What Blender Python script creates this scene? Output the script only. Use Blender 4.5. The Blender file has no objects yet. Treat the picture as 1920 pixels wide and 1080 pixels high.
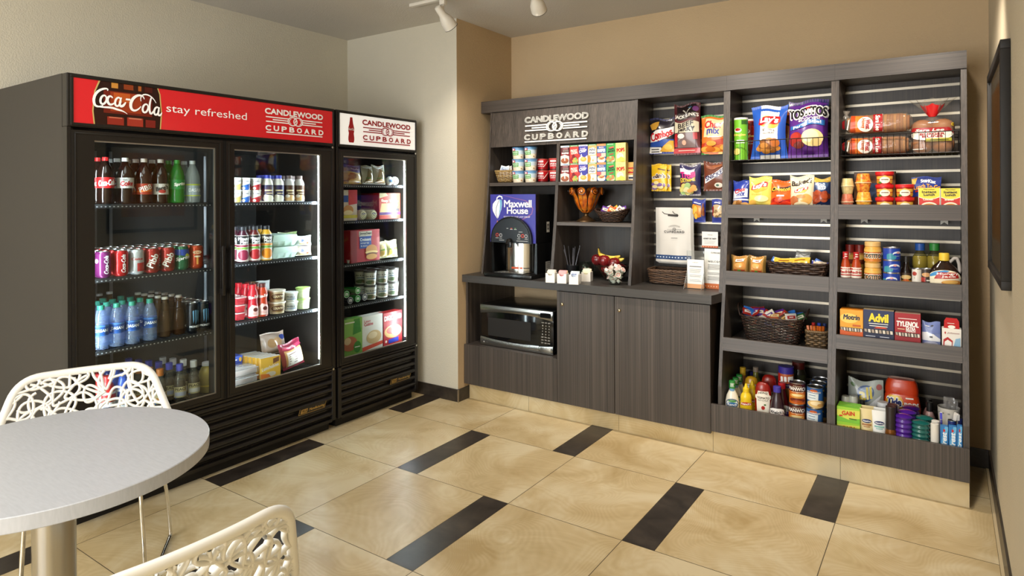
import bpy, bmesh, math, random
from mathutils import Vector, Matrix
S = bpy.context.scene
COL = S.collection
PI = math.pi
random.seed(7)

# ------------------------------------------------------------------ camera, light, exposure
FPX, CX, CY, YAW, ROLL, CAMH = 1199.31, 960.0, 366.65, 0.5964, 0.0045, 1.4435
def set_camera():
    cd = bpy.data.cameras.new('camera')
    cd.sensor_fit = 'HORIZONTAL'; cd.sensor_width = 36.0
    cd.lens = FPX / 1920 * 36.0
    cd.shift_x = 0.0; cd.shift_y = -(540 - CY) / 1920
    cd.clip_start = 0.02
    o = bpy.data.objects.new('camera', cd); COL.objects.link(o)
    s, c = math.sin(YAW), math.cos(YAW)
    R = Vector((c, s, 0)); U = Vector((0, 0, 1)); Fw = Vector((-s, c, 0))
    cr, sr = math.cos(ROLL), math.sin(ROLL)
    X = R * cr - U * sr; Y = R * sr + U * cr
    m = Matrix.Identity(4)
    for i in range(3):
        m[i][0] = X[i]; m[i][1] = Y[i]; m[i][2] = -Fw[i]
    m[2][3] = CAMH
    o.matrix_world = m
    S.camera = o
set_camera()
S.view_settings.view_transform = 'Standard'
S.view_settings.look = 'None'
S.view_settings.gamma = 1.0
S.view_settings.use_curve_mapping = False
S.view_settings.exposure = 0.38
S.cycles.use_denoising = True
S.cycles.max_bounces = 10
S.cycles.transparent_max_bounces = 24
S.cycles.transmission_bounces = 10
S.cycles.caustics_reflective = False
S.cycles.caustics_refractive = False
S.cycles.sample_clamp_indirect = 4.0
W = bpy.data.worlds.new('room_world'); S.world = W
W.use_nodes = True
W.node_tree.nodes['Background'].inputs[0].default_value = (0.95, 0.95, 0.95, 1)
W.node_tree.nodes['Background'].inputs[1].default_value = 0.15

def area_light(name, loc, target, size, size_y, power, color):
    d = bpy.data.lights.new(name, 'AREA'); d.shape = 'RECTANGLE'
    d.size = size; d.size_y = size_y; d.energy = power; d.color = color
    o = bpy.data.objects.new(name, d); COL.objects.link(o)
    o.location = loc
    o.rotation_euler = (Vector(target) - Vector(loc)).to_track_quat('-Z', 'Y').to_euler()
    return o
def spot_light(name, loc, target, power, color, angle, blend=1.0, radius=0.04):
    d = bpy.data.lights.new(name, 'SPOT'); d.energy = power; d.color = color
    d.spot_size = math.radians(angle); d.spot_blend = blend; d.shadow_soft_size = radius
    o = bpy.data.objects.new(name, d); COL.objects.link(o)
    o.location = loc
    o.rotation_euler = (Vector(target) - Vector(loc)).to_track_quat('-Z', 'Y').to_euler()
    return o
WARM = (1.0, 0.89, 0.76); NEUT = (0.95, 0.98, 1.0)
# added fill lights out of view, standing for no known fitting
area_light('overhead_fill_light', (-1.6, 0.6, 2.66), (-1.6, 0.61, 0), 1.3, 1.3, 16, NEUT)
area_light('overhead_fill_light', (-1.2, -1.6, 2.66), (-1.2, -1.59, 0), 1.5, 1.5, 45, NEUT)
area_light('upward_fill_light', (-1.9, -2.55, 1.35), (-2.6, 2.5, 2.0), 2.6, 1.7, 125, (0.96, 0.98, 1.0))  # added fill aimed upward to brighten walls and ceiling; there is no window
# track heads washing the shelving
for hx, pw in ((-2.50, 22), (-1.93, 32), (-1.05, 46), (-0.06, 48)):
    spot_light('track_beam', (hx, 3.02, 2.46), (hx + (0.10 if hx < -0.5 else -0.25), 3.85, 0.75), pw * 1.1, WARM, 110)

# ------------------------------------------------------------------ helpers
def lin(c):
    return c / 12.92 if c <= 0.04045 else ((c + 0.055) / 1.055) ** 2.4
PAL = dict(white='f4f3ee', black='141313', red='c81e24', dred='8c1a1c', blue='23459c', navy='1a2550', sky='6fa6d8', lblue='9cc4e6',
    green='2f8a3c', lime='8cc63a', dgreen='1d5a34', yellow='f2c81e', gold='d9a22a', orange='e0661c', dorange='b8481a', brown='5a3520',
    dbrown='2e1d14', tan='c39a62', cream='efe3c2', beige='d8c49a', purple='5b2a80', lilac='8a6ab8', pink='e79ab0', grey='8a8a8a',
    lgrey='c4c4c2', dgrey='3c3c3c', silver='b8babc', teal='1f7470', peach='e8b48a', salmon='d9705c', mint='bfe6d6', paleyellow='f4e596',
    chip='dba548', crust='a8672c', meat='7a3b22', ketch='8e1710', must='e8bf1a', plum='351a24', olive='6d7030', rust='9c4a22')
def rgb(c):
    if isinstance(c, str):
        h = PAL.get(c, c)
        return tuple(lin(int(h[i:i + 2], 16) / 255) for i in (0, 2, 4))
    return c
MATS = {}
def mat(c, rough=0.45, metal=0.0, coat=0.0, trans=0.0, ior=1.45, emit=0.0, alpha=1.0, name=None):
    key = (c, rough, metal, coat, trans, ior, emit, alpha)
    if key in MATS: return MATS[key]
    m = bpy.data.materials.new(name or ('paint_' + (c if isinstance(c, str) else 'tone')))
    m.use_nodes = True
    b = m.node_tree.nodes['Principled BSDF']
    r = rgb(c)
    b.inputs['Base Color'].default_value = (*r, 1)
    b.inputs['Roughness'].default_value = rough
    b.inputs['Metallic'].default_value = metal
    b.inputs['Coat Weight'].default_value = coat
    b.inputs['Coat Roughness'].default_value = 0.08
    b.inputs['Transmission Weight'].default_value = trans
    b.inputs['IOR'].default_value = ior
    b.inputs['Alpha'].default_value = alpha
    if emit:
        b.inputs['Emission Color'].default_value = (*r, 1)
        b.inputs['Emission Strength'].default_value = emit
    MATS[key] = m
    return m
def clear(c, rough=0.03, amount=0.75, key=None):
    """clear film, glass or bottle plastic: see-through tinted by its colour, with a Fresnel gloss"""
    k = ('clear', c, rough, amount)
    if k in MATS: return MATS[k]
    m = bpy.data.materials.new('clear_' + (c if isinstance(c, str) else 'tone')); m.use_nodes = True
    nt = m.node_tree; n = nt.nodes; n.clear()
    out = n.new('ShaderNodeOutputMaterial')
    tr = n.new('ShaderNodeBsdfTransparent'); tr.inputs[0].default_value = (*rgb(c), 1)
    df = n.new('ShaderNodeBsdfDiffuse'); df.inputs[0].default_value = (*rgb(c), 1)
    gl = n.new('ShaderNodeBsdfGlossy'); gl.inputs['Roughness'].default_value = rough
    lw = n.new('ShaderNodeLayerWeight'); lw.inputs[0].default_value = 0.5
    pw = n.new('ShaderNodeMath'); pw.operation = 'POWER'; pw.inputs[1].default_value = 5.0
    fr = n.new('ShaderNodeMath'); fr.operation = 'MULTIPLY_ADD'; fr.inputs[1].default_value = 0.9; fr.inputs[2].default_value = 0.03
    nt.links.new(lw.outputs['Facing'], pw.inputs[0]); nt.links.new(pw.outputs[0], fr.inputs[0])
    m1 = n.new('ShaderNodeMixShader'); m1.inputs[0].default_value = amount
    m2 = n.new('ShaderNodeMixShader')
    L = nt.links.new
    L(df.outputs[0], m1.inputs[1]); L(tr.outputs[0], m1.inputs[2])
    L(fr.outputs[0], m2.inputs[0]); L(m1.outputs[0], m2.inputs[1]); L(gl.outputs[0], m2.inputs[2])
    L(m2.outputs[0], out.inputs[0])
    MATS[k] = m
    return m
def nodes_mat(name, fn):
    m = bpy.data.materials.new(name); m.use_nodes = True
    nt = m.node_tree; fn(nt, nt.nodes['Principled BSDF'], nt.links.new)
    return m
def ramp(nt, stops):
    r = nt.nodes.new('ShaderNodeValToRGB'); e = r.color_ramp.elements
    while len(e) < len(stops): e.new(0.5)
    for i, (p, c) in enumerate(stops):
        e[i].position = p; e[i].color = (*rgb(c), 1)
    return r
def noise(nt, vec, scale, detail=3.0, rough=0.5, mapping=None, dist=0.0):
    L = nt.links.new
    if mapping:
        mp = nt.nodes.new('ShaderNodeMapping'); mp.inputs['Scale'].default_value = mapping
        L(vec, mp.inputs[0]); vec = mp.outputs[0]
    t = nt.nodes.new('ShaderNodeTexNoise'); t.inputs['Scale'].default_value = scale
    t.inputs['Detail'].default_value = detail; t.inputs['Roughness'].default_value = rough
    t.inputs['Distortion'].default_value = dist
    L(vec, t.inputs['Vector'])
    return t
def coords(nt):
    return nt.nodes.new('ShaderNodeTexCoord').outputs['Object']
def bump(nt, b, height, strength, dist=0.002):
    bp = nt.nodes.new('ShaderNodeBump'); bp.inputs['Strength'].default_value = strength; bp.inputs['Distance'].default_value = dist
    nt.links.new(height, bp.inputs['Height']); nt.links.new(bp.outputs[0], b.inputs['Normal'])
def wall_paint(name, c):
    def f(nt, b, L):
        co = coords(nt)
        n1 = noise(nt, co, 130, 3); n2 = noise(nt, co, 1.3, 2)
        c0 = rgb(c); r = ramp(nt, [(0.3, tuple(x * 0.95 for x in c0)), (0.7, tuple(min(1, x * 1.04) for x in c0))])
        L(n2.outputs[0], r.inputs[0]); L(r.outputs[0], b.inputs['Base Color'])
        b.inputs['Roughness'].default_value = 0.75
        bump(nt, b, n1.outputs[0], 0.5, 0.004)
    return nodes_mat(name, f)
def laminate(name, axis, dark='2a2522', mid='433c37', light='5c534c'):
    sc = {'z': (230, 230, 0.7), 'x': (0.7, 230, 230), 'y': (230, 0.7, 230)}[axis]
    def f(nt, b, L):
        co = coords(nt)
        n1 = noise(nt, co, 1.0, 4, 0.65, sc)
        n2 = noise(nt, co, 1.0, 2, 0.5, tuple(s * 0.12 for s in sc))
        mx = nt.nodes.new('ShaderNodeMix'); mx.data_type = 'FLOAT'; mx.inputs[0].default_value = 0.3
        L(n1.outputs[0], mx.inputs[2]); L(n2.outputs[0], mx.inputs[3])
        r = ramp(nt, [(0.34, dark), (0.5, mid), (0.68, light)])
        L(mx.outputs[0], r.inputs[0]); L(r.outputs[0], b.inputs['Base Color'])
        b.inputs['Roughness'].default_value = 0.42
        bump(nt, b, n1.outputs[0], 0.12, 0.001)
    return nodes_mat(name, f)

class MB:
    """collects shapes, then links them as ONE mesh object"""
    def __init__(self):
        self.v = []; self.f = []; self.m = []; self.mats = []
    def mi(self, m):
        if m not in self.mats: self.mats.append(m)
        return self.mats.index(m)
    def add(self, vs, fs, m, M=None):
        k = len(self.v); i = self.mi(m)
        for p in vs:
            self.v.append((M @ Vector(p)) if M is not None else Vector(p))
        for f in fs:
            self.f.append([k + a for a in f]); self.m.append(i)
        return self
    def box(self, x0, x1, y0, y1, z0, z1, m, M=None, bev=0.0, seg=2):
        vs = [(x, y, z) for x in (x0, x1) for y in (y0, y1) for z in (z0, z1)]
        fs = [(0, 1, 3, 2), (4, 6, 7, 5), (0, 4, 5, 1), (2, 3, 7, 6), (0, 2, 6, 4), (1, 5, 7, 3)]
        if bev <= 0: return self.add(vs, fs, m, M)
        bm = bmesh.new(); bv = [bm.verts.new(p) for p in vs]
        for f in fs: bm.faces.new([bv[i] for i in f])
        bmesh.ops.bevel(bm, geom=list(bm.edges), offset=bev, segments=seg, profile=0.5, affect='EDGES')
        return self.bm(bm, m, M)
    def bm(self, bm, m, M=None):
        bmesh.ops.recalc_face_normals(bm, faces=bm.faces)
        bm.verts.index_update()
        self.add([v.co.copy() for v in bm.verts], [[v.index for v in f.verts] for f in bm.faces], m, M)
        bm.free(); return self
    def grid(self, fn, nu, nv, m, M=None, wrap=False, flip=False):
        vs = [fn(i / nu, j / nv) for j in range(nv + 1) for i in range(nu if wrap else nu + 1)]
        n = nu if wrap else nu + 1
        fs = []
        for j in range(nv):
            for i in range(nu):
                a, b = j * n + i, j * n + (i + 1) % n
                q = (a, b, b + n, a + n)
                fs.append(q[::-1] if flip else q)
        return self.add(vs, fs, m, M)
    def lathe(self, prof, m, n=24, c=(0, 0), M=None, sx=1.0, sy=1.0, lobes=None):
        vs = []; fs = []
        k = len(prof)
        for (r, z) in prof:
            for i in range(n):
                a = 2 * PI * i / n
                q = lobes(a, z) if lobes else 1.0
                vs.append((c[0] + r * q * sx * math.cos(a), c[1] + r * q * sy * math.sin(a), z))
        for j in range(k - 1):
            for i in range(n):
                a = j * n + i; b = j * n + (i + 1) % n
                fs.append((a, b, b + n, a + n))
        if prof[0][0] > 1e-6: fs.append(tuple(range(n))[::-1])
        if prof[-1][0] > 1e-6: fs.append(tuple(range((k - 1) * n, k * n)))
        return self.add(vs, fs, m, M)
    def tube(self, pts, r, m, n=8, closed=False, M=None, sx=1.0, caps=True):
        pts = [Vector(p) for p in pts]; k = len(pts)
        rr = r if isinstance(r, (list, tuple)) else [r] * k
        vs = []; fs = []
        up = None
        for i, p in enumerate(pts):
            a = pts[(i - 1) % k] if (closed or i > 0) else pts[i]
            b = pts[(i + 1) % k] if (closed or i < k - 1) else pts[i]
            t = (b - a)
            if t.length < 1e-9: t = Vector((0, 0, 1))
            t.normalize()
            if up is None:
                up = Vector((0, 0, 1)) if abs(t.z) < 0.9 else Vector((1, 0, 0))
            s = t.cross(up)
            if s.length < 1e-6: s = t.orthogonal()
            s.normalize(); up = s.cross(t).normalized()
            for j in range(n):
                an = 2 * PI * j / n
                vs.append(p + s * (rr[i] * math.cos(an) * sx) + up * (rr[i] * math.sin(an)))
        for i in range(k if closed else k - 1):
            for j in range(n):
                a = i * n + j; b = i * n + (j + 1) % n
                c = ((i + 1) % k) * n + (j + 1) % n; d = ((i + 1) % k) * n + j
                fs.append((a, d, c, b))
        if not closed and caps:
            fs.append(tuple(range(n))); fs.append(tuple(range((k - 1) * n, k * n))[::-1])
        return self.add(vs, fs, m, M)
    def prism(self, poly, axis, a, b, m, M=None):
        """poly in the two other axes, extruded along axis from a to b"""
        def P(p, t):
            return {'x': (t, p[0], p[1]), 'y': (p[0], t, p[1]), 'z': (p[0], p[1], t)}[axis]
        n = len(poly)
        bm = bmesh.new()
        A = [bm.verts.new(P(p, a)) for p in poly]; B = [bm.verts.new(P(p, b)) for p in poly]
        bm.faces.new(A); bm.faces.new(B[::-1])
        for i in range(n):
            bm.faces.new((A[i], B[i], B[(i + 1) % n], A[(i + 1) % n]))
        return self.bm(bm, m, M)
    def sphere(self, c, r, m, nu=16, nv=10, M=None, s=(1, 1, 1), fn=None):
        def f(u, v):
            a = u * 2 * PI; t = (v - 0.5) * PI
            q = fn(a, t) if fn else 1.0
            return (c[0] + r * s[0] * q * math.cos(t) * math.cos(a), c[1] + r * s[1] * q * math.cos(t) * math.sin(a), c[2] + r * s[2] * q * math.sin(t))
        return self.grid(f, nu, nv, m, M, wrap=True)
    def build(self, name, parent=None, smooth=True, angle=40, loc=None):
        me = bpy.data.meshes.new(name)
        me.from_pydata([tuple(p) for p in self.v], [], self.f)
        for m in self.mats: me.materials.append(m)
        me.polygons.foreach_set('material_index', self.m)
        if smooth:
            me.polygons.foreach_set('use_smooth', [True] * len(me.polygons))
            me.set_sharp_from_angle(angle=math.radians(angle))
        me.update()
        o = bpy.data.objects.new(name, me); COL.objects.link(o)
        if parent is not None: o.parent = parent
        if loc is not None: o.location = loc
        return o
def tag(o, label=None, cat=None, group=None, kind=None):
    if label: o['label'] = label
    if cat: o['category'] = cat
    if group: o['group'] = group
    if kind: o['kind'] = kind
    return o
def empty(name, loc=(0, 0, 0), rz=0.0):
    o = bpy.data.objects.new(name, None); COL.objects.link(o)
    o.location = loc; o.rotation_euler = (0, 0, rz); o.empty_display_size = 0.05
    return o
def structure(mb, name):
    o = mb.build(name, smooth=False); o['kind'] = 'structure'; return o
def kids(o): return [c for c in COL.objects if c.parent == o]
def copy_tree(o, parent=None):
    c = o.copy(); COL.objects.link(c); c.parent = parent
    for ch in list(o.children): copy_tree(ch, c)
    return c
def put(o, x, y, z, rz=0.0, label=None, cat=None, group=None, rx=0.0, ry=0.0, sc=None):
    if 'pack_depth' in o and rx < 0 and rx > -0.3: z += o['pack_depth'] * math.sin(-rx) + 0.001   # a leaning bag stands on its back edge
    o.location = (x, y, z); o.rotation_euler = (rx, ry, rz)
    if sc: o.scale = sc if isinstance(sc, tuple) else (sc, sc, sc)
    return tag(o, label, cat, group)
def ray(u, v):
    a = (u - CX) / FPX; b = -(v - CY) / FPX
    cr, sr = math.cos(ROLL), math.sin(ROLL)
    a, b = a * cr + b * sr, -a * sr + b * cr
    s, c = math.sin(YAW), math.cos(YAW)
    return (a * c - s, a * s + c, b)
def at_y(u, v, y):
    d = ray(u, v); t = y / d[1]; return Vector((d[0] * t, y, CAMH + d[2] * t))
def at_x(u, v, x):
    d = ray(u, v); t = x / d[0]; return Vector((x, d[1] * t, CAMH + d[2] * t))
def at_z(u, v, z):
    d = ray(u, v); t = (z - CAMH) / d[2]; return Vector((d[0] * t, d[1] * t, z))

# ---- lettering and printed artwork
TXT = {}
def text_mesh(s, bold=0.0, shear=0.0, space=1.0):
    k = (s, bold, shear, space)
    if k in TXT: return TXT[k]
    cu = bpy.data.curves.new('lettering_curve', 'FONT'); cu.body = s; cu.size = 1.0
    cu.resolution_u = 3; cu.offset = bold; cu.shear = shear; cu.space_character = space
    cu.fill_mode = 'FRONT'
    o = bpy.data.objects.new('lettering_curve', cu); COL.objects.link(o)
    dg = bpy.context.evaluated_depsgraph_get(); dg.update()
    me = bpy.data.meshes.new_from_object(o.evaluated_get(dg), depsgraph=dg)
    vs = [(v.co.x, v.co.y) for v in me.vertices]; fs = [tuple(p.vertices) for p in me.polygons]
    bpy.data.objects.remove(o); bpy.data.curves.remove(cu); bpy.data.meshes.remove(me)
    if not vs: vs = [(0, 0)]
    x0 = min(v[0] for v in vs); x1 = max(v[0] for v in vs); y0 = min(v[1] for v in vs); y1 = max(v[1] for v in vs)
    w = max(x1 - x0, 1e-6); h = max(y1 - y0, 1e-6)
    vs = [((x - x0) / w - 0.5, (y - y0) / h - 0.5) for x, y in vs]
    TXT[k] = (vs, fs, w / h)
    return TXT[k]
def tess(vs, fs, mx):
    """split long edges of flat artwork so that it can follow a curved face"""
    bm = bmesh.new(); bv = [bm.verts.new((x, y, 0)) for x, y in vs]
    for f in fs:
        if len(set(f)) > 2:
            try: bm.faces.new([bv[i] for i in f])
            except ValueError: pass
    bmesh.ops.triangulate(bm, faces=bm.faces)
    for _ in range(4):
        L = [e for e in bm.edges if max(abs(e.verts[0].co.x - e.verts[1].co.x), abs(e.verts[0].co.y - e.verts[1].co.y)) > mx]
        if not L or len(bm.faces) > 2500: break
        bmesh.ops.subdivide_edges(bm, edges=L, cuts=1); bmesh.ops.triangulate(bm, faces=bm.faces)
    bm.verts.index_update()
    r = [(v.co.x, v.co.y) for v in bm.verts], [[v.index for v in f.verts] for f in bm.faces]
    bm.free(); return r
def art(mb, items, surf, rough=0.45, step=0.00035, nx=6, coat=0.0, base=0.0004):
    """flat printing laid on a surface; surf(x, y, off) gives the point for face coordinates 0..1"""
    off = base
    for it in items:
        k, c = it[0], it[1]
        m = c if isinstance(c, bpy.types.Material) else mat(c, rough, coat=coat)
        off += step
        if k == 'r':      # x0 x1 y0 y1
            x0, x1, y0, y1 = it[2:6]
            a = max(1, int(nx * abs(x1 - x0) + 0.99)); b = max(1, int(nx * abs(y1 - y0) + 0.99))
            mb.grid(lambda u, v: surf(x0 + (x1 - x0) * u, y0 + (y1 - y0) * v, off), a, b, m)
        elif k == 'e':    # cx cy rx ry
            cx, cy, rx, ry = it[2:6]; n = 20
            vs = [surf(cx, cy, off)]; fs = []
            for q in (0.34, 0.67, 1.0):
                vs += [surf(min(1, max(0, cx + rx * q * math.cos(2 * PI * i / n))), min(1, max(0, cy + ry * q * math.sin(2 * PI * i / n))), off) for i in range(n)]
            for i in range(n):
                j = (i + 1) % n
                fs += [(0, 1 + i, 1 + j), (1 + i, 1 + n + i, 1 + n + j, 1 + j), (1 + n + i, 1 + 2 * n + i, 1 + 2 * n + j, 1 + n + j)]
            mb.add(vs, fs, m)
        elif k == 'p':    # polygon
            vs, fs = it[2], [tuple(range(len(it[2])))]
            if nx > 8: vs, fs = tess(vs, fs, 1.0 / nx)
            mb.add([surf(x, y, off) for x, y in vs], fs, m)
        elif k == 'l':    # line of given half width
            pts, hw = it[2], it[3]; asp = ASPECT[0]
            L = []; R = []
            for i, (x, y) in enumerate(pts):
                a = pts[max(0, i - 1)]; b = pts[min(len(pts) - 1, i + 1)]
                dx, dy = (b[0] - a[0]) * asp, b[1] - a[1]; q = math.hypot(dx, dy) or 1
                h = hw[i] if isinstance(hw, (list, tuple)) else hw
                L.append(surf(x - dy / q * h / asp, y + dx / q * h, off)); R.append(surf(x + dy / q * h / asp, y - dx / q * h, off))
            n = len(pts)
            mb.add(L + R, [(i, i + 1, n + i + 1, n + i) for i in range(n - 1)], m)
        elif k == 't':    # text cx cy w h [rot, bold, shear, arc, space]
            s, cx, cy, w, h = it[2:7]
            rot, bold, shear, arc, space = (list(it[7:]) + [0, 0, 0, 0, 1][len(it) - 7:])[:5]
            vs, fs, _ = text_mesh(s, 0.0, shear, space)
            cr, sr = math.cos(rot), math.sin(rot); asp = ASPECT[0]
            e = bold * 1.1     # heavier strokes: the outline laid down again with small shifts
            sh = [(0, 0)] if bold < 0.008 else [(e, e), (-e, e), (e, -e), (-e, -e)] if bold < 0.045 else [(e * math.cos(t * PI / 4), e * math.sin(t * PI / 4)) for t in range(8)]
            for k, (ox, oy) in enumerate(sh):
                q = []; ok_ = off + 0.00004 * k
                for (x, y) in vs:
                    X = x * w + ox * h / asp; Y = y * h + oy * h + arc * h * (1 - 4 * x * x)
                    if rot: X, Y = (X * asp * cr - Y * sr) / asp, X * asp * sr + Y * cr
                    q.append((cx + X, cy + Y))
                f2 = fs
                if nx > 8: q, f2 = tess(q, fs, 2.0 / nx)
                mb.add([surf(x, y, ok_) for x, y in q], f2, m)
    return mb
ASPECT = [1.0]
def flat(w, h, y, x=0.0, z=0.0):
    """front face of a carton: face coordinates to a plane facing -Y"""
    ASPECT[0] = w / h
    return lambda a, b, off: (x + (a - 0.5) * w, y - off, z + b * h)
def drum(r, z0, z1, span=PI, face=-PI / 2, rf=None):
    """front of a round pack: 0..1 runs across span of angle facing -Y"""
    ASPECT[0] = r * span / (z1 - z0)
    def f(a, b, off):
        z = z0 + (z1 - z0) * b
        q = (rf(z) if rf else r) + off
        an = face + (a - 0.5) * span
        return (q * math.cos(an), q * math.sin(an), z)
    return f
# ------------------------------------------------------------------ the setting
XL, XR, YB, YJ, XJ, ZC = -3.9526, 0.1868, 4.1731, 3.491, -2.8337, 2.6874
YF = -3.0
paint_cool = wall_paint('wall_paint_sand', 'ccc6b5')
paint_warm = wall_paint('wall_paint_tan', 'c2a985')
paint_right = wall_paint('wall_paint_sand', 'c8bca2')
structure(MB().box(XL - 0.1, XL, YF, YJ, 0, ZC, paint_cool), 'wall_left')
wc = MB().box(XL - 0.1, XJ, YJ, YB + 0.1, 0, ZC, paint_cool); wc.m[1] = wc.mi(paint_warm); structure(wc, 'wall_corner')
structure(MB().box(XJ, XR + 0.1, YB, YB + 0.1, 0, ZC, paint_warm), 'wall_back')
structure(MB().box(XR, XR + 0.1, YF, YB, 0, ZC, paint_right), 'wall_right')
structure(MB().box(XL - 0.1, XR + 0.1, YF - 0.1, YF, 0, ZC, paint_cool), 'wall_front')
structure(MB().box(XL - 0.1, XR + 0.1, YF - 0.1, YB + 0.1, ZC, ZC + 0.1, wall_paint('ceiling_paint', 'd2cdc4')), 'ceiling')

def tile_light(nt, b, L):
    at = nt.nodes.new('ShaderNodeAttribute'); at.attribute_name = 'tile'
    co = coords(nt)
    ad = nt.nodes.new('ShaderNodeVectorMath'); ad.operation = 'MULTIPLY_ADD'
    L(at.outputs['Color'], ad.inputs[0]); ad.inputs[1].default_value = (9, 9, 9); L(co, ad.inputs[2])
    n1 = noise(nt, ad.outputs[0], 2.6, 4, 0.6, dist=0.8)
    # growth rings round a centre of its own in every tile
    mp = nt.nodes.new('ShaderNodeVectorMath'); mp.operation = 'MULTIPLY_ADD'
    L(at.outputs['Color'], mp.inputs[0]); mp.inputs[1].default_value = (1.6, 1.6, 0); L(co, mp.inputs[2])
    n2 = noise(nt, mp.outputs[0], 1.9, 1.5, 0.4, dist=0.4)
    mu = nt.nodes.new('ShaderNodeMath'); mu.operation = 'MULTIPLY'; mu.inputs[1].default_value = 330
    L(n2.outputs[0], mu.inputs[0])
    sn = nt.nodes.new('ShaderNodeMath'); sn.operation = 'SINE'; L(mu.outputs[0], sn.inputs[0])
    ma = nt.nodes.new('ShaderNodeMath'); ma.operation = 'MULTIPLY_ADD'; ma.inputs[1].default_value = 0.5; ma.inputs[2].default_value = 0.5
    L(sn.outputs[0], ma.inputs[0])
    n3 = noise(nt, ad.outputs[0], 14, 3, 0.6)
    pr = nt.nodes.new('ShaderNodeMath'); pr.operation = 'MULTIPLY'; L(ma.outputs[0], pr.inputs[0]); L(n3.outputs[0], pr.inputs[1])
    r = ramp(nt, [(0.28, 'b39a6c'), (0.46, 'c9b48a'), (0.6, 'd6c6a2')])
    mx = nt.nodes.new('ShaderNodeMix'); mx.data_type = 'FLOAT'; mx.inputs[0].default_value = 0.09
    L(n1.outputs[0], mx.inputs[2]); L(pr.outputs[0], mx.inputs[3])
    L(mx.outputs[0], r.inputs[0]); L(r.outputs[0], b.inputs['Base Color'])
    b.inputs['Roughness'].default_value = 0.33
    bump(nt, b, pr.outputs[0], 0.05, 0.001)
def tile_dark(nt, b, L):
    n1 = noise(nt, coords(nt), 9, 5, 0.6, dist=0.5)
    r = ramp(nt, [(0.3, '241f1b'), (0.55, '38312b'), (0.75, '4a4138')])
    L(n1.outputs[0], r.inputs[0]); L(r.outputs[0], b.inputs['Base Color'])
    b.inputs['Roughness'].default_value = 0.33
M_TL = nodes_mat('tile_light', tile_light); M_TD = nodes_mat('tile_dark', tile_dark)
M_GROUT = mat('5e5340', 0.9)
C0, DW, TW, STEP = -3.140, 0.1423, 0.5760, 0.7182
def tile_quads():
    """the floor's pattern: rows of two large tiles and one dark strip, every second row shifted by half"""
    out = []
    ys = [3.1146 + 0.6485 * k for k in range(-10, 3)]
    for k in range(-10, 2):
        y0 = 3.1146 + 0.6485 * k; y1 = y0 + 0.6485
        s = C0 if k % 2 == 0 else C0 + STEP
        per = DW + 2 * TW
        for j in range(-2, 4):
            a = s + j * per
            out += [(a, a + DW, y0, y1, 1), (a + DW, a + DW + TW, y0, y1, 0), (a + DW + TW, a + per, y0, y1, 0)]
    return out
def build_floor():
    mb = MB(); seeds = []
    mb.add([(XL, YF, -0.0012), (XR, YF, -0.0012), (XR, YB, -0.0012), (XL, YB, -0.0012)], [(0, 1, 2, 3)], M_GROUT); seeds.append((0, 0, 0, 1))
    g = 0.0016
    for (a, b, c, d, k) in tile_quads():
        a, b, c, d = max(a + g, XL), min(b - g, XR), max(c + g, YF), min(d - g, YB)
        if a >= b or c >= d: continue
        mb.add([(a, c, 0), (b, c, 0), (b, d, 0), (a, d, 0)], [(0, 1, 2, 3)], M_TD if k else M_TL)
        seeds.append((random.random(), random.random(), random.random(), 1))
    o = structure(mb, 'floor')
    at = o.data.attributes.new('tile', 'FLOAT_COLOR', 'FACE')
    for i, s in enumerate(seeds): at.data[i].color = s
build_floor()
bb = 0.009
structure(MB().box(XL, XJ + bb, YJ - bb, YJ, 0, 0.088, M_TD, bev=0.002).box(XJ, XJ + bb, YJ, YJ + 0.155, 0, 0.088, M_TD, bev=0.002)
          .box(XJ + 0.001, XJ + bb + 0.001, YJ - bb - 0.001, YJ - 0.001, 0, 0.086, mat('9a9184', 0.3, 0.8)), 'baseboard_corner')
structure(MB().box(0.10, XR, YB - bb, YB, 0, 0.10, M_TD, bev=0.002), 'baseboard_back')
structure(MB().box(XR - bb, XR, YF, YB - bb, 0, 0.10, M_TD, bev=0.002), 'baseboard_right')
structure(MB().box(XL, XL + bb, YF, YJ - bb, 0, 0.10, M_TD, bev=0.002), 'baseboard_left')
structure(MB().box(XR - bb - 0.011, XR - bb, YF, YB - bb, 0, 0.004, mat('cbb892', 0.5)), 'trim_1')

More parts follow.
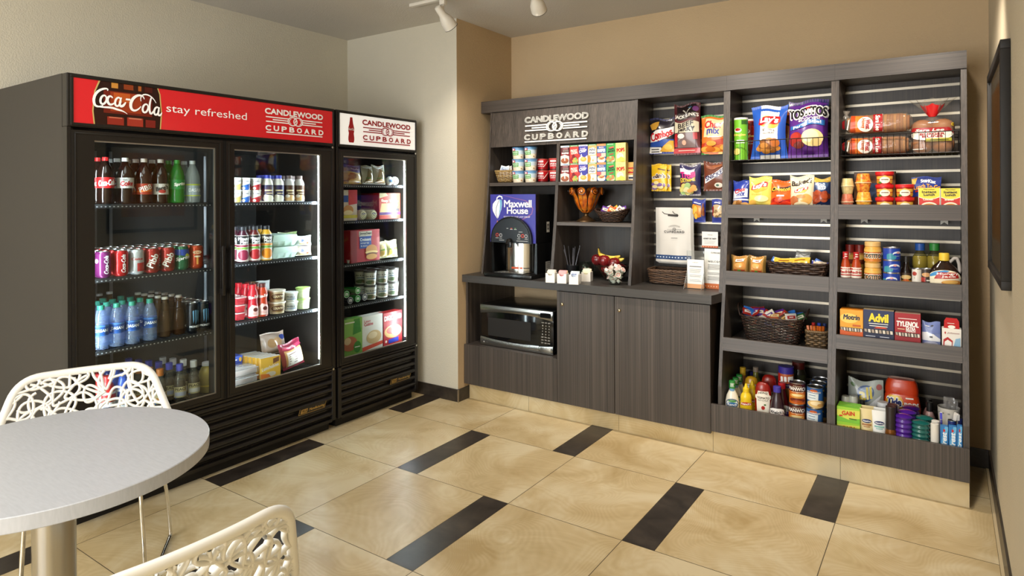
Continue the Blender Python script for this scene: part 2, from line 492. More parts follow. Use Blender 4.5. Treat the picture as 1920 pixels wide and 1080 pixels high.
# framed picture on the right wall
def picture():
    r = empty('framed_picture', (XR, 3.24, 1.54))
    y0, y1, z0, z1, t, fw = -0.44, 0.42, -0.435, 0.44, 0.030, 0.032
    fr = mat('17130f', 0.6)
    mb = MB()
    for (a, b, c, d) in ((y0, y1, z1 - fw, z1), (y0, y1, z0, z0 + fw), (y0, y0 + fw, z0 + fw, z1 - fw), (y1 - fw, y1, z0 + fw, z1 - fw)):
        mb.box(-t, -0.001, a, b, c, d, fr, bev=0.002)
    mb.build('frame', r)
    MB().box(-0.018, -0.002, y0 + fw, y1 - fw, z0 + fw, z1 - fw, mat('b9b2a4', 0.8)).build('mat_board', r, smooth=False)
    def pic(nt, b, L):
        n = noise(nt, coords(nt), 3.2, 5, 0.6, (1, 1.6, 0.7), 1.2)
        rr = ramp(nt, [(0.3, '8a4a22'), (0.48, 'c47a3a'), (0.6, 'd09a5c'), (0.75, 'a85c2c')])
        L(n.outputs[0], rr.inputs[0]); L(rr.outputs[0], b.inputs['Base Color']); b.inputs['Roughness'].default_value = 0.7
    MB().box(-0.0195, -0.0182, y0 + 0.13, y1 - 0.13, z0 + 0.15, z1 - 0.11, nodes_mat('orange_print', pic)).build('print', r, smooth=False)
    MB().box(-0.0225, -0.0205, y0 + fw, y1 - fw, z0 + fw, z1 - fw, clear('ffffff', 0.02, 1.0)).build('glass', r, smooth=False)
    tag(r, 'black framed orange abstract print with wide grey mat on the side wall', 'picture')
picture()

# ------------------------------------------------------------------ the snack shelving
LV = laminate('laminate_upright_grain', 'z'); LX = laminate('laminate_level_grain', 'x')
LD = laminate('laminate_dark', 'z', '19130e', '29201a', '372d24')
LK = laminate('laminate_worktop', 'x', '2e2b29', '3a3734', '47433f')
M_ALU = mat('a59d8e', 0.34, 0.9)
PROF = [(0.1305, 3.5745), (0.38, 3.580), (0.62, 3.616), (0.87, 3.660), (1.08, 3.692), (1.28, 3.720), (1.65, 3.755), (2.048, 3.785)]
def py(z):
    for (a, b), (c, d) in zip(PROF, PROF[1:]):
        if z <= c: return b + (d - b) * (z - a) / (c - a)
    return PROF[-1][1]
def side_poly(z0, z1, back):
    zs = [z0] + [z for z, _ in PROF if z0 + 0.01 < z < z1 - 0.01] + [z1]
    return [(py(z), z) for z in zs] + [(back, z1), (back, z0)]
BACK = 4.04
def slatwall(name, x0, x1, z0, z1, parent):
    mb = MB(); top = 2.012
    mb.box(x0, x1, BACK + 0.008, BACK + 0.03, z0, z1, LD)
    z = top; cuts = []
    while z > z0 + 0.02:
        if z < z1 - 0.01: cuts.append(z)
        z -= 0.0747
    cur = z1
    for c in cuts:
        mb.box(x0, x1, BACK, BACK + 0.009, c + 0.0072, cur, LD); cur = c - 0.0072
    mb.box(x0, x1, BACK, BACK + 0.009, z0, cur, LD)
    for c in cuts:
        mb.box(x0, x1, BACK + 0.003, BACK + 0.0079, c - 0.007, c + 0.007, M_ALU)
    return mb.build(name, parent, smooth=False)
HX0, HX1, B1, P2, P3, UX = -2.756, -1.607, -1.0525, -1.0525, -0.4865, 0.0842
PT = 0.0185
CT = 0.8854
def candle_logo(c):
    I = [('t', 'CANDLEWOOD', 0.5, 0.88, 1.0, 0.21, 0, 0.06)]
    for y, a, b in ((0.655, 0.01, 0.99), (0.565, 0.12, 0.87), (0.475, 0.01, 0.99)):
        I += [('r', c, a, 0.385, y - 0.022, y + 0.022), ('r', c, 0.615, b, y - 0.022, y + 0.022)]
    for cx in (0.452, 0.548):
        I += [('l', c, [(cx + 0.078 * math.cos(t * PI / 14), 0.565 + 0.165 * math.sin(t * PI / 14)) for t in range(29)], 0.02)]
        I += [('l', c, [(cx + (0.055 if cx < 0.5 else -0.055) * -math.cos(t * PI / 10), 0.565 + 0.115 * math.sin(t * PI / 10)) for t in range(-4, 5)], [0.004, 0.01, 0.014, 0.018, 0.02, 0.018, 0.014, 0.01, 0.004])]
    I += [('l', c, [(0.5, 0.64), (0.512, 0.59), (0.49, 0.55), (0.5, 0.49)], [0.004, 0.028, 0.03, 0.004])]
    x = 0.045
    for ch in 'CUPBOARD':
        I += [('t', ch, x, 0.225, 0.082, 0.19, 0, 0.06)]; x += 0.1305
    I += [('r', c, 0.01, 0.985, 0.03, 0.075)]
    return [(i[0], c) + tuple(i[1:]) if i[0] == 't' else i for i in I]
def within(items, x0, x1, y0, y1):
    """scale a set of printed items into a window of a face"""
    sx, sy = x1 - x0, y1 - y0; out = []
    for it in items:
        k = it[0]
        if k == 'r': out.append((k, it[1], x0 + it[2] * sx, x0 + it[3] * sx, y0 + it[4] * sy, y0 + it[5] * sy))
        elif k == 'e': out.append((k, it[1], x0 + it[2] * sx, y0 + it[3] * sy, it[4] * sx, it[5] * sy))
        elif k == 'p': out.append((k, it[1], [(x0 + a * sx, y0 + b * sy) for a, b in it[2]]))
        elif k == 'l':
            hw = it[3]; hw = [h * sy for h in hw] if isinstance(hw, list) else hw * sy
            out.append((k, it[1], [(x0 + a * sx, y0 + b * sy) for a, b in it[2]], hw))
        else: out.append((k, it[1], it[2], x0 + it[3] * sx, y0 + it[4] * sy, it[5] * sx, it[6] * sy) + tuple(it[7:]))
    return out

def hutch():
    r = empty('upper_cabinet', (-2.18, 3.66, CT))
    def P(mb, n, **k):
        o = mb.build(n, r, smooth=False); o.location = (2.18, -3.66, -CT); return o
    z0, z1 = CT + 0.0005, 2.048
    P(MB().prism(side_poly(z0, z1, YB - 0.001), 'x', HX0, HX0 + 0.014, LV), 'side_panel')
    P(MB().prism(side_poly(z0, z1, YB - 0.001), 'x', HX1 - PT, HX1, LV), 'side_panel')
    a, b = HX0 + 0.0145, HX1 - PT - 0.0005
    P(MB().box(a, b, BACK, BACK + 0.02, z0, z1, LD), 'back_panel')
    P(MB().prism([(py(1.793) + 0.002, 1.793), (py(2.046) + 0.002, 2.046), (py(2.046) + 0.022, 2.046), (py(1.793) + 0.022, 1.793)], 'x', a, b, LV), 'sign_panel')
    dp = side_poly(0.886, 1.7925, BACK - 0.001); dp = [(y + 0.002, z) if y < 3.9 else (y, z) for y, z in dp]
    P(MB().prism(dp, 'x', -2.187, -2.165, LV), 'divider')
    P(MB().box(a, -2.188, py(1.535) + 0.002, BACK - 0.001, 1.512, 1.535, LX), 'shelf')
    P(MB().box(-2.164, b, py(1.535) + 0.002, BACK - 0.001, 1.512, 1.535, LX), 'shelf')
    P(MB().box(-2.164, b, py(1.265) + 0.002, BACK - 0.001, 1.243, 1.265, LX), 'shelf')
    # raised letters
    mb = MB(); W_, H_ = 0.497, 0.186; ASPECT[0] = W_ / H_
    sl = (py(1.99) - py(1.81)) / 0.18
    art(mb, candle_logo('white'), lambda u, v, off: (-2.447 + u * W_, py(1.81) + 0.001 - 0.012 + sl * v * H_, 1.808 + v * H_), rough=0.4, step=0, base=0)
    o = P(mb, 'raised_lettering')
    md = o.modifiers.new('thickness', 'SOLIDIFY'); md.thickness = 0.010; md.offset = -1.0
    tag(r, 'dark laminate upper cabinet with white raised letters, cubbies and angled sides', 'cabinet')
hutch()
def bay_one():
    r = empty('slatwall_bay', (-1.33, 4.0, CT))
    o = slatwall('slat_panel', HX1 + 0.0005, P2 - PT - 0.0005, CT + 0.0005, 2.048, r); o.location = (1.33, -4.0, -CT)
    o = MB().prism(side_poly(CT + 0.0005, 2.048, YB - 0.001), 'x', P2 - PT, P2, LV).build('side_panel', r, smooth=False); o.location = (1.33, -4.0, -CT)
    tag(r, 'slatwall bay with aluminium grooves above the worktop end', 'display wall')
bay_one()
def display_bay(x0, x1, right, lips, label):
    xm = (x0 + x1) / 2
    r = empty('display_shelf_unit', (xm, 3.8, 0.0))
    def P(mb, n):
        o = mb.build(n, r, smooth=False); o.location = (-xm, -3.8, 0); return o
    z0 = 0.1305
    P(MB().prism(side_poly(z0, 2.048, YB - 0.001), 'x', x0 + 0.0003, x0 + PT, LV), 'side_panel')
    w = 0.024 if right else PT
    P(MB().prism(side_poly(z0, 2.048, YB - 0.001), 'x', x1 - w, x1 - 0.0003, LV), 'side_panel')
    a, b = x0 + PT + 0.0005, x1 - w - 0.0005
    o = slatwall('slat_panel', a, b, 0.14, 2.048, r); o.location = (-xm, -3.8, 0)
    for (zb, zt, la, lb) in lips:
        mb = MB()
        yb, yt = py(zb) + 0.012, py(zt) + 0.012
        mb.prism([(yb - 0.016, zb), (yt - 0.016, zt), (yt, zt), (yb, zb)], 'x', la, lb, LX)
        mb.box(la, lb, yt - 0.002, BACK - 0.001, zt - 0.0465, zt - 0.0305, LX)
        P(mb, 'shelf_tray')
    # front of the bottom bin stands a little proud of the uprights
    mb = MB().box(a, b, 3.577, BACK - 0.001, 0.204, 0.221, LX)
    P(mb, 'bin_floor')
    P(MB().box(x0 - (0 if right else 0.0335) + 0.0003, x1 - 0.0003, 3.5560, 3.5740, 0.1305, 0.283, LV, bev=0.001), 'bin_front')
    P(MB().box(x0, x1, 3.62, YB - 0.001, 0.0, 0.130, LD), 'plinth')
    for q in (0.18, 0.87):
        mx = la + (lb - la) * q; zb = lips[0][0]
        P(MB().prism([(mx - 0.016, zb - 0.003), (mx + 0.016, zb - 0.003), (mx + 0.016, zb - 0.03), (mx, zb - 0.018), (mx - 0.016, zb - 0.03)], 'y', BACK - 0.055, BACK - 0.052, mat('d8d6d0', 0.5)), 'tag_clip')
    tag(r, label, 'shelf unit')
display_bay(P2, P3, False, [(1.311, 1.386, -1.033, -0.5055), (0.935, 1.012, -1.033, -0.5055), (0.576, 0.647, -1.033, -0.5055)],
            'dark laminate snack shelf unit holding chip bags and woven baskets')
display_bay(P3, UX, True, [(1.313, 1.389, -0.467, 0.0595), (0.940, 1.013, -0.467, 0.0595), (0.657, 0.727, -0.467, 0.0595)],
            'dark laminate shelf unit at the wall end holding bread and medicine')
def fascia():
    mb = MB()
    for a, b in ((-2.8335, -1.0527), (-1.0523, -0.4867), (-0.4863, 0.0842)):
        mb.box(a, b, 3.783 if False else 3.775, YB - 0.001, 2.0485, 2.134, LX)
    o = mb.build('fascia_board', smooth=False)
    tag(o, 'long dark laminate header board along the top of the shelving', 'header')
fascia()
def base_cabinet():
    r = empty('base_cabinet', (-1.96, 3.8, 0.0))
    def P(mb, n, parent=None, smooth=False):
        o = mb.build(n, parent or r, smooth=smooth)
        if parent is None: o.location = (1.96, -3.8, 0)
        return o
    x0, x1 = -2.830, -1.088
    mb = MB()
    mb.box(x0, x0 + 0.018, 3.580, YB - 0.001, 0.1305, 0.836, LV).box(x1 - 0.018, x1, 3.580, YB - 0.001, 0.1305, 0.836, LD)
    mb.box(-2.083, -2.072, 3.580, YB - 0.06, 0.1305, 0.836, LD)
    mb.box(x0 + 0.018, x1 - 0.018, 3.580, YB - 0.001, 0.1305, 0.148, LV)
    mb.box(x0 + 0.018, -2.083, 3.572, YB - 0.001, 0.376, 0.394, LX)
    P(mb, 'carcass')
    P(MB().box(x0, -2.071, 3.556, 3.572, 0.1155, 0.3935, LV, bev=0.001), 'drawer')
    for a, b, kx in ((-2.0685, -1.6705, -2.030), (-1.6665, -1.088, -1.634)):
        d = P(MB().box(a, b, 3.556, 3.575, 0.1155, 0.829, LV, bev=0.001), 'door')
        k = MB().lathe([(0.0105, 0), (0.0105, 0.006), (0.008, 0.010), (0.004, 0.0115), (0, 0.0115)], mat('cdbf9c', 0.2, 1.0), 18).box(-0.0012, 0.0012, -0.005, 0.005, 0.0105, 0.0122, mat('black')).build('lock', d)
        k.rotation_euler = (PI / 2, 0, 0); k.location = (kx, 3.556, 0.748)
    tk = MB()
    xs = [-2.8235, -2.32, -1.665, -1.089, -0.448, 0.0842]
    for a, b in zip(xs, xs[1:]):
        tk.box(a + 0.001, b - 0.001, 3.606, 3.618, 0.0, 0.1295, M_TL)
    tk.box(xs[0], xs[-1], 3.6075, 3.6185, 0.0, 0.1290, M_GROUT)
    P(tk, 'toe_kick')
    tag(r, 'dark laminate base cabinet with two lockable doors and open microwave niche', 'cabinet')
base_cabinet()
MBW = MB().prism([(-2.8325, 3.5394), (-1.0755, 3.5394), (-1.054, 3.66), (-1.054, YB - 0.001), (-2.8325, YB - 0.001)], 'z', 0.8365, CT, LK)
tag(MBW.build('worktop', smooth=False), 'dark laminate worktop carrying the coffee brewer and fruit', 'countertop')

# ------------------------------------------------------------------ refrigerated merchandisers
XF = -3.13
def blackcoat(nt, b, L):
    n = noise(nt, coords(nt), 400, 2)
    b.inputs['Base Color'].default_value = (*rgb('26221f'), 1); b.inputs['Roughness'].default_value = 0.42
    bump(nt, b, n.outputs[0], 0.15, 0.001)
M_BLK = nodes_mat('black_coat', blackcoat)
M_BLK2 = mat('1b1816', 0.3); M_INT = mat('100e0c', 0.8); M_RUB = mat('100e0d', 0.6)
M_GLASS = clear('f2f6f4', 0.015, 1.0)
M_TUBE = mat((0.82, 0.92, 1.0), 0.5, emit=70.0, name='light_tube')
M_STEEL = mat('c9c9c6', 0.25, 1.0)
M_WIRE = mat('2a2a2c', 0.3, 0.5)
def louvre_poly(z0, z1, n):
    """front of the grille: a row of rounded louvres"""
    p = []; h = (z1 - z0) / n
    for i in range(n):
        a = z0 + i * h
        p += [(-0.012, a + 0.03 * h), (-0.012, a + 0.24 * h), (0.004, a + 0.34 * h), (0.012, a + 0.5 * h), (0.0125, a + 0.7 * h), (0.006, a + 0.86 * h), (-0.006, a + 0.96 * h)]
    return p
def merchandiser(y0, y1, depth, doors, shelves, tubes, label, hz):
    """doors: (outer0, outer1, glass0, glass1, handle_y); built round its base, front facing +X"""
    cy = (y0 + y1) / 2; xb = XF - depth
    r = empty('display_fridge', ((XF + xb) / 2, cy, 0.0))
    ox = -(XF + xb) / 2
    def P(mb, n, parent=None, smooth=False):
        o = mb.build(n, parent or r, smooth=smooth)
        if parent is None: o.location = (ox, -cy, 0)
        return o
    t = 0.042; xd = XF - 0.052
    mb = MB()
    mb.box(xb, xd, y0, y0 + t, 0.055, 1.9844, M_BLK).box(xb, xd, y1 - t, y1, 0.055, 1.9844, M_BLK)
    mb.box(xb, xb + 0.05, y0 + t, y1 - t, 0.055, 1.9844, M_INT)
    mb.box(xb + 0.05, xd, y0 + t, y1 - t, 1.725, 1.9844, M_INT)
    mb.box(xb + 0.05, xd, y0 + t, y1 - t, 0.055, 0.382, M_INT)
    mb.box(xd, XF - 0.004, y0, doors[0][0] - 0.0006, 0.382, 1.751, M_BLK2).box(xd, XF - 0.004, doors[-1][1] + 0.0006, y1, 0.382, 1.751, M_BLK2)
    if len(doors) > 1:
        mb.box(xd - 0.07, xd, 1.909, 1.953, 0.382, 1.725, M_INT).box(xd, XF - 0.006, 1.9195, 1.9385, 0.382, 1.738, M_INT)
    P(mb, 'cabinet_body')
    # header with the lit sign
    mb = MB(); hz0, hz1 = 1.752, 1.9844
    mb.box(xd, XF - 0.004, y0, y1, hz0, hz1, M_BLK2, bev=0.004)
    P(mb, 'header')
    fr = MB(); s0, s1 = y0 + 0.013, y1 - 0.005
    for (a, b, c, d) in ((s0, s1, 1.966, 1.978), (s0, s1, 1.757, 1.770), (s0, s0 + 0.012, 1.770, 1.966), (s1 - 0.012, s1, 1.770, 1.966)):
        fr.box(XF - 0.004, XF + 0.002, a, b, c, d, M_BLK2, bev=0.002)
    P(fr, 'sign_frame')
    for (a, b, g0, g1, hy) in doors:
        d = MB(); z0, z1, gz0, gz1 = 0.385, 1.738, 0.425, 1.697
        for (p, q, c, e) in ((a, b, gz1, z1), (a, b, z0, gz0), (a, g0, gz0, gz1), (g1, b, gz0, gz1)):
            d.box(XF - 0.022, XF, p, q, c, e, M_BLK2)
            d.box(XF - 0.047, XF - 0.022, p if p == a else p + 0.045, q if q == b else q - 0.03, c if c == z0 else max(c, gz1 + 0.01 if c == gz1 else c), e if e == z1 else min(e, gz0 - 0.01 if e == gz0 else e), M_BLK2) if q - p > 0.05 else None
        o = P(d, 'door')
        g = MB().box(XF - 0.012, XF - 0.008, g0, g1, gz0, gz1, M_GLASS).build('glass', o, smooth=False)
        ed = MB()
        for (p, q, c, e) in ((g0, g1, gz1 - 0.006, gz1), (g0, g1, gz0, gz0 + 0.005), (g1 - 0.006, g1, gz0 + 0.005, gz1 - 0.006)):
            ed.box(XF - 0.014, XF - 0.006, p, q, c, e, mat('a8a6a0', 0.3, 0.8))
        ed.build('glass_edge', o, smooth=False)
        lp = MB()
        m_ = 0.012
        for (p, q, c, e) in ((a + m_, b - m_, z1 - 0.016, z1 - 0.010), (a + m_, b - m_, z0 + 0.008, z0 + 0.014), (a + m_, a + m_ + 0.006, z0 + 0.014, z1 - 0.016), (b - m_ - 0.006, b - m_, z0 + 0.014, z1 - 0.016)):
            lp.box(XF, XF + 0.004, p, q, c, e, M_BLK2, bev=0.0015)
        lp.build('frame_ridge', o)
        if hy:
            h = MB().box(XF + 0.018, XF + 0.032, hy - 0.009, hy + 0.009, 0.93, 1.19, M_BLK2, bev=0.005)
            h.box(XF, XF + 0.020, hy - 0.007, hy + 0.007, 0.94, 0.965, M_BLK2).box(XF, XF + 0.020, hy - 0.007, hy + 0.007, 1.155, 1.18, M_BLK2)
            h.build('handle', o)
    for (a, b, z) in shelves:
        sh = MB()
        xi0, xi1 = xb + 0.06, XF - 0.075
        for k in range(int((b - a) / 0.022) + 1):
            y = a + 0.004 + k * 0.022
            sh.tube([(xi0, y, z - 0.003), (xi1, y, z - 0.003)], 0.0018, M_WIRE, 5)
        for x in (xi0, (xi0 + xi1) / 2, xi1 - 0.002):
            sh.tube([(x, a, z - 0.007), (x, b, z - 0.007)], 0.003, M_WIRE, 6)
        sh.box(xi1 - 0.001, xi1 + 0.004, a, b, z - 0.018, z + 0.001, mat('3a3c40', 0.25, 0.3))
        for k in range(int((b - a) / 0.018)):
            y = a + 0.009 + k * 0.018
            sh.box(xi1 + 0.004, xi1 + 0.0052, y - 0.003, y + 0.003, z - 0.013, z - 0.008, mat('b9bcc0', 0.3, 0.6))
        P(sh, 'wire_shelf')
    for (y, sgn) in tubes:
        tb = MB().tube([(XF - 0.046, y, 0.45), (XF - 0.046, y, 1.69)], 0.0105, M_TUBE, 10)
        tb.tube([(XF - 0.046, y, 0.425), (XF - 0.046, y, 0.45)], 0.014, M_STEEL, 10).tube([(XF - 0.046, y, 1.69), (XF - 0.046, y, 1.715)], 0.014, M_STEEL, 10)
        P(tb, 'light_tube', smooth=True)
    # shelf standards on the back wall
    st = MB()
    for (a, b, z) in shelves[:1]: pass
    for y in ([y0 + 0.35, y0 + 0.42] if len(doors) == 1 else [y0 + 0.42, y0 + 0.50, y0 + 1.05, y0 + 1.16]):
        st.box(xb + 0.05, xb + 0.056, y - 0.008, y + 0.008, 0.40, 1.70, mat('6f7276', 0.3, 0.8))
    P(st, 'shelf_standard')
    # grille
    g = MB(); gz0, gz1 = 0.062, 0.376
    ya, yb = y0 + 0.030, y1 - 0.030
    poly = louvre_poly(gz0 + 0.012, gz1 - 0.008, 6)
    pts = [(XF - 0.012 + x, z) for x, z in poly] + [(XF - 0.05, gz1 - 0.008), (XF - 0.05, gz0 + 0.012)]
    # prism along y wants (x, z)
    g.prism(pts, 'y', ya, yb, M_BLK2)
    for (a, b) in ((y0 + 0.003, ya), (yb, y1 - 0.003)): g.box(XF - 0.05, XF + 0.002, a, b, gz0, gz1, M_BLK2, bev=0.003)
    g.box(XF - 0.05, XF, ya, yb, gz0 - 0.006, gz0 + 0.012, M_BLK2).box(XF - 0.05, XF, ya, yb, gz1 - 0.008, gz1 + 0.003, M_BLK2)
    P(g, 'grille')
    npl = MB(); ny = y1 - 0.085
    gold = mat('c9a860', 0.3, 0.7); w = 0.19
    nz = gz0 + 0.102
    sf = lambda u, v, off: (XF + 0.003 + off, ny - w + u * w + (v - 0.5) * 0.012, nz + v * 0.034)
    ASPECT[0] = w / 0.034
    npl.add([sf(0, 0, -0.003), sf(1, 0, -0.003), sf(1, 1, -0.003), sf(0, 1, -0.003)], [(0, 1, 2, 3)], M_BLK)
    art(npl, [('r', gold, 0, 1, 0, 0.06), ('r', gold, 0, 0.012, 0, 1), ('r', gold, 0.988, 1, 0, 1), ('r', gold, 0.06, 0.30, 0.2, 0.85), ('t', 'black', 'TRUE', 0.18, 0.52, 0.2, 0.4, 0, 0.03), ('t', gold, 'Manufacturing', 0.66, 0.5, 0.58, 0.55, 0, 0.02)], sf)
    P(npl, 'name_plate')
    for (y, z) in [(doors[-1][1] - 0.012, 1.745), (doors[-1][1] - 0.012, 0.380)]:
        P(MB().tube([(XF - 0.01, y, z), (XF + 0.006, y, z)], 0.007, M_STEEL, 10), 'hinge', smooth=True)
    ft = MB().box(xb + 0.03, XF - 0.045, y0 + 0.02, y1 - 0.02, 0.0, 0.0548, M_RUB)
    P(ft, 'plinth')
    tag(r, label, 'fridge')
    return r, P
def sign_face(y0, y1, z0, z1):
    ASPECT[0] = (y1 - y0) / (z1 - z0)
    return lambda u, v, off: (XF - 0.0035 + off, y0 + u * (y1 - y0), z0 + v * (z1 - z0))
SCRIPT_COKE = None
def coke_script(c, x0, x1, y0, y1):
    """flowing white script with long tails"""
    def bez(a, b, q, d, n=10):
        return [tuple(a[i] * (1 - t) ** 3 + 3 * b[i] * t * (1 - t) ** 2 + 3 * q[i] * t * t * (1 - t) + d[i] * t ** 3 for i in (0, 1)) for t in [k / n for k in range(n + 1)]]
    L = []
    def st(pts, w0=0.025, w1=0.025, wm=0.05):
        w0, w1, wm = w0 * 0.8, w1 * 0.8, wm * 0.8
        n = len(pts) - 1
        L.append(('l', c, pts, [w0 + (wm - w0) * math.sin(PI * i / n) if i < n / 2 else w1 + (wm - w1) * math.sin(PI * i / n) for i in range(n + 1)]))
    st(bez((0.19, 0.88), (0.24, 1.05), (0.02, 0.95), (0.005, 0.5)) + bez((0.005, 0.5), (0.0, 0.2), (0.06, 0.2), (0.13, 0.3))[1:], 0.02, 0.02, 0.06)
    st(bez((0.005, 0.42), (0.02, 0.1), (0.2, 0.32), (0.3, 0.22)) + bez((0.3, 0.22), (0.36, 0.17), (0.4, 0.2), (0.47, 0.06))[1:], 0.01, 0.01, 0.05)
    def o_(cx, cy, rx, ry): st([(cx + rx * math.cos(t * PI / 8) + 0.25 * ry * math.sin(t * PI / 8) * 0.3, cy + ry * math.sin(t * PI / 8)) for t in range(2, 19)], 0.035, 0.035, 0.05)
    o_(0.135, 0.52, 0.04, 0.17)
    st(bez((0.26, 0.62), (0.24, 0.78), (0.16, 0.62), (0.2, 0.42)) + bez((0.2, 0.42), (0.22, 0.32), (0.26, 0.36), (0.3, 0.48))[1:], 0.03, 0.02, 0.06)
    o_(0.335, 0.50, 0.038, 0.17)
    st(bez((0.385, 0.68), (0.36, 0.5), (0.35, 0.34), (0.385, 0.34)) + bez((0.385, 0.34), (0.42, 0.36), (0.44, 0.5), (0.45, 0.52))[1:], 0.03, 0.02, 0.06)
    L.append(('p', c, [(0.445, 0.60), (0.51, 0.60), (0.515, 0.67), (0.45, 0.67)]))
    st(bez((0.72, 0.72), (0.7, 0.98), (0.55, 0.85), (0.52, 0.5)) + bez((0.52, 0.5), (0.5, 0.16), (0.6, 0.14), (0.67, 0.42))[1:], 0.02, 0.02, 0.07)
    st(bez((0.67, 0.62), (0.63, 0.98), (0.82, 1.05), (0.9, 0.62)), 0.015, 0.015, 0.035)
    o_(0.735, 0.36, 0.04, 0.17)
    st(bez((0.83, 0.80), (0.83, 0.9), (0.77, 0.4), (0.81, 0.18)) + bez((0.81, 0.18), (0.83, 0.14), (0.85, 0.24), (0.86, 0.3))[1:], 0.03, 0.02, 0.05)
    o_(0.905, 0.30, 0.035, 0.16)
    st(bez((0.95, 0.46), (0.93, 0.3), (0.92, 0.12), (0.95, 0.13)) + bez((0.95, 0.13), (0.97, 0.14), (0.98, 0.2), (0.99, 0.26))[1:], 0.03, 0.015, 0.05)
    return within(L, x0, x1, y0, y1)
M_RED = mat('cf2027', 0.3, coat=0.4, emit=0.10)
def two_door():
    r, P = merchandiser(1.2035, 2.661, 0.80, [(1.219, 1.919, 1.310, 1.880, 1.905), (1.939, 2.650, 1.985, 2.556, 1.954)],
        [(1.25, 1.90, 1.411), (1.25, 1.90, 1.070), (1.25, 1.90, 0.739), (1.25, 1.90, 0.396),
         (1.96, 2.585, 1.412), (1.96, 2.585, 1.077), (1.96, 2.585, 0.755), (1.96, 2.585, 0.396)],
        [(1.272, 1), (1.969, 1), (2.580, 1)], 'black two-door glass fridge with red lit header sign, drinks behind glass', None)
    mb = MB(); y0, y1, z0, z1 = 1.2285, 2.644, 1.770, 1.966
    sf = sign_face(y0, y1, z0, z1)
    I = [('r', M_RED, 0, 1, 0, 1)]
    # bottle photo: brown glass, lit facets
    bx0, bx1 = 0.058, 0.262
    I += [('p', '2a0f08', [(bx0 + 0.016, 1), (bx1 - 0.006, 1), (bx1 + 0.001, 0.85), (bx1 + 0.006, 0.4), (bx1 + 0.002, 0), (bx0 - 0.002, 0), (bx0 - 0.006, 0.3), (bx0, 0.75)]),
          ('p', 'c9b06a', [(bx0 + 0.013, 1), (bx0 + 0.018, 1), (bx0 + 0.004, 0.75), (bx0 - 0.002, 0.3), (bx0 + 0.002, 0), (bx0 - 0.002, 0), (bx0 - 0.006, 0.3), (bx0, 0.75)]),
          ('p', 'c9b06a', [(bx1 - 0.006, 1), (bx1 - 0.010, 1), (bx1 - 0.003, 0.85), (bx1 + 0.002, 0.4), (bx1 - 0.002, 0), (bx1 + 0.002, 0), (bx1 + 0.006, 0.4), (bx1 + 0.001, 0.85)]),
          ('r', '6e1f10', 0.085, 0.235, 0.28, 0.80), ('r', '9c3a18', 0.105, 0.20, 0.33, 0.78), ('r', 'c05a22', 0.115, 0.165, 0.56, 0.77),
          ('r', 'c88a3a', 0.108, 0.128, 0.87, 0.99), ('r', '8a3a18', 0.145, 0.175, 0.87, 0.99), ('r', 'a85a26', 0.19, 0.20, 0.87, 0.99), ('r', '4a150c', 0.21, 0.236, 0.86, 0.99),
          ('r', '8f2a1c', 0.095, 0.145, 0.02, 0.20), ('r', 'a03424', 0.155, 0.205, 0.02, 0.22), ('r', '7a2018', 0.213, 0.245, 0.02, 0.2), ('r', 'c46a50', 0.10, 0.14, 0.17, 0.20), ('r', 'c87a60', 0.16, 0.20, 0.185, 0.215)]
    I += coke_script('ffffff', 0.055, 0.268, 0.26, 0.86)
    I += [('t', 'ffffff', 'stay refreshed', 0.433, 0.515, 0.305, 0.26, 0, 0.006)]
    I += within(candle_logo('ffffff'), 0.665, 0.945, 0.13, 0.86)
    art(mb, I, sf, rough=0.35, step=0.0002)
    P(mb, 'sign')
def one_door():
    r, P = merchandiser(2.6748, 3.4037, 0.80, [(2.690, 3.394, 2.729, 3.304, None)],
        [(2.725, 3.345, 1.519), (2.725, 3.345, 1.283), (2.725, 3.345, 1.003), (2.725, 3.345, 0.735), (2.725, 3.345, 0.400)],
        [(3.330, 1)], 'black single-door glass fridge with white header sign, frozen food behind glass', None)
    mb = MB(); y0, y1, z0, z1 = 2.700, 3.3865, 1.770, 1.966
    sf = sign_face(y0, y1, z0, z1)
    c = 'a8141c'
    I = [('r', mat('f6f5f2', 0.35, emit=0.30), 0, 1, 0, 1)]
    I += [('p', c, [(0.125, 0.90), (0.155, 0.90), (0.157, 0.82), (0.162, 0.70), (0.176, 0.55), (0.176, 0.46), (0.170, 0.38), (0.176, 0.25), (0.176, 0.16), (0.168, 0.08), (0.112, 0.08), (0.104, 0.16), (0.104, 0.25), (0.110, 0.38), (0.104, 0.46), (0.104, 0.55), (0.118, 0.70), (0.123, 0.82)])]
    I += coke_script('ffffff', 0.106, 0.174, 0.46, 0.56)
    I += within(candle_logo(c), 0.275, 0.925, 0.11, 0.88)
    art(mb, I, sf, rough=0.35, step=0.0002)
    P(mb, 'sign')
two_door(); one_door()
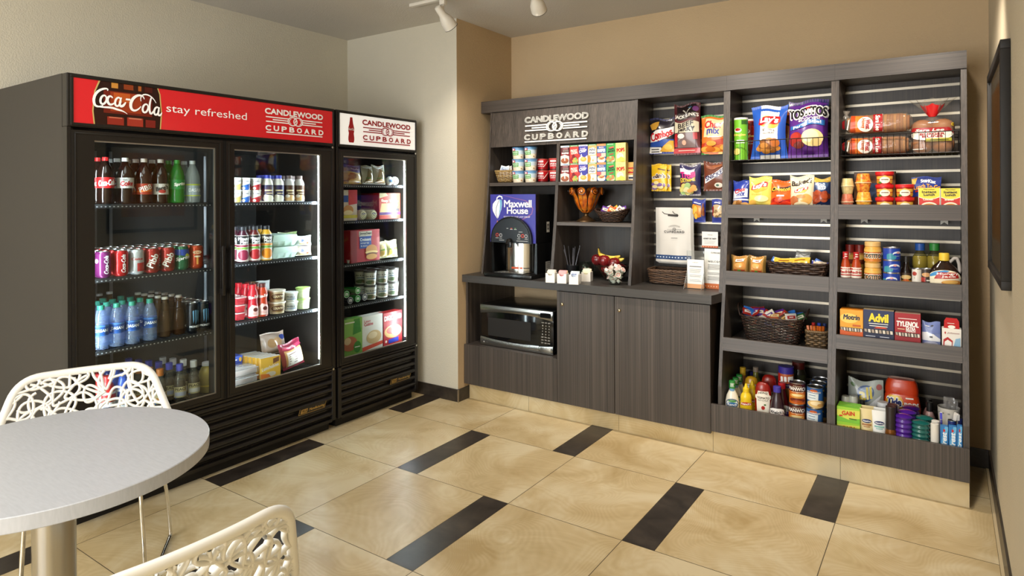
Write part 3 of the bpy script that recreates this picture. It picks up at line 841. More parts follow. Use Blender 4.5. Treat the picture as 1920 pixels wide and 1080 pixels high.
# ------------------------------------------------------------------ builders for packs, bottles, bags, baskets
def fit(u0, u1, vt, y, zb):
    """width, height and place of a pack whose front stands in the plane y on the level zb"""
    a = at_y(u0, vt, y); b = at_y(u1, vt, y); c = at_y((u0 + u1) / 2, vt, y)
    l, r = a.x, b.x; m = (l + r) / 2
    for lo, hi in ((-1.0325, -0.5060), (-0.4670, 0.0590)):
        if lo < m < hi and y > 3.58: l, r = max(l, lo + 0.002), min(r, hi - 0.002)
    return (l + r) / 2, r - l, c.z - zb
def carton(name, w, d, h, col, front=(), rough=0.4, side=None, top=None, part='printed_front'):
    mb = MB().box(-w / 2, w / 2, 0, d, 0, h, mat(col, rough), bev=0.0012, seg=1)
    o = mb.build(name)
    if side:
        MB().box(-w / 2 - 0.0004, w / 2 + 0.0004, 0.002, d - 0.002, 0.002, h - 0.002, mat(side, rough)).build('side_panel', o)
    if top:
        MB().box(-w / 2 + 0.001, w / 2 - 0.001, 0.001, d - 0.001, h - 0.001, h + 0.0004, mat(top, rough)).build('top_flap', o)
    if front:
        art(MB(), front, flat(w, h, 0), rough).build(part, o)
    return o
def bag(name, w, h, t, col, front=(), seal=None, rough=0.28, seed=0, both=0.07, pinch=0.05, lean=0.0, full=0.55, hang=False, coat=0.3):
    rnd = random.Random(seed * 31 + 5)
    ph = [rnd.uniform(0, 6.28) for _ in range(6)]
    def depth(a, b):
        bb = min(1, max(0, (b - both) / (1 - 2 * both)))
        e = max(0.0, math.sin(PI * min(1, max(0, a)))) ** 0.55 * max(0.0, math.sin(PI * bb ** (0.72 if not hang else 1.25))) ** full
        wr = 0.05 * math.sin(9 * a + 5 * b + ph[0]) * math.sin(7 * b + ph[1]) + 0.04 * math.sin(21 * a + ph[2]) * math.exp(-9 * min(bb, 1 - bb))
        return t / 2 * e * (1 + wr)
    def xx(a, b):
        k = 1 - pinch * math.sin(PI * b) + 0.012 * math.sin(6 * b + ph[3])
        return (a - 0.5) * w * k
    def zz(a, b):
        return h * b + (0.006 * math.sin(7 * a + ph[4]) * (b > 0.5) + 0.012 * (2 * a - 1) ** 2 * max(0, b - 0.5)) * (h / 0.2)
    m = mat(col, rough, coat=coat); ms = mat(seal or col, rough, coat=coat)
    mb = MB()
    y0 = t / 2
    mb.grid(lambda a, b: (xx(a, b), y0 - depth(a, b) - 0.0004, zz(a, b)), 16, 20, m)
    mb.grid(lambda a, b: (xx(1 - a, b), y0 + depth(1 - a, b) + 0.0004, zz(1 - a, b)), 16, 20, m)
    o = mb.build(name, angle=60)
    sf = lambda a, b, off: (xx(a, b), y0 - depth(a, b) - 0.0006 - off * 1.6, zz(a, b))
    ASPECT[0] = w / h
    o['pack_depth'] = t
    for b0, b1 in ((0.0, both * 0.7), (1 - both * 0.7, 1.0)):
        MB().grid(lambda a, b: (xx(a, b0 + (b1 - b0) * b), y0 - 0.0018 - 0.0009 * math.sin(a * 150), zz(a, b0 + (b1 - b0) * b)), 40, 2, ms).build('crimped_seal', o)
    if front:
        art(MB(), front, sf, rough, nx=14, coat=coat, base=0.0006).build('printed_front', o)
    return o
def tub(name, r0, r1, h, col, front=(), lid=None, lidh=0.010, n=28, rough=0.35, span=PI * 0.9, rim=0.0):
    mb = MB().lathe([(r0 * 0.9, 0.002), (r0, 0), (r0, 0.001), (r1, h - lidh)], mat(col, rough), n)
    o = mb.build(name)
    if lid:
        MB().lathe([(r1 + rim, h - lidh - 0.001), (r1 + 0.0018 + rim, h - lidh), (r1 + 0.0022 + rim, h - 0.002), (r1 + 0.001 + rim, h), (r1 - 0.004, h), (r1 - 0.005, h - 0.002), (0, h - 0.002)], mat(lid, rough), n).build('lid', o)
    if front:
        rf = lambda z: r0 + (r1 - r0) * z / (h - lidh)
        art(MB(), front, drum(r1, 0, h - lidh, span, rf=rf), rough, nx=24).build('printed_label', o)
    return o
def can(name, r, h, col, front=(), rough=0.3, metal=0.0, span=PI * 0.95, drink=False):
    al = mat('c3c5c8', 0.28, 1.0)
    if drink:
        body = [(r * 0.74, 0.0), (r * 0.8, 0.002), (r * 0.98, 0.011), (r, 0.016), (r, h - 0.018), (r * 0.97, h - 0.012), (r * 0.83, h - 0.003)]
        top = [(r * 0.83, h - 0.003), (r * 0.85, h), (r * 0.80, h), (r * 0.77, h - 0.004), (0, h - 0.004)]
        z0, z1 = 0.014, h - 0.017
    else:
        body = [(r * 0.985, 0.004), (r * 0.985, h - 0.004)]; z0, z1 = 0.004, h - 0.004
        top = [(r * 0.985, h - 0.004), (r, h - 0.003), (r, h), (r * 0.955, h), (r * 0.93, h - 0.005), (r * 0.6, h - 0.006), (0, h - 0.006)]
    o = MB().lathe(body, mat(col, rough, metal), 28).build(name)
    e = MB().lathe(top, al, 28)
    if drink:
        e.box(-0.006, 0.006, -0.012, 0.006, h - 0.004, h - 0.0025, al)
    else:
        e.lathe([(r * 0.93, 0.005), (r, 0.003), (r, 0.0), (r * 0.9, 0.0)], al, 28)
    e.build('lid', o)
    if front:
        art(MB(), front, drum(r * (1 if drink else 0.985), z0, z1, span), rough, nx=24).build('printed_label', o)
    return o
def bottle(name, prof, body, cap=None, capc='white', label=None, front=(), lz=None, n=26, sx=1.0, sy=1.0, span=PI * 0.95, fill=None, capn='cap', lr=0.0006, rough=0.3, ribs=True):
    """prof: (r, z) outline; cap (r, z0, z1); label colour with lz (z0, z1)"""
    bm_ = body if isinstance(body, bpy.types.Material) else mat(body, rough, coat=0.3)
    o = MB().lathe(prof, bm_, n, sx=sx, sy=sy).build(name, angle=50)
    def R(z):
        for (a, b), (c, d) in zip(prof, prof[1:]):
            if b <= z <= d and d > b: return a + (c - a) * (z - b) / (d - b)
        return prof[-1][0]
    if fill:
        fm, fz = fill
        p2 = [(max(r - 0.0016, 0.0), z + 0.001) for r, z in prof if z < fz] + [(max(R(fz) - 0.0016, 0.001), fz)]
        MB().lathe(p2, fm, n, sx=sx, sy=sy).build('contents', o)
    if cap:
        r, a, b = cap
        cm = mat(capc, 0.4)
        MB().lathe([(r, a), (r, b - 0.0015), (r - 0.0015, b), (0, b)], cm, 20, lobes=(lambda an, z: 1 + 0.012 * math.cos(20 * an)) if ribs else None).build(capn, o)
    if lz:
        z0, z1 = lz
        pf = lambda z: R(z) + lr
        k = 8
        if label:
            lab = MB().lathe([(pf(z0 + (z1 - z0) * i / k), z0 + (z1 - z0) * i / k) for i in range(k + 1)], label if isinstance(label, bpy.types.Material) else mat(label, 0.4), n, sx=sx, sy=sy)
            lab.f = lab.f[:k * n]; lab.m = lab.m[:k * n]
        else: lab = MB()
        if front:
            f0 = drum(R((z0 + z1) / 2), z0, z1, span, rf=pf)
            art(lab, front, lambda a, b, off: (lambda p: (p[0] * sx, p[1] * sy, p[2]))(f0(a, b, off)), 0.4, nx=24)
        lab.build('label', o)
    return o
def weave(mb, m1, m2, x, y, z0, z1, rows, n, r, flare=1.0, oval=True, amp=0.35, power=2.6, zf=None, stake=None):
    """basket wall: rows of strands passing in front of and behind the stakes"""
    def P(t, f, off):
        k = flare + (1 - flare) * 0
        sc = (1 - f) * 1.0 + f * flare
        c, s = math.cos(t), math.sin(t)
        q = (abs(c) ** power + abs(s) ** power) ** (-1 / power)
        return ((x * sc + off) * q * c, (y * sc + off) * q * s)
    for j in range(rows):
        f = (j + 0.5) / rows
        pts = []
        K = n * 4
        for i in range(K):
            t = 2 * PI * i / K
            off = r * amp * 2 * math.sin(n / 2 * t + (PI if j % 2 else 0))
            px, py_ = P(t, f, off)
            z = z0 + (z1 - z0) * f + (zf(t, f) if zf else 0)
            pts.append((px, py_, z))
        mb.tube(pts, r, m1 if j % 3 else m2, 6, closed=True)
    for i in range(n):
        t = 2 * PI * (i + 0.5) / n
        a = P(t, 0, 0); b = P(t, 1, 0)
        zt = (zf(t, 1) if zf else 0)
        mb.tube([(a[0], a[1], z0), ((a[0] + b[0]) / 2, (a[1] + b[1]) / 2, (z0 + z1 + zt) / 2), (b[0], b[1], z1 + zt)], r * 0.8, m2, 5)
    return P
def basket(name, x, y, h, m1, m2, rows=9, n=20, r=0.0045, flare=1.15, power=2.6, zf=None, rim=1.3, handles=False):
    """x, y are half sizes at the base"""
    mb = MB()
    P = weave(mb, m1, m2, x, y, r, h - r, rows, n, r, flare, power=power, zf=zf)
    K = 40
    fl = [P(2 * PI * i / K, 0.0, 0) for i in range(K)]
    mb.add([(0, 0, r)] + [(a, b, r) for a, b in fl], [(0, 1 + i, 1 + (i + 1) % K) for i in range(K)], m2)
    inner = MB()
    o = mb.build(name, angle=80)
    rm = MB()
    for k in (0, 1):
        pts = []
        for i in range(80):
            t = 2 * PI * i / 80; a, b = P(t, 1, r * 0.6 * math.sin(16 * t + PI * k))
            pts.append((a, b, h + r * 0.6 * math.cos(16 * t + PI * k) + (zf(t, 1) if zf else 0)))
        rm.tube(pts, r * rim * 0.75, m1, 6, closed=True)
    rm.build('rim', o, angle=80)
    if handles:
        for s in (-1, 1):
            hb = MB()
            for k in range(3):
                pts = []
                for i in range(17):
                    t = PI * i / 16
                    pts.append((s * (x * flare + 0.004 + 0.02 * math.sin(t)) + 0.002 * math.sin(9 * t + 2 * k), y * 0.62 * math.cos(t) + 0.003 * math.sin(8 * t + 2.1 * k), h - 0.004 + (0.058) * math.sin(t) + 0.003 * math.cos(8 * t + 2.1 * k)))
                hb.tube(pts, r * 0.8, m1, 6)
            hb.build('handle', o, angle=80)
    return o
def wire_basket(name, w, d, h, m, pitch=0.026):
    mb = MB()
    x0, x1 = -w / 2, w / 2
    R = 0.0027
    for z in (h, 0.004): mb.tube([(x0, 0, z), (x1, 0, z), (x1, d, z), (x0, d, z)], R, m, 6, closed=True)
    k = int(w / pitch)
    for i in range(k + 1):
        x = x0 + w * i / k
        mb.tube([(x, -0.0012, h), (x, -0.0012, 0.006), (x, 0.004, 0.0022), (x, d, 0.0022), (x, d, h)], 0.0014, m, 5)
    for j in range(1, 6):
        y = d * j / 6
        mb.tube([(x0, y, 0.004), (x1, y, 0.004)], 0.0016, m, 5)
    for x in (x0, x1):
        for j in range(1, 5):
            y = d * j / 5
            mb.tube([(x, y, 0.004), (x, y, h)], 0.0014, m, 5)
    o = mb.build(name)
    hk = MB()
    for x in (x0 + 0.06, x1 - 0.06):
        hk.box(x - 0.01, x + 0.01, d, d + 0.004, h - 0.03, h + 0.012, m).box(x - 0.01, x + 0.01, d + 0.004, d + 0.014, h + 0.006, h + 0.010, m)
    hk.build('wall_hook', o)
    return o
def sachet(name, w, h, col, items=(), t=0.003):
    mb = MB().grid(lambda a, b: ((a - 0.5) * w, -t * math.sin(PI * a) ** 0.6 * math.sin(PI * b) ** 0.6, b * h), 6, 6, mat(col, 0.5))
    mb.grid(lambda a, b: ((0.5 - a) * w, t * math.sin(PI * a) ** 0.6 * math.sin(PI * b) ** 0.6, b * h), 6, 6, mat(col, 0.5))
    o = mb.build(name)
    if items:
        ASPECT[0] = w / h
        art(MB(), items, lambda a, b, off: ((a - 0.5) * w, -t * math.sin(PI * a) ** 0.6 * math.sin(PI * b) ** 0.6 - off, b * h), 0.5).build('printed_front', o)
    return o
def dup(o, x, y, z, rz=0.0, label=None, cat=None, group=None, rx=0.0, ry=0.0):
    c = copy_tree(o)
    for k in ('label', 'category', 'group', 'kind'):
        if k in c: del c[k]
    return put(c, x, y, z, rz, label, cat, group, rx, ry)
def chips(c1, c2, cx, cy, rx, ry, n=9, seed=1):
    rnd = random.Random(seed); out = []
    for i in range(n):
        a = rnd.uniform(0, 6.28); q = math.sqrt(rnd.random())
        out.append(('e', c1 if i % 2 else c2, cx + rx * q * math.cos(a), cy + ry * q * math.sin(a), rx * 0.42, ry * 0.5))
    return out
M_DW1 = mat('33221a', 0.45); M_DW2 = mat('1d130e', 0.5); M_DW3 = mat('4a3426', 0.45)
M_TN1 = mat('a98c56', 0.6); M_TN2 = mat('87693a', 0.6)
M_BWIRE = mat('14110f', 0.35, 0.4)
M_CHROME = mat('d6d4cf', 0.08, 1.0)
# ------------------------------------------------------------------ upper cabinet: cups, cereal, bowls
ZS = 1.5358
def oat_cup(kind):
    w = 'ffffff'
    if kind == 'green':
        I = [('r', 'c9dbe6', 0, 1, 0.45, 1), ('r', '6d9cc4', 0, 1, 0.82, 1), ('r', 'd9cdb4', 0, 1, 0, 0.45), ('e', 'efe6d2', 0.70, 0.25, 0.22, 0.2), ('e', 'b98c50', 0.80, 0.2, 0.06, 0.06), ('e', 'e8dcc0', 0.6, 0.3, 0.08, 0.08),
             ('r', '4f9a3e', 0.20, 0.60, 0.36, 0.74), ('t', w, 'QUAKER', 0.40, 0.62, 0.34, 0.10, 0, 0.03), ('t', w, 'oatmeal', 0.40, 0.48, 0.3, 0.1), ('r', 'b8202a', 0.22, 0.42, 0.76, 0.98), ('e', w, 0.32, 0.88, 0.06, 0.08)]
        return tub('oatmeal_cup', 0.037, 0.046, 0.083, 'cfd6d8', I, lid='4f7fae', lidh=0.007)
    I = [('r', 'b3191f', 0, 1, 0, 1), ('p', '8a1015', [(0.5, 0), (1, 0), (1, 0.9), (0.75, 0.55)]), ('p', 'e8dcd0', [(0.62, 0.35), (0.92, 0.95), (0.95, 0.9), (0.66, 0.32)]), ('r', w, 0.26, 0.62, 0.76, 0.92), ('t', 'a3161c', 'QUAKER', 0.44, 0.84, 0.3, 0.09, 0, 0.03),
         ('t', w, 'APPLES &', 0.44, 0.58, 0.4, 0.12, 0, 0.03), ('t', w, 'cranberry', 0.44, 0.40, 0.4, 0.12, 0, 0.02), ('r', '5a0d10', 0, 1, 0, 0.14)]
    return tub('oatmeal_cup', 0.037, 0.046, 0.083, 'b3191f', I, lid='c04a40', lidh=0.006)
og = oat_cup('green'); orr = oat_cup('red')
CY_ = 3.822
first = True
names = ('bottom', 'middle', 'top')
for c, (u, nm) in enumerate(((972.5, 'nearer the straw basket'), (995.5, 'beside the red cups'))):
    for k in range(3):
        x = at_y(u, 310, CY_).x
        o = og if first else copy_tree(og)
        first = False
        put(o, x, CY_, ZS + k * 0.0835, 0.25, 'green and blue oatmeal cup, %s of the stack of three %s' % (names[k], nm), 'cup', 'oatmeal cups on the upper shelf')
for c, (u, nm) in enumerate(((1018, 'beside the green cups'), (1041.5, 'against the cubby divider'))):
    for k in range(2):
        x = at_y(u, 310, 3.905).x
        o = orr if (c, k) == (0, 0) else copy_tree(orr)
        put(o, x, 3.905, ZS + k * 0.0835, 0.25, 'red oatmeal cup, %s of the pair %s' % (('lower', 'upper')[k], nm), 'cup', 'oatmeal cups on the upper shelf')
def straw_basket():
    x, w, h = fit(921, 962, 320.6, 3.80, ZS)
    b = basket('straw_basket', w * 0.28, 0.045, 0.086, M_TN1, M_TN2, rows=9, n=18, r=0.0036, flare=1.42, power=4)
    put(b, x + 0.012, 3.845, ZS + 0.001, 0, 'small tan straw basket on the top shelf holding drink sachets', 'basket')
    for i, (dx, a, lb) in enumerate(((-0.018, 0.2, 'blue script drink sachet at the front of the straw basket'), (0.012, -0.25, 'blue script drink sachet tilting over the basket middle'), (0.030, -0.35, 'plain white sachet leaning out near the oatmeal cups'), (0.044, -0.4, 'dark edged sachet standing behind the others in the straw basket'))):
        s = sachet('drink_sachet', 0.075, 0.105, ['e9eef4', 'f0f0ee', 'f4f2ec', '5a2a3a'][i], [('r', 'c8d8ea', 0.05, 0.95, 0.55, 0.95), ('t', '2a4f9a', 'Swiss', 0.5, 0.75, 0.7, 0.2, 0, 0.01, 0.3), ('r', '333333', 0.365, 0.635, 0.328, 0.372)] if i < 2 else [('r', '444444', 0.23, 0.77, 0.667, 0.733)])
        put(s, x + dx, 3.815 + i * 0.013, ZS + 0.022, 0, lb, 'sachet', 'drink sachets in the straw basket', rx=-0.25 - 0.05 * i, ry=a)
straw_basket()
def cereal(i):
    w = 'ffffff'
    A = [dict(c='7a1c22', I=[('r', 'e8e6e0', 0, 1, 0.90, 1), ('r', '3c6aa8', 0.3, 0.95, 0.93, 0.97), ('r', '4a1216', 0, 1, 0.62, 0.90), ('t', 'd9a0a8', 'COCOA', 0.55, 0.82, 0.6, 0.08, 0, 0.02), ('r', '8a8580', 0.25, 0.9, 0.68, 0.74), ('t', w, 'KRISPIES', 0.55, 0.58, 0.78, 0.09, 0, 0.03), ('p', 'd8d0c8', [(0, 0), (1, 0), (1, 0.4), (0.5, 0.5), (0, 0.42)]), ('e', '8c4a2c', 0.5, 0.16, 0.45, 0.15), ('e', 'a05c38', 0.5, 0.2, 0.36, 0.08), ('p', w, [(0.4, 0.48), (0.5, 0.48), (0.56, 0.16), (0.46, 0.16)])]),
         dict(c='c23a34', I=[('r', '4b8f50', 0, 1, 0.92, 1), ('r', w, 0.14, 0.86, 0.951, 0.969), ('t', 'f6efe0', 'FROOT', 0.5, 0.70, 0.72, 0.12, 0.05, 0.03), ('t', 'f6efe0', 'LOOPS', 0.55, 0.57, 0.7, 0.12, 0.05, 0.03), ('p', '8f1f24', [(0, 0.15), (0.45, 0.5), (0.9, 0.3), (0.4, 0)]), ('e', '6e1418', 0.45, 0.38, 0.16, 0.1)] + chips('d9a24a', '7fae5a', 0.7, 0.15, 0.28, 0.14, 10, 3)),
         dict(c='3a3c98', I=[('r', 'eceae8', 0, 1, 0.92, 1), ('r', '5060a8', 0.1, 0.9, 0.94, 0.97), ('t', 'd8c8e8', 'Frosted', 0.45, 0.80, 0.6, 0.1, 0.12, 0.02, 0.2), ('t', w, 'CRISP', 0.48, 0.66, 0.8, 0.14, 0.12, 0.03, 0.2), ('p', 'efe8e0', [(0, 0), (1, 0), (1, 0.42), (0.7, 0.3), (0.3, 0.38), (0, 0.28)]), ('e', 'd9a24a', 0.55, 0.2, 0.36, 0.13), ('e', 'e8c070', 0.5, 0.23, 0.2, 0.06), ('t', w, '6', 0.32, 0.42, 0.16, 0.14, 0, 0.03), ('p', 'c0403a', [(0, 0.3), (0.16, 0.36), (0.14, 0.5), (0, 0.52)])]),
         dict(c='d8a668', I=[('r', '5a9a5c', 0, 1, 0.93, 1), ('r', w, 0.14, 0.86, 0.956, 0.974), ('p', 'f2ecdc', [(0.06, 0.42), (0.9, 0.42), (0.94, 0.76), (0.6, 0.84), (0.1, 0.76)]), ('t', '35507a', 'MINI', 0.5, 0.70, 0.66, 0.13, 0.08, 0.04), ('t', '35507a', 'Wheats', 0.48, 0.54, 0.66, 0.11, 0.08, 0.02, 0.2), ('r', 'ece4d2', 0.3, 1, 0, 0.38), ('e', 'e08a28', 0.16, 0.2, 0.2, 0.16), ('e', 'e8dfc8', 0.72, 0.2, 0.22, 0.13), ('e', 'c9a870', 0.6, 0.12, 0.1, 0.06)]),
         dict(c='33649f', I=[('r', 'd08a58', 0, 1, 0.88, 1), ('t', 'f0c8c8', 'RICE', 0.5, 0.80, 0.5, 0.08, 0, 0.02), ('t', w, 'KRISPIES', 0.5, 0.64, 0.86, 0.15, 0.03, 0.04), ('r', 'c05858', 0, 0.45, 0.32, 0.5), ('r', 'e0b8a8', 0.5, 1, 0.3, 0.5), ('e', 'e6e2d8', 0.5, 0.15, 0.45, 0.18), ('e', 'd4b070', 0.5, 0.22, 0.36, 0.09)] + chips('d8c080', 'a85040', 0.5, 0.24, 0.3, 0.06, 8, 6)),
         dict(c='3f9a48', I=[('r', w, 0.135, 0.765, 0.941, 0.959), ('p', 'c8604a', [(0.3, 0.78), (0.8, 0.84), (0.85, 0.76), (0.35, 0.70)]), ('t', '16281a', 'Apple', 0.52, 0.70, 0.6, 0.11, 0.12, 0.03, 0.2), ('t', '16281a', 'JACKS', 0.55, 0.57, 0.75, 0.12, 0.12, 0.04, 0.1), ('p', 'a04838', [(0.3, 0.42), (0.8, 0.48), (0.75, 0.40), (0.35, 0.36)]), ('e', 'd9c9a8', 0.5, 0.12, 0.46, 0.18)] + chips('c07a48', '8fae5a', 0.5, 0.15, 0.36, 0.13, 12, 9)),
         dict(c='efdc84', I=[('r', 'b89a50', 0.22, 0.58, 0.871, 0.889), ('t', 'b31f1c', 'POPS', 0.5, 0.62, 0.78, 0.19, 0.08, 0.06, 0.0), ('e', 'f4ecc4', 0.45, 0.28, 0.35, 0.18), ('r', 'a8986a', 0.32, 0.68, 0.351, 0.369), ('r', 'f2ea90', 0, 0.03, 0, 1), ('r', 'f2ea90', 0.97, 1, 0, 1)] + chips('e8d060', 'e4c850', 0.5, 0.12, 0.4, 0.1, 10, 4))]
    a = A[i]
    return a['c'], a['I']
cn = ['maroon crisped rice', 'red ring', 'violet frosted', 'tan wheat square', 'blue crisped rice', 'green apple ring', 'yellow corn puff']
edges = [1051, 1067.8, 1084.8, 1102, 1119, 1136.3, 1154.3, 1173.3]
yc = 3.765
for i in range(7):
    c, I = cereal(i)
    x0 = at_y(edges[i], 310, yc).x; x1 = at_y(edges[i + 1], 310, yc).x
    o = carton('cereal_box', (x1 - x0) * 0.965, 0.042, 0.1205, c, I, side='b89a58' if i == 6 else None)
    put(o, (x0 + x1) / 2, yc, ZS, 0, '%s cereal box in the lower row of small boxes' % cn[i], 'cereal box', 'small cereal boxes in the cubby')
    put(copy_tree(o), (x0 + x1) / 2, yc + 0.001, ZS + 0.121, 0, '%s cereal box in the upper row of small boxes' % cn[i], 'cereal box', 'small cereal boxes in the cubby')
o = carton('cereal_box', 0.072, 0.042, 0.118, 'd8b060', [('p', 'c02420', [(0.25, 0.4), (1, 0.4), (1, 0.72), (0.2, 0.7)]), ('t', 'f0d060', 'SMACKS', 0.6, 0.56, 0.6, 0.14, 0, 0.04), ('r', 'ece6d8', 0.3, 1, 0.05, 0.3), ('r', '222a44', 0.35, 0.9, 0.1, 0.2)])
put(o, at_y(1180, 320, 3.80).x + 0.003, 3.808, ZS, 0, 'tan cereal box with red blaze half hidden behind the cubby side', 'cereal box', 'small cereal boxes in the cubby')
# orange glass compote with curled petals
ZM = 1.2658
def compote():
    x, w, h = fit(1061, 1127, 361, 3.875, ZM)
    r = empty('glass_compote', (x + 0.020, 3.880, ZM))
    def og_(nt, b, L):
        n = noise(nt, coords(nt), 26, 3)
        rr = ramp(nt, [(0.3, 'b8420c'), (0.5, 'e0761a'), (0.75, 'f0a83a')]); L(n.outputs[0], rr.inputs[0]); L(rr.outputs[0], b.inputs['Base Color'])
        b.inputs['Roughness'].default_value = 0.12; b.inputs['Coat Weight'].default_value = 0.6
        b.inputs['Transmission Weight'].default_value = 0.15
    go = nodes_mat('amber_glass', og_); dk = mat('1c0c06', 0.3)
    N = 8
    MB().lathe([(0.066, 0), (0.066, 0.006), (0.05, 0.014), (0.03, 0.028), (0.016, 0.038), (0.014, 0.05), (0.022, 0.058), (0.02, 0.062)], mat('6a5236', 0.32, 0.8), 28).build('pedestal', r)
    R = w / 2 - 0.030
    for k in range(N):
        a0 = 2 * PI * k / N + 0.2
        pr = [(0.018, 0.060, 0.008), (0.045, 0.085, 0.024), (0.066, 0.125, 0.030), (0.080, 0.165, 0.031), (R * 0.92, 0.190, 0.029), (R * 0.985, 0.207, 0.026), (R * 0.97, 0.222, 0.024), (R * 0.88, 0.224, 0.021), (R * 0.84, 0.212, 0.017), (R * 0.88, 0.204, 0.010)]
        ca, sa = math.cos(a0), math.sin(a0)
        mb = MB()
        def pf(u, v):
            j = v * (len(pr) - 1); i = min(int(j), len(pr) - 2); f = j - i
            rr_, z, hw = [pr[i][q] + (pr[i + 1][q] - pr[i][q]) * f for q in range(3)]
            t = (u - 0.5) * 2; d = 0.010 * (1 - t * t)
            return ((rr_ + d) * ca - t * hw * sa, (rr_ + d) * sa + t * hw * ca, z)
        mb.grid(pf, 8, 27, go)
        mb.grid(lambda u, v: tuple(Vector(pf(1 - u, v)) - Vector((0.003 * ca, 0.003 * sa, 0))), 8, 27, go)
        p = mb.build('petal', r, angle=80)
        e = MB()
        # the rolled tip: a round scroll facing outwards
        cc = Vector(((R + 0.004) * ca, (R + 0.004) * sa, 0.205)); tn = Vector((-sa, ca, 0)); od = Vector((ca, sa, 0))
        p2 = MB().grid(lambda u, v: tuple(cc + tn * (0.028 * math.cos(2 * PI * u) * math.sin(PI * v / 2)) + Vector((0, 0, 0.027 * math.sin(2 * PI * u) * math.sin(PI * v / 2))) + od * (0.014 * math.cos(PI * v / 2))), 18, 6, go, wrap=True)
        p2.build('curled_tip', p, angle=80)
        e.tube([cc + tn * (q * math.cos(t)) + Vector((0, 0, 0.9 * q * math.sin(t))) + od * (0.016 * math.sqrt(max(0, 1 - (q / 0.031) ** 2)) + 0.001) for q, t in [(0.004 + 0.026 * k / 22, 0.5 * k - 4.0) for k in range(23)]], 0.0024, dk, 5)
        for s in (0.0, 1.0, 0.5):
            e.tube([Vector(pf(s, v / 26)) + Vector((0.0012 * ca, 0.0012 * sa, 0)) for v in range(4 if s == 0.5 else 1, 27)], 0.0022 if s != 0.5 else 0.001, dk, 5)
        e.build('dark_outline', p)
    tag(r, 'orange glass pedestal bowl with curled petals in the middle cubby', 'bowl')
compote()
def candy(name, i, s=1.0):
    cols = [('5a2a8a', 'f0e4c0'), ('efe8d8', '5a2a8a'), ('c8602a', 'efd9a0'), ('d8a83a', 'b0301c'), ('f0ece0', '7a3a1c'), ('b02a20', 'f2f0ea'), ('2a5aa8', 'e8eef4'), ('2f6a3a', 'f0ead0'), ('5a3420', 'e0b050'), ('d8d4cc', 'a81c20')]
    a, b = cols[i % len(cols)]
    ASPECT[0] = 1.5
    return sachet(name, 0.060 * s, 0.042 * s, a, [('r', b, 0.15, 0.85, 0.3, 0.7), ('r', a, 0.32, 0.68, 0.443, 0.557)], t=0.008 * s)
def dark_bowl():
    x0 = at_y(1103, 400, 3.80).x; x1 = at_y(1188, 400, 3.80).x; x = (x0 + x1) / 2 + 0.001
    x = min(x, -1.758)
    zf = lambda t, f: f * 0.020 * abs(math.cos(t)) ** 3
    b = basket('woven_bowl', 0.060, 0.045, 0.066, M_DW1, M_DW3, rows=8, n=22, r=0.0046, flare=1.85, power=2.2, zf=zf)
    put(b, x, 3.825, ZM + 0.001, 0.0, 'dark woven oval bowl of wrapped candy beside the glass compote', 'basket')
    spots = [(-0.055, 0.0, 0.3, 'purple and cream candy bar upright at the bowl edge near the compote'), (-0.035, 0.012, -0.4, 'white candy packet with purple band in the dark woven bowl'), (-0.008, -0.005, 0.5, 'orange candy packet in the middle of the dark woven bowl'), (0.018, 0.010, -0.6, 'gold candy packet with red band in the dark woven bowl'), (0.045, 0.0, 0.7, 'cream and brown candy packet in the dark woven bowl'), (0.062, 0.018, -0.2, 'purple tipped candy packet at the bowl end by the cabinet side')]
    for i, (dx, dy, a, lb) in enumerate(spots):
        put(candy('candy_packet', [0, 1, 2, 3, 4, 0][i]), x + dx, 3.825 + dy, ZM + 0.062 + 0.004 * (i % 2), 0.2 * a, lb, 'candy', 'candy packets in the dark woven bowl', rx=-0.35, ry=a)
dark_bowl()

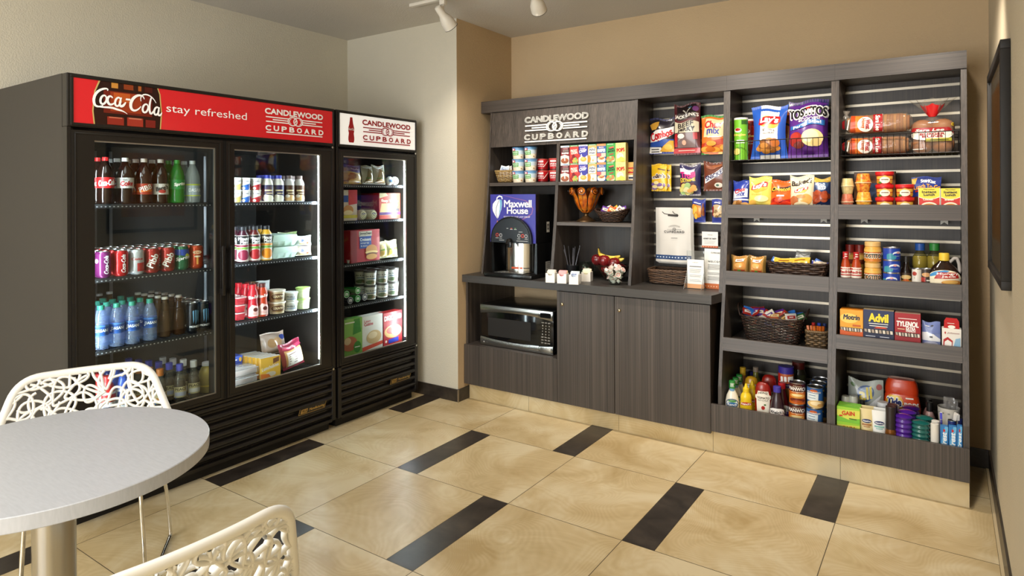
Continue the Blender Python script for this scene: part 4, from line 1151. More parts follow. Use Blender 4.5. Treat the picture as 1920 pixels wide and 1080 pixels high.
# ------------------------------------------------------------------ on the worktop
ZT_ = CT + 0.0003
def brewer():
    x0, x1 = -2.640, -2.268; yf = 3.585; zb = ZT_
    xc = (x0 + x1) / 2; w = x1 - x0; h = 1.452 - zb
    r = empty('coffee_brewer', (xc, yf, zb))
    bk = mat('121212', 0.22); bl = mat('3b3a94', 0.35, coat=0.3); st = mat('c8c5be', 0.2, 1.0)
    D = 0.44
    mb = MB().box(-w / 2, w / 2, 0.04, D, 0.235, h, bk, bev=0.006)
    mb.box(-w / 2, w / 2, 0.20, D, 0.03, 0.2345, bk, bev=0.004)
    for s in (-1, 1):
        mb.prism([(s * w / 2, 0.03), (s * (w / 2 - 0.022), 0.03), (s * (w / 2 - 0.014), 0.2345), (s * w / 2, 0.2345)], 'y', 0.05, 0.20, bk)
    mb.build('housing', r)
    MB().box(-w / 2 - 0.012, w / 2 + 0.005, -0.03, D - 0.02, 0.0, 0.03, bk, bev=0.006).build('base', r)
    mb = MB().box(-w / 2, w / 2, 0.034, 0.0402, 0.236, h, bl)
    sf = flat(w, h - 0.236, 0.034, 0, 0.236)
    I = [('l', '8a5a8a', [(0.3, 0.98), (0.55, 0.92), (0.78, 0.87), (0.9, 0.80), (0.945, 0.70), (0.92, 0.60), (0.8, 0.52), (0.66, 0.46), (0.56, 0.41), (0.53, 0.36)], [0.004, 0.005, 0.007, 0.008, 0.010, 0.010, 0.010, 0.010, 0.008, 0.006]),
         ('p', 'e9eef0', [(0.05, 0.72), (0.06, 0.80), (0.12, 0.87), (0.2, 0.895), (0.265, 0.88), (0.27, 0.78), (0.25, 0.68), (0.205, 0.56), (0.165, 0.485), (0.11, 0.56), (0.06, 0.65)]),
         ('p', '6aa8c8', [(0.21, 0.89), (0.265, 0.88), (0.268, 0.78), (0.24, 0.66), (0.19, 0.54), (0.215, 0.68), (0.225, 0.80)]),
         ('l', '222a5a', [(0.17, 0.49), (0.13, 0.6), (0.14, 0.72), (0.2, 0.88)], 0.005),
         ('l', 'e9eef0', [(0.15, 0.87), (0.16, 0.93), (0.21, 0.965), (0.265, 0.95), (0.275, 0.90)], 0.014),
         ('p', 'c87a50', [(0.158, 0.455), (0.168, 0.455), (0.178, 0.41), (0.163, 0.395), (0.150, 0.41)]),
         ('t', 'f4f3f0', 'Maxwell', 0.62, 0.805, 0.60, 0.145, 0, 0.02, 0, 0, 0.92), ('t', 'f4f3f0', 'House', 0.615, 0.665, 0.46, 0.135, 0, 0.02, 0, 0, 0.92), ('t', 'd8d4e4', 'GOOD TO THE LAST DROP', 0.60, 0.535, 0.58, 0.030, 0, 0.02)]
    art(mb, I, sf, 0.35, nx=1)
    mb.build('blue_panel', r)
    # black arch with buttons
    arch = [(-0.168, 0.0)] + [(-0.166 * math.cos(t * PI / 20), 0.20 + 0.155 * math.sin(t * PI / 20)) for t in range(21)] + [(0.168, 0.0)]
    a0 = MB().prism([(x, z + 0.06) for x, z in arch[1:-1]] + [(0.166, 0.235), (-0.166, 0.235)], 'y', 0.010, 0.0338, bk)
    pn = [(0.94 * x, 0.235 + max(0, (z + 0.06 - 0.235)) * 0.9 + 0.006) for x, z in arch[1:-1]]
    a0.prism(pn + [(0.155, 0.237), (-0.155, 0.237)], 'y', 0.006, 0.0100, mat('1d2126', 0.3))
    ar = a0.build('control_arch', r)
    bt = MB()
    sf = lambda u, v, off: ((u - 0.5) * 0.3, 0.0058 - off, 0.24 + v * 0.16); ASPECT[0] = 0.3 / 0.16
    ring = lambda c, x, y: ('l', c, [(x + 0.034 * math.cos(t * PI / 8), y + 0.064 * math.sin(t * PI / 8)) for t in range(17)], 0.016)
    B = [ring('b03a30', 0.14, 0.30), ring('9a9a9a', 0.24, 0.29), ring('9a9a9a', 0.74, 0.29), ring('c0402c', 0.84, 0.29), ring('9a9a9a', 0.93, 0.28)]
    B += [('r', 'b8b8b4', 0.10, 0.18, 0.16, 0.18), ('r', 'b8b8b4', 0.2, 0.28, 0.15, 0.17), ('r', 'b8b8b4', 0.2, 0.34, 0.07, 0.09), ('r', 'b8b8b4', 0.7, 0.78, 0.15, 0.17), ('r', 'b8b8b4', 0.68, 0.98, 0.06, 0.08), ('r', 'b8b8b4', 0.90, 0.98, 0.15, 0.17), ('r', 'b8b8b4', 0.74, 0.84, 0.44, 0.46), ('r', 'c8c8c4', 0.41, 0.46, 0.58, 0.60), ('r', 'c85040', 0.52, 0.57, 0.58, 0.61), ('r', '70a060', 0.63, 0.67, 0.58, 0.61), ('r', 'c8c8c4', 0.51, 0.58, 0.54, 0.56), ('r', 'c8c8c4', 0.62, 0.69, 0.54, 0.56)]
    art(bt, B, sf, 0.4); bt.build('buttons', ar)
    sp = MB().tube([(0, 0.03, 0.252), (0, -0.012, 0.248), (0.0, -0.02, 0.225)], 0.019, bk, 12).box(0.0, 0.03, -0.03, -0.012, 0.206, 0.246, bk, bev=0.004)
    sp.build('tap', r)
    # steel urn behind
    ur = MB().lathe([(0.128, 0.034), (0.128, 0.232)], st, 40, c=(0, 0.158), sy=0.82)
    u = ur.build('steel_urn', r)
    dr = drum(0.128, 0.034, 0.232, PI * 0.7)
    m2 = MB(); art(m2, [('r', 'c8502c', 0.42, 0.72, 0.11, 0.17), ('r', 'e8e4dc', 0.62, 0.66, 0.12, 0.16), ('r', '3a3a3a', 0.74, 0.92, 0.12, 0.15), ('r', 'e07a3a', 0.46, 0.6, 0.165, 0.175)], lambda a, b, off: (lambda p: (p[0], 0.158 + p[1] * 0.82, p[2]))(dr(a, b, off)), nx=20); m2.build('level_gauge', u)
    gr = MB().box(-0.12, 0.12, -0.02, 0.12, 0.030, 0.034, mat('3a3a38', 0.3, 0.7))
    for k in range(9): gr.box(-0.105 + k * 0.026, -0.095 + k * 0.026, -0.015, 0.05, 0.0338, 0.036, mat('a8a8a4', 0.25, 0.9))
    gr.build('drip_tray', r)
    # notices on the side, a chrome latch
    s1 = MB(); sx = w / 2 + 0.0004
    sff = lambda u, v, off: (sx + off, 0.16 + u * 0.062, 0.03 + v * 0.075); ASPECT[0] = 0.8
    art(s1, [('r', 'cfcac0', 0, 1, 0, 1), ('t', '333333', 'CAUTION', 0.5, 0.86, 0.8, 0.13, 0, 0.02), ('r', '55504a', 0.1, 0.9, 0.66, 0.70), ('r', '55504a', 0.1, 0.8, 0.54, 0.58), ('r', '55504a', 0.1, 0.85, 0.42, 0.46), ('r', '55504a', 0.1, 0.9, 0.12, 0.22)], sff); s1.build('notice', r)
    s2 = MB(); sff2 = lambda u, v, off: (sx + off, 0.175 + u * 0.038, 0.305 + v * 0.072); ASPECT[0] = 0.55
    art(s2, [('r', 'cfcac0', 0, 1, 0, 1), ('r', '66605a', 0.15, 0.85, 0.25, 0.8), ('r', 'bfbab0', 0.3, 0.7, 0.4, 0.6)], sff2); s2.build('notice', r)
    tag(r, 'blue and black coffee brewer with steel urn on the worktop', 'coffee machine')
brewer()
def caddy(u, v, lb, packs, rz):
    p = at_z(u, v, CT)
    w_ = mat('efece4', 0.25)
    a, b, h, t = 0.030, 0.036, 0.060, 0.003
    mb = MB().box(-a, a, -b, b, 0, t, w_)
    for (q, w2, c, d) in ((-a, a, -b, -b + t), (-a, a, b - t, b), (-a, -a + t, -b + t, b - t), (a - t, a, -b + t, b - t)):
        if c == -b:   # thumb notch
            n = [(-a, t), (a, t), (a, h)] + [(0.016 * math.cos(k * PI / 10), h - 0.016 * math.sin(k * PI / 10)) for k in range(11)] + [(-a, h)]
            mb.prism(n, 'y', c, d, w_)
        else: mb.box(q, w2, c, d, t, h, w_)
    o = mb.build('sweetener_caddy', smooth=False)
    put(o, p.x, p.y + b, CT + 0.0004, rz, 'white open sweetener caddy ' + lb, 'caddy', 'white sweetener caddies by the brewer')
    c, s = math.cos(rz), math.sin(rz)
    for i in range(5):
        col, tx, tc, nm = packs[0] if i < 3 or len(packs) == 1 else packs[1]
        k = sachet('sweetener_packet', 0.050, 0.066, col, [('r', tc, 0.08, 0.92, 0.62, 0.66), ('t', tc, tx, 0.5, 0.80, 0.7, 0.2, 0, 0.02)][:2 if tx else 1])
        ly = -0.022 + i * 0.010
        put(k, p.x - ly * s, p.y + b + ly * c, CT + 0.008 + 0.003 * (i % 3), rz, '%s sweetener packets upright in the caddy %s' % (nm, lb), 'packet', 'sweetener packets ' + lb, rx=-0.10)
caddy(1029, 530, 'nearest the brewer', [('e4dccf', '', '6a5a50', 'beige')], 0.25)
caddy(1050.5, 531.5, 'between the beige and blue lettered ones', [('e8a8a8', '', 'b04a58', 'pink and yellow'), ('ecd9a0', '', 'b0903a', 'pink and yellow')], 0.25)
caddy(1073, 533.5, 'with blue lettered packets at the front', [('dfe9ee', 'EQUAL', '2a4f9a', 'pale blue lettered')], 0.25)
caddy(1096, 528, 'set behind toward the creamer bowl', [('efe6cc', '', '8a9a5a', 'cream')], 0.25)
def stir_cup():
    p = at_z(1071, 512, CT); y = 3.815; x = at_y(1072, 500, y).x
    o = MB().lathe([(0.030, 0), (0.042, 0.085), (0.040, 0.085), (0.030, 0.004), (0, 0.004)], mat('17171a', 0.35), 24).build('stirrer_cup')
    put(o, x, y, CT + 0.0004, 0, 'black cup of stirrers at the back of the worktop', 'cup')
    rnd = random.Random(3)
    for i in range(9):
        a = rnd.uniform(0, 6.28); q = 0.028
        ex = math.cos(a) * 0.05; ey = math.sin(a) * 0.03
        s = MB().tube([(0, 0, 0), (ex * 0.6, ey * 0.6, 0.13), (ex, ey, 0.20 + rnd.uniform(-0.02, 0.02))], 0.0022, mat('5a5a60', 0.2), 5).build('stir_stick')
        put(s, x + math.cos(a) * 0.012, y + math.sin(a) * 0.012, CT + 0.006, 0, 'thin dark stir stick standing in the black cup', 'stirrer', 'stir sticks in the black cup')
stir_cup()
def round_jar():
    x, y = at_y(1098, 500, 3.83).x, 3.84
    o = MB().lathe([(0.04, 0), (0.058, 0.02), (0.062, 0.05), (0.056, 0.085), (0.042, 0.104), (0.046, 0.112), (0.043, 0.112), (0.039, 0.104), (0.052, 0.083), (0.058, 0.05), (0.054, 0.022), (0, 0.006)], clear('eef4f0', 0.02, 1.0), 28).build('candy_jar')
    put(o, x, y, CT + 0.0004, 0, 'round clear jar of wrapped mints beside the fruit basket', 'jar')
    rnd = random.Random(8)
    cl = ['1f7a3c', '2a8a48', 'c8ccc8', '5a3424', '8a4a3a', 'd8d8d2', '176a34', '444a44']
    for i in range(16):
        a = i * 2.4; q = 0.036 * math.sqrt((i % 6 + 0.5) / 6)
        z = 0.018 + 0.022 * (i // 5)
        m = MB().sphere((0, 0, 0), 0.0125, mat(cl[i % 8], 0.25, 0.3), 10, 6, s=(1.2, 0.9, 0.8))
        for s in (-1, 1): m.add([(s * 0.013, 0, 0), (s * 0.022, -0.008, 0.004), (s * 0.022, 0.008, -0.004)], [(0, 1, 2)], mat(cl[i % 8], 0.25, 0.3))
        c = m.build('wrapped_mint')
        put(c, x + q * math.cos(a), y + q * math.sin(a), CT + z, a, 'small shiny wrapped mint inside the round clear jar', 'candy', 'wrapped mints in the clear jar', rx=a)
round_jar()
def fruit():
    x0 = at_y(1118, 500, 3.80).x; x = at_y(1146, 495, 3.80).x; y = 3.83
    m = mat('3a2a20', 0.3, 0.6)
    r = MB()
    a0, b0 = 0.105, 0.085; zt = 0.098
    for q, z in ((1.0, zt), (0.80, 0.055), (0.52, 0.012)):
        r.tube([(a0 * q * math.cos(2 * PI * i / 36), b0 * q * math.sin(2 * PI * i / 36), z) for i in range(36)], 0.0030 if z > 0.05 else 0.0025, m, 6, closed=True)
    for i in range(26):
        t = 2 * PI * i / 26
        r.tube([(a0 * q * math.cos(t), b0 * q * math.sin(t), z) for q, z in ((1.0, zt), (0.92, 0.075), (0.80, 0.055), (0.66, 0.03), (0.52, 0.012), (0.26, 0.006), (0, 0.005))], 0.0018, m, 5)
    for i in range(3):
        t = 2 * PI * i / 3 + 0.5
        r.sphere((a0 * 0.5 * math.cos(t), b0 * 0.5 * math.sin(t), 0.006), 0.0062, m, 8, 6)
    o = r.build('fruit_basket')
    put(o, x, y, CT + 0.0006, 0, 'dark wire fruit basket of apples and bananas on the worktop', 'basket')
    def red(nt, b, L):
        n = noise(nt, coords(nt), 30, 4, mapping=(1, 1, 0.25)); rr = ramp(nt, [(0.35, '4e0d12'), (0.6, '7d1a1e'), (0.8, '96302a')])
        L(n.outputs[0], rr.inputs[0]); L(rr.outputs[0], b.inputs['Base Color']); b.inputs['Roughness'].default_value = 0.18; b.inputs['Coat Weight'].default_value = 0.5
    ra = nodes_mat('apple_skin', red)
    def apple():
        R = 0.040
        pr = []
        for k in range(17):
            t = -PI / 2 + PI * k / 16
            z = R * (0.92 * math.sin(t)); q = R * math.cos(t) ** 0.85 * (1.0 + 0.10 * math.sin(t)) if k not in (0, 16) else 0
            if k >= 15: z -= 0.008 * (k - 14)
            if k <= 1: z += 0.005 * (2 - k)
            pr.append((max(q, 0.0), z + R * 0.92))
        a = MB().lathe(pr, ra, 24, lobes=lambda an, z: 1 + 0.02 * math.cos(5 * an)).build('apple')
        MB().tube([(0, 0, 0.058), (0.002, 0, 0.070), (0.006, 0, 0.080)], 0.0016, mat('3a2614'), 6).build('stem', a)
        return a
    A = apple()
    # fruit sits inside the wire bowl, heaped above the rim
    spots = [(1132, 489, 3.79, 'glossy dark red apple at the front of the wire basket'), (1152, 494, 3.775, 'dark red apple lying under the bananas'), (1118, 487, 3.83, 'red apple at the basket end near the mint jar'), (1141, 505, 3.82, 'apple low in the wire basket under the others'), (1163, 505, 3.83, 'apple low in the wire basket beneath the banana tips')]
    for i, (u, v, yy, lb) in enumerate(spots):
        p = at_y(u, v, yy)
        put(A if i == 0 else copy_tree(A), p.x, p.y, p.z - 0.037, 0.7 * i, lb, 'apple', 'apples in the wire basket', rx=0.25 * (i % 3 - 1))
    def ban(nt, b, L):
        n = noise(nt, coords(nt), 40, 4); rr = ramp(nt, [(0.3, 'c9a232'), (0.55, 'e6c648'), (0.8, 'ecd468')])
        L(n.outputs[0], rr.inputs[0]); L(rr.outputs[0], b.inputs['Base Color']); b.inputs['Roughness'].default_value = 0.42
    bm = nodes_mat('banana_skin', ban); tip = mat('3b2a14', 0.6)
    def banana(pts, lb):
        P = [at_y(u, v, yy) for u, v, yy in pts]
        c = P[len(P) // 2]
        Q = []
        n = 24
        for k in range(n + 1):     # smooth through the points
            t = k / n * (len(P) - 1); i = min(int(t), len(P) - 2); f = t - i
            p0, p1, p2, p3 = P[max(i - 1, 0)], P[i], P[i + 1], P[min(i + 2, len(P) - 1)]
            Q.append(0.5 * ((2 * p1) + (p2 - p0) * f + (2 * p0 - 5 * p1 + 4 * p2 - p3) * f * f + (3 * p1 - p0 - 3 * p2 + p3) * f ** 3) - c)
        R = []
        for k in range(n + 1):
            f = k / n
            R.append(0.0045 + (0.0155 - 0.0045) * min(1, max(0, (f - 0.10) / 0.22)) if f < 0.5 else 0.0160 - 0.0118 * max(0, (f - 0.72) / 0.28) ** 1.6)
        o = MB().tube(Q, R, bm, 7).build('banana', angle=25)
        MB().tube([Q[-1], Q[-1] + (Q[-1] - Q[-2]).normalized() * 0.006], 0.0042, tip, 7).tube([Q[0], Q[0] + (Q[0] - Q[1]).normalized() * 0.006], 0.0048, tip, 7).build('tip', o)
        put(o, c.x, c.y, c.z, 0, lb, 'banana', 'bananas on the fruit basket')
    banana([(1122, 466, 3.84), (1125, 476, 3.84), (1135, 482, 3.83), (1150, 484, 3.82), (1163, 480, 3.81)], 'upper banana with long stem curving over the apples')
    banana([(1123, 467, 3.85), (1128, 482, 3.85), (1141, 491, 3.82), (1156, 490, 3.80), (1170, 485, 3.80)], 'lower banana with blackened tip toward the cabinet side')
fruit()
def creamer():
    x = at_y(1151, 520, 3.64).x; y = 3.655
    o = MB().lathe([(0.030, 0), (0.034, 0.006), (0.048, 0.04), (0.060, 0.075), (0.065, 0.09), (0.0625, 0.09), (0.057, 0.074), (0.045, 0.04), (0.030, 0.01), (0, 0.009)], clear('f2f6f4', 0.02, 1.0), 32).build('glass_bowl')
    put(o, x, y, CT + 0.0004, 0, 'clear tapered glass bowl full of creamer cups at worktop edge', 'bowl')
    lay = [(0.016, 0.016, 3), (0.040, 0.028, 5), (0.064, 0.036, 6), (0.086, 0.040, 6), (0.104, 0.018, 3)]
    k = 0
    proto = MB().lathe([(0.011, 0), (0.0135, 0.017), (0.017, 0.018), (0.017, 0.0195), (0, 0.0195)], mat('ece8de', 0.35), 18).build('creamer_cup')
    art(MB(), [('e', 'd98a84', 0.5, 0.5, 0.36, 0.36), ('e', 'efe6dc', 0.5, 0.5, 0.22, 0.2), ('r', 'b84a48', 0.365, 0.635, 0.469, 0.531)], lambda a, b, off: ((a - 0.5) * 0.034, (b - 0.5) * 0.034, 0.0195 + off)).build('foil_lid', proto)
    rnd = random.Random(12)
    for z, q, n in lay:
        for i in range(n):
            a = 2 * PI * i / n + z * 40
            c = proto if k == 0 else copy_tree(proto); k += 1
            put(c, x + q * math.cos(a), y + q * math.sin(a), CT + z, a + 1.2, 'white creamer cup with reddish foil lid heaped in glass bowl', 'creamer', 'creamer cups in the glass bowl', rx=rnd.uniform(0.2, 1.5), ry=rnd.uniform(-0.5, 0.5))
creamer()
def long_basket():
    x0 = at_y(1208, 510, 3.80).x; x1 = at_y(1290, 510, 3.80).x
    w = x1 - x0
    b = basket('woven_tray', w * 0.43, 0.085, 0.088, mat('5a4230', 0.5), mat('3a2a1e', 0.5), rows=11, n=22, r=0.0042, flare=1.13, power=5)
    put(b, (x0 + x1) / 2 + 0.002, 3.90, CT + 0.001, 0, 'brown woven rectangular tray under the white shopping bag', 'basket')
long_basket()

# ------------------------------------------------------------------ things hanging on the slatwall
def hook(x, z, yf):
    MB().tube([(x, BACK + 0.001, z), (x, yf + 0.012, z), (x, yf + 0.008, z + 0.010)], 0.0018, M_CHROME, 6).build('peg_hook', BAY1, loc=(1.33, -4.0, -CT))
BAY1 = [o for o in COL.objects if o.name.startswith('slatwall_bay')][0]
def hang(nm, u0, u1, vt, vb, t, col, I, lb, yf=3.95, seed=1, rz=0.0, hk=True, **k):
    p = at_y((u0 + u1) / 2, vt, yf); q = at_y((u0 + u1) / 2, vb, yf)
    w = at_y(u1, vt, yf).x - at_y(u0, vt, yf).x
    o = bag(nm, w, p.z - q.z, t, col, I, seed=seed, hang=True, **k)
    put(o, p.x, yf, q.z, rz, lb, 'snack bag', 'snack bags hung on the slatwall')
    if hk: hook(p.x, p.z - 0.010, yf + t / 2)
    return o, p, q
hang('snack_bag', 1215, 1262, 222, 288, 0.055, '26222a', [('r', '26222a', 0, 1, 0.62, 1), ('p', 'd09a3a', [(0.02, 0.82), (0.42, 0.9), (0.40, 0.78), (0.3, 0.66), (0.12, 0.66)]), ('r', '2c4fa0', 0, 1, 0.2, 0.4), ('p', 'f0eee8', [(0, 0.33), (0.4, 0.36), (0.8, 0.46), (1, 0.54), (1, 0.74), (0.7, 0.74), (0.3, 0.64), (0, 0.5)]), ('t', 'c01f2a', 'Combos', 0.5, 0.54, 0.9, 0.20, 0.28, 0.05), ('l', 'b01c26', [(0, 0.34), (0.4, 0.37), (0.8, 0.47), (1, 0.56)], 0.012), ('p', 'ecebe6', [(0, 0.02), (0.5, 0.02), (0.5, 0.18), (0, 0.2)]), ('r', '222222', 0.078, 0.402, 0.117, 0.143), ('r', '222222', 0.078, 0.402, 0.0468, 0.0732), ('p', 'd8a43c', [(0.42, 0.06), (1, 0.04), (1, 0.36), (0.86, 0.36), (0.6, 0.22)]), ('e', 'e8bc58', 0.78, 0.18, 0.16, 0.08)], 'black and blue pretzel snack bag with red slanted lettering on slatwall', seal='2c3c90', seed=2)
hang('snack_bag', 1261, 1311, 195, 290, 0.05, '5c2428', [('r', '2a1c1c', 0.12, 0.86, 0.70, 0.97), ('t', 'e6e0d4', "JACK LINK'S", 0.5, 0.76, 0.92, 0.085, 0, 0.02), ('l', 'd8d2c4', [(0.36, 0.9), (0.44, 0.86), (0.5, 0.81), (0.56, 0.86), (0.64, 0.9)], 0.010), ('e', '4a8ab0', 0.62, 0.93, 0.08, 0.03), ('e', '8a4a8a', 0.84, 0.88, 0.12, 0.05), ('p', 'c9c0a6', [(0.02, 0.44), (0.98, 0.44), (0.98, 0.64), (0.02, 0.66)]), ('t', '2a211d', 'BEEF', 0.48, 0.595, 0.6, 0.085, 0, 0.05), ('t', '2a211d', 'JERKY', 0.5, 0.49, 0.66, 0.085, 0, 0.05), ('r', '6a5452', 0.16, 0.84, 0.14, 0.43), ('r', 'a8262a', 0.76, 0.92, 0.3, 0.43), ('r', 'a8262a', 0.03, 0.15, 0.16, 0.42), ('e', 'e4dccf', 0.3, 0.37, 0.14, 0.05), ('e', 'd8a48c', 0.42, 0.24, 0.08, 0.05), ('r', 'b0343a', 0, 1, 0.03, 0.13), ('r', 'e8dcd0', 0.185, 0.815, 0.069, 0.091)], 'tall dark red beef jerky bag between two snack bags', yf=3.94, seed=3)
hang('snack_bag', 1312, 1362, 216, 289, 0.055, 'd8752a', [('p', 'f0d0a0', [(0.2, 0.9), (0.9, 0.9), (0.95, 0.45), (0.1, 0.45)]), ('t', 'c01f28', 'Chex', 0.48, 0.76, 0.62, 0.17, 0.12, 0.05, 0.2), ('t', '2a3c98', 'mix', 0.48, 0.60, 0.5, 0.15, 0.12, 0.05, 0.2), ('p', 'b83a1c', [(0, 0.28), (1, 0.42), (1, 0.26), (0, 0.14)]), ('r', 'f4e8d0', 0.28, 0.82, 0.437, 0.463)] + chips('e8a03a', 'c8661c', 0.5, 0.16, 0.46, 0.13, 14, 5), 'orange snack mix bag with green top hanging by the upright', seal='3f8a36', seed=4)
a, p, q = hang('candy_bag', 1220.5, 1249, 308, 358, 0.02, 'dfb31c', [('t', 'ffffff', "m&m's", 0.5, 0.56, 0.86, 0.17, 0.12, 0.08), ('t', '4a2a1c', "m&m's", 0.5, 0.56, 0.80, 0.14, 0.12, 0.05), ('r', '5a3a1c', 0.45, 0.92, 0.78, 0.82)] + chips('e9d9a0', '7a5a9a', 0.5, 0.2, 0.42, 0.13, 14, 7), 'yellow chocolate candy bag at the front of a pair', seed=5, pinch=0.02)
put(copy_tree(a), p.x + 0.021, 3.975, q.z - 0.003, 0, 'yellow chocolate candy bag hanging behind its twin', 'snack bag', 'snack bags hung on the slatwall')
hang('candy_bag', 1272, 1312, 308, 367, 0.045, '28244f', [('p', 'e8e6f0', [(0.02, 0.84), (0.75, 0.84), (0.7, 0.70), (0.04, 0.68)]), ('t', 'c02a7a', 'Trolli', 0.42, 0.66, 0.7, 0.17, 0.12, 0.07), ('t', 'e8c23a', 'EXTREME', 0.42, 0.50, 0.74, 0.10, 0.1, 0.04), ('p', '5a2430', [(0, 0.08), (0.7, 0.08), (0.74, 0.42), (0, 0.42)])] + chips('c8c06a', '9ab87a', 0.4, 0.22, 0.34, 0.16, 14, 3) + chips('e0a45a', 'd8d0a0', 0.55, 0.2, 0.3, 0.12, 8, 9), 'dark blue gummy candy bag with magenta lettering', seal='8a8488', seed=6)
hang('candy_bag', 1317, 1366, 304, 358, 0.04, '6a3420', [('p', 'f0ecec', [(0.06, 0.26), (1.0, 0.72), (1.0, 0.92), (0.06, 0.46)]), ('t', '28265a', 'SNICKERS', 0.53, 0.59, 0.98, 0.15, 0.43, 0.05, 0.15), ('e', 'e4dccf', 0.6, 0.2, 0.16, 0.09), ('e', '4f7a6a', 0.56, 0.2, 0.06, 0.04), ('e', '8a4a2a', 0.3, 0.82, 0.2, 0.06), ('e', '9a5a38', 0.55, 0.88, 0.2, 0.05)], 'brown chocolate bar bag with slanted white band and navy letters', seed=7)
nutI = [('r', '25358c', 0, 1, 0.78, 1), ('r', '25358c', 0, 1, 0, 0.22), ('r', 'c8842a', 0.02, 0.7, 0.24, 0.76)] + chips('e6b03a', 'd88a24', 0.36, 0.5, 0.32, 0.24, 16, 2) + chips('7a3a20', '9a5a30', 0.85, 0.5, 0.12, 0.24, 8, 4) + [('r', 'ffffff', 0.18, 0.72, 0.822, 0.858)]
hang('nut_bag', 1297, 1322, 374, 417, 0.025, '25358c', nutI, 'blue bag of golden nuts hanging beside the white shopping bag', seed=8)
nutI2 = [('r', '25358c', 0, 1, 0.78, 1), ('r', '25358c', 0, 1, 0, 0.22), ('r', 'b8a078', 0.1, 0.8, 0.24, 0.76), ('r', '8a1c24', 0.0, 0.14, 0.3, 0.7), ('r', '6a2a20', 0.8, 1, 0.3, 0.7), ('p', 'f0ece0', [(0.2, 0.3), (0.3, 0.3), (0.7, 0.74), (0.6, 0.74)])] + chips('d8b888', '8a6a3a', 0.45, 0.4, 0.3, 0.14, 12, 12) + [('r', 'ffffff', 0.225, 0.675, 0.822, 0.858)]
hang('nut_bag', 1334, 1359, 374, 418, 0.025, '25358c', nutI2, 'blue bag of mixed nuts hanging against the upright', seed=9)
def shopping_bag():
    yf = 3.93
    p = at_y(1262, 389, yf); q = at_y(1262, 491, yf); w = at_y(1294, 440, yf).x - at_y(1229, 440, yf).x; h = p.z - q.z
    wh = mat('cbc8c2', 0.45)
    bend = lambda a, b: 0.010 * math.sin(PI * a) * b * 0 - 0.012 * math.sin(PI * a) * (1 - b) + 0.004 * math.sin(12 * a + 3) * (1 - b) + 0.003 * math.sin(8 * a + 5 * b)
    mb = MB()
    for k in range(4):
        dy = 0.006 * k
        mb.grid(lambda a, b: ((a - 0.5) * w * (1 + 0.02 * (1 - b)) + 0.004 * k, dy + bend(a, b), h * b - 0.004 * k), 18, 12, wh)
    o = mb.build('shopping_bag', angle=70)
    ASPECT[0] = w / h
    sf = lambda a, b, off: ((a - 0.5) * w * (1 + 0.02 * (1 - b)), bend(a, b) - 0.0005 - off, h * b)
    dk = '3a3a3c'
    I = [('r', '22406e', 0, 1, 0.045, 0.125)] + [('e', 'c8d4e4', 0.06 + 0.088 * i, 0.085, 0.022, 0.011) for i in range(11)]
    I += [('t', dk, 'CUPBOARD', 0.54, 0.555, 0.56, 0.042, 0, 0.03, 0, 0, 1.25), ('t', dk, 'CANDLEWOOD', 0.54, 0.645, 0.32, 0.025, 0, 0.0, 0, 0.9), ('r', dk, 0.34, 0.50, 0.594, 0.599), ('r', dk, 0.58, 0.75, 0.594, 0.599), ('e', dk, 0.54, 0.607, 0.045, 0.022), ('e', 'cbc8c2', 0.54, 0.607, 0.028, 0.014), ('e', dk, 0.54, 0.607, 0.010, 0.010), ('r', dk, 0.46, 0.64, 0.436, 0.444)]
    art(MB(), I, sf, 0.5, nx=18).build('printed_front', o)
    art(MB(), [('p', '2a2420', [(0.34, 0.845), (0.64, 0.83), (0.66, 0.865), (0.36, 0.88)]), ('l', '2a2420', [(0.19, 0.92), (0.25, 0.885), (0.38, 0.87)], 0.006), ('l', '2a2420', [(0.48, 0.93), (0.54, 0.885), (0.64, 0.87)], 0.006)], sf, 0.6).build('handle_slot', o)
    put(o, p.x, yf, q.z, 0, 'white plastic shopping bag with dark lettering and blue hem on slatwall', 'bag')
    hook(p.x, p.z - h * 0.12, yf + 0.02)
shopping_bag()
def card(nm, w, h, col, I, t=0.0015):
    o = MB().box(-w / 2, w / 2, 0, t, 0, h, mat(col, 0.5)).build(nm, smooth=False)
    art(MB(), I, flat(w, h, 0), 0.5).build('printed_front', o)
    return o
lines = lambda x0, x1, ys, c='8a8a86', hw=0.006: [('r', c, x0, x1 - 0.04 * (i % 3), y - hw, y + hw) for i, y in enumerate(ys)]
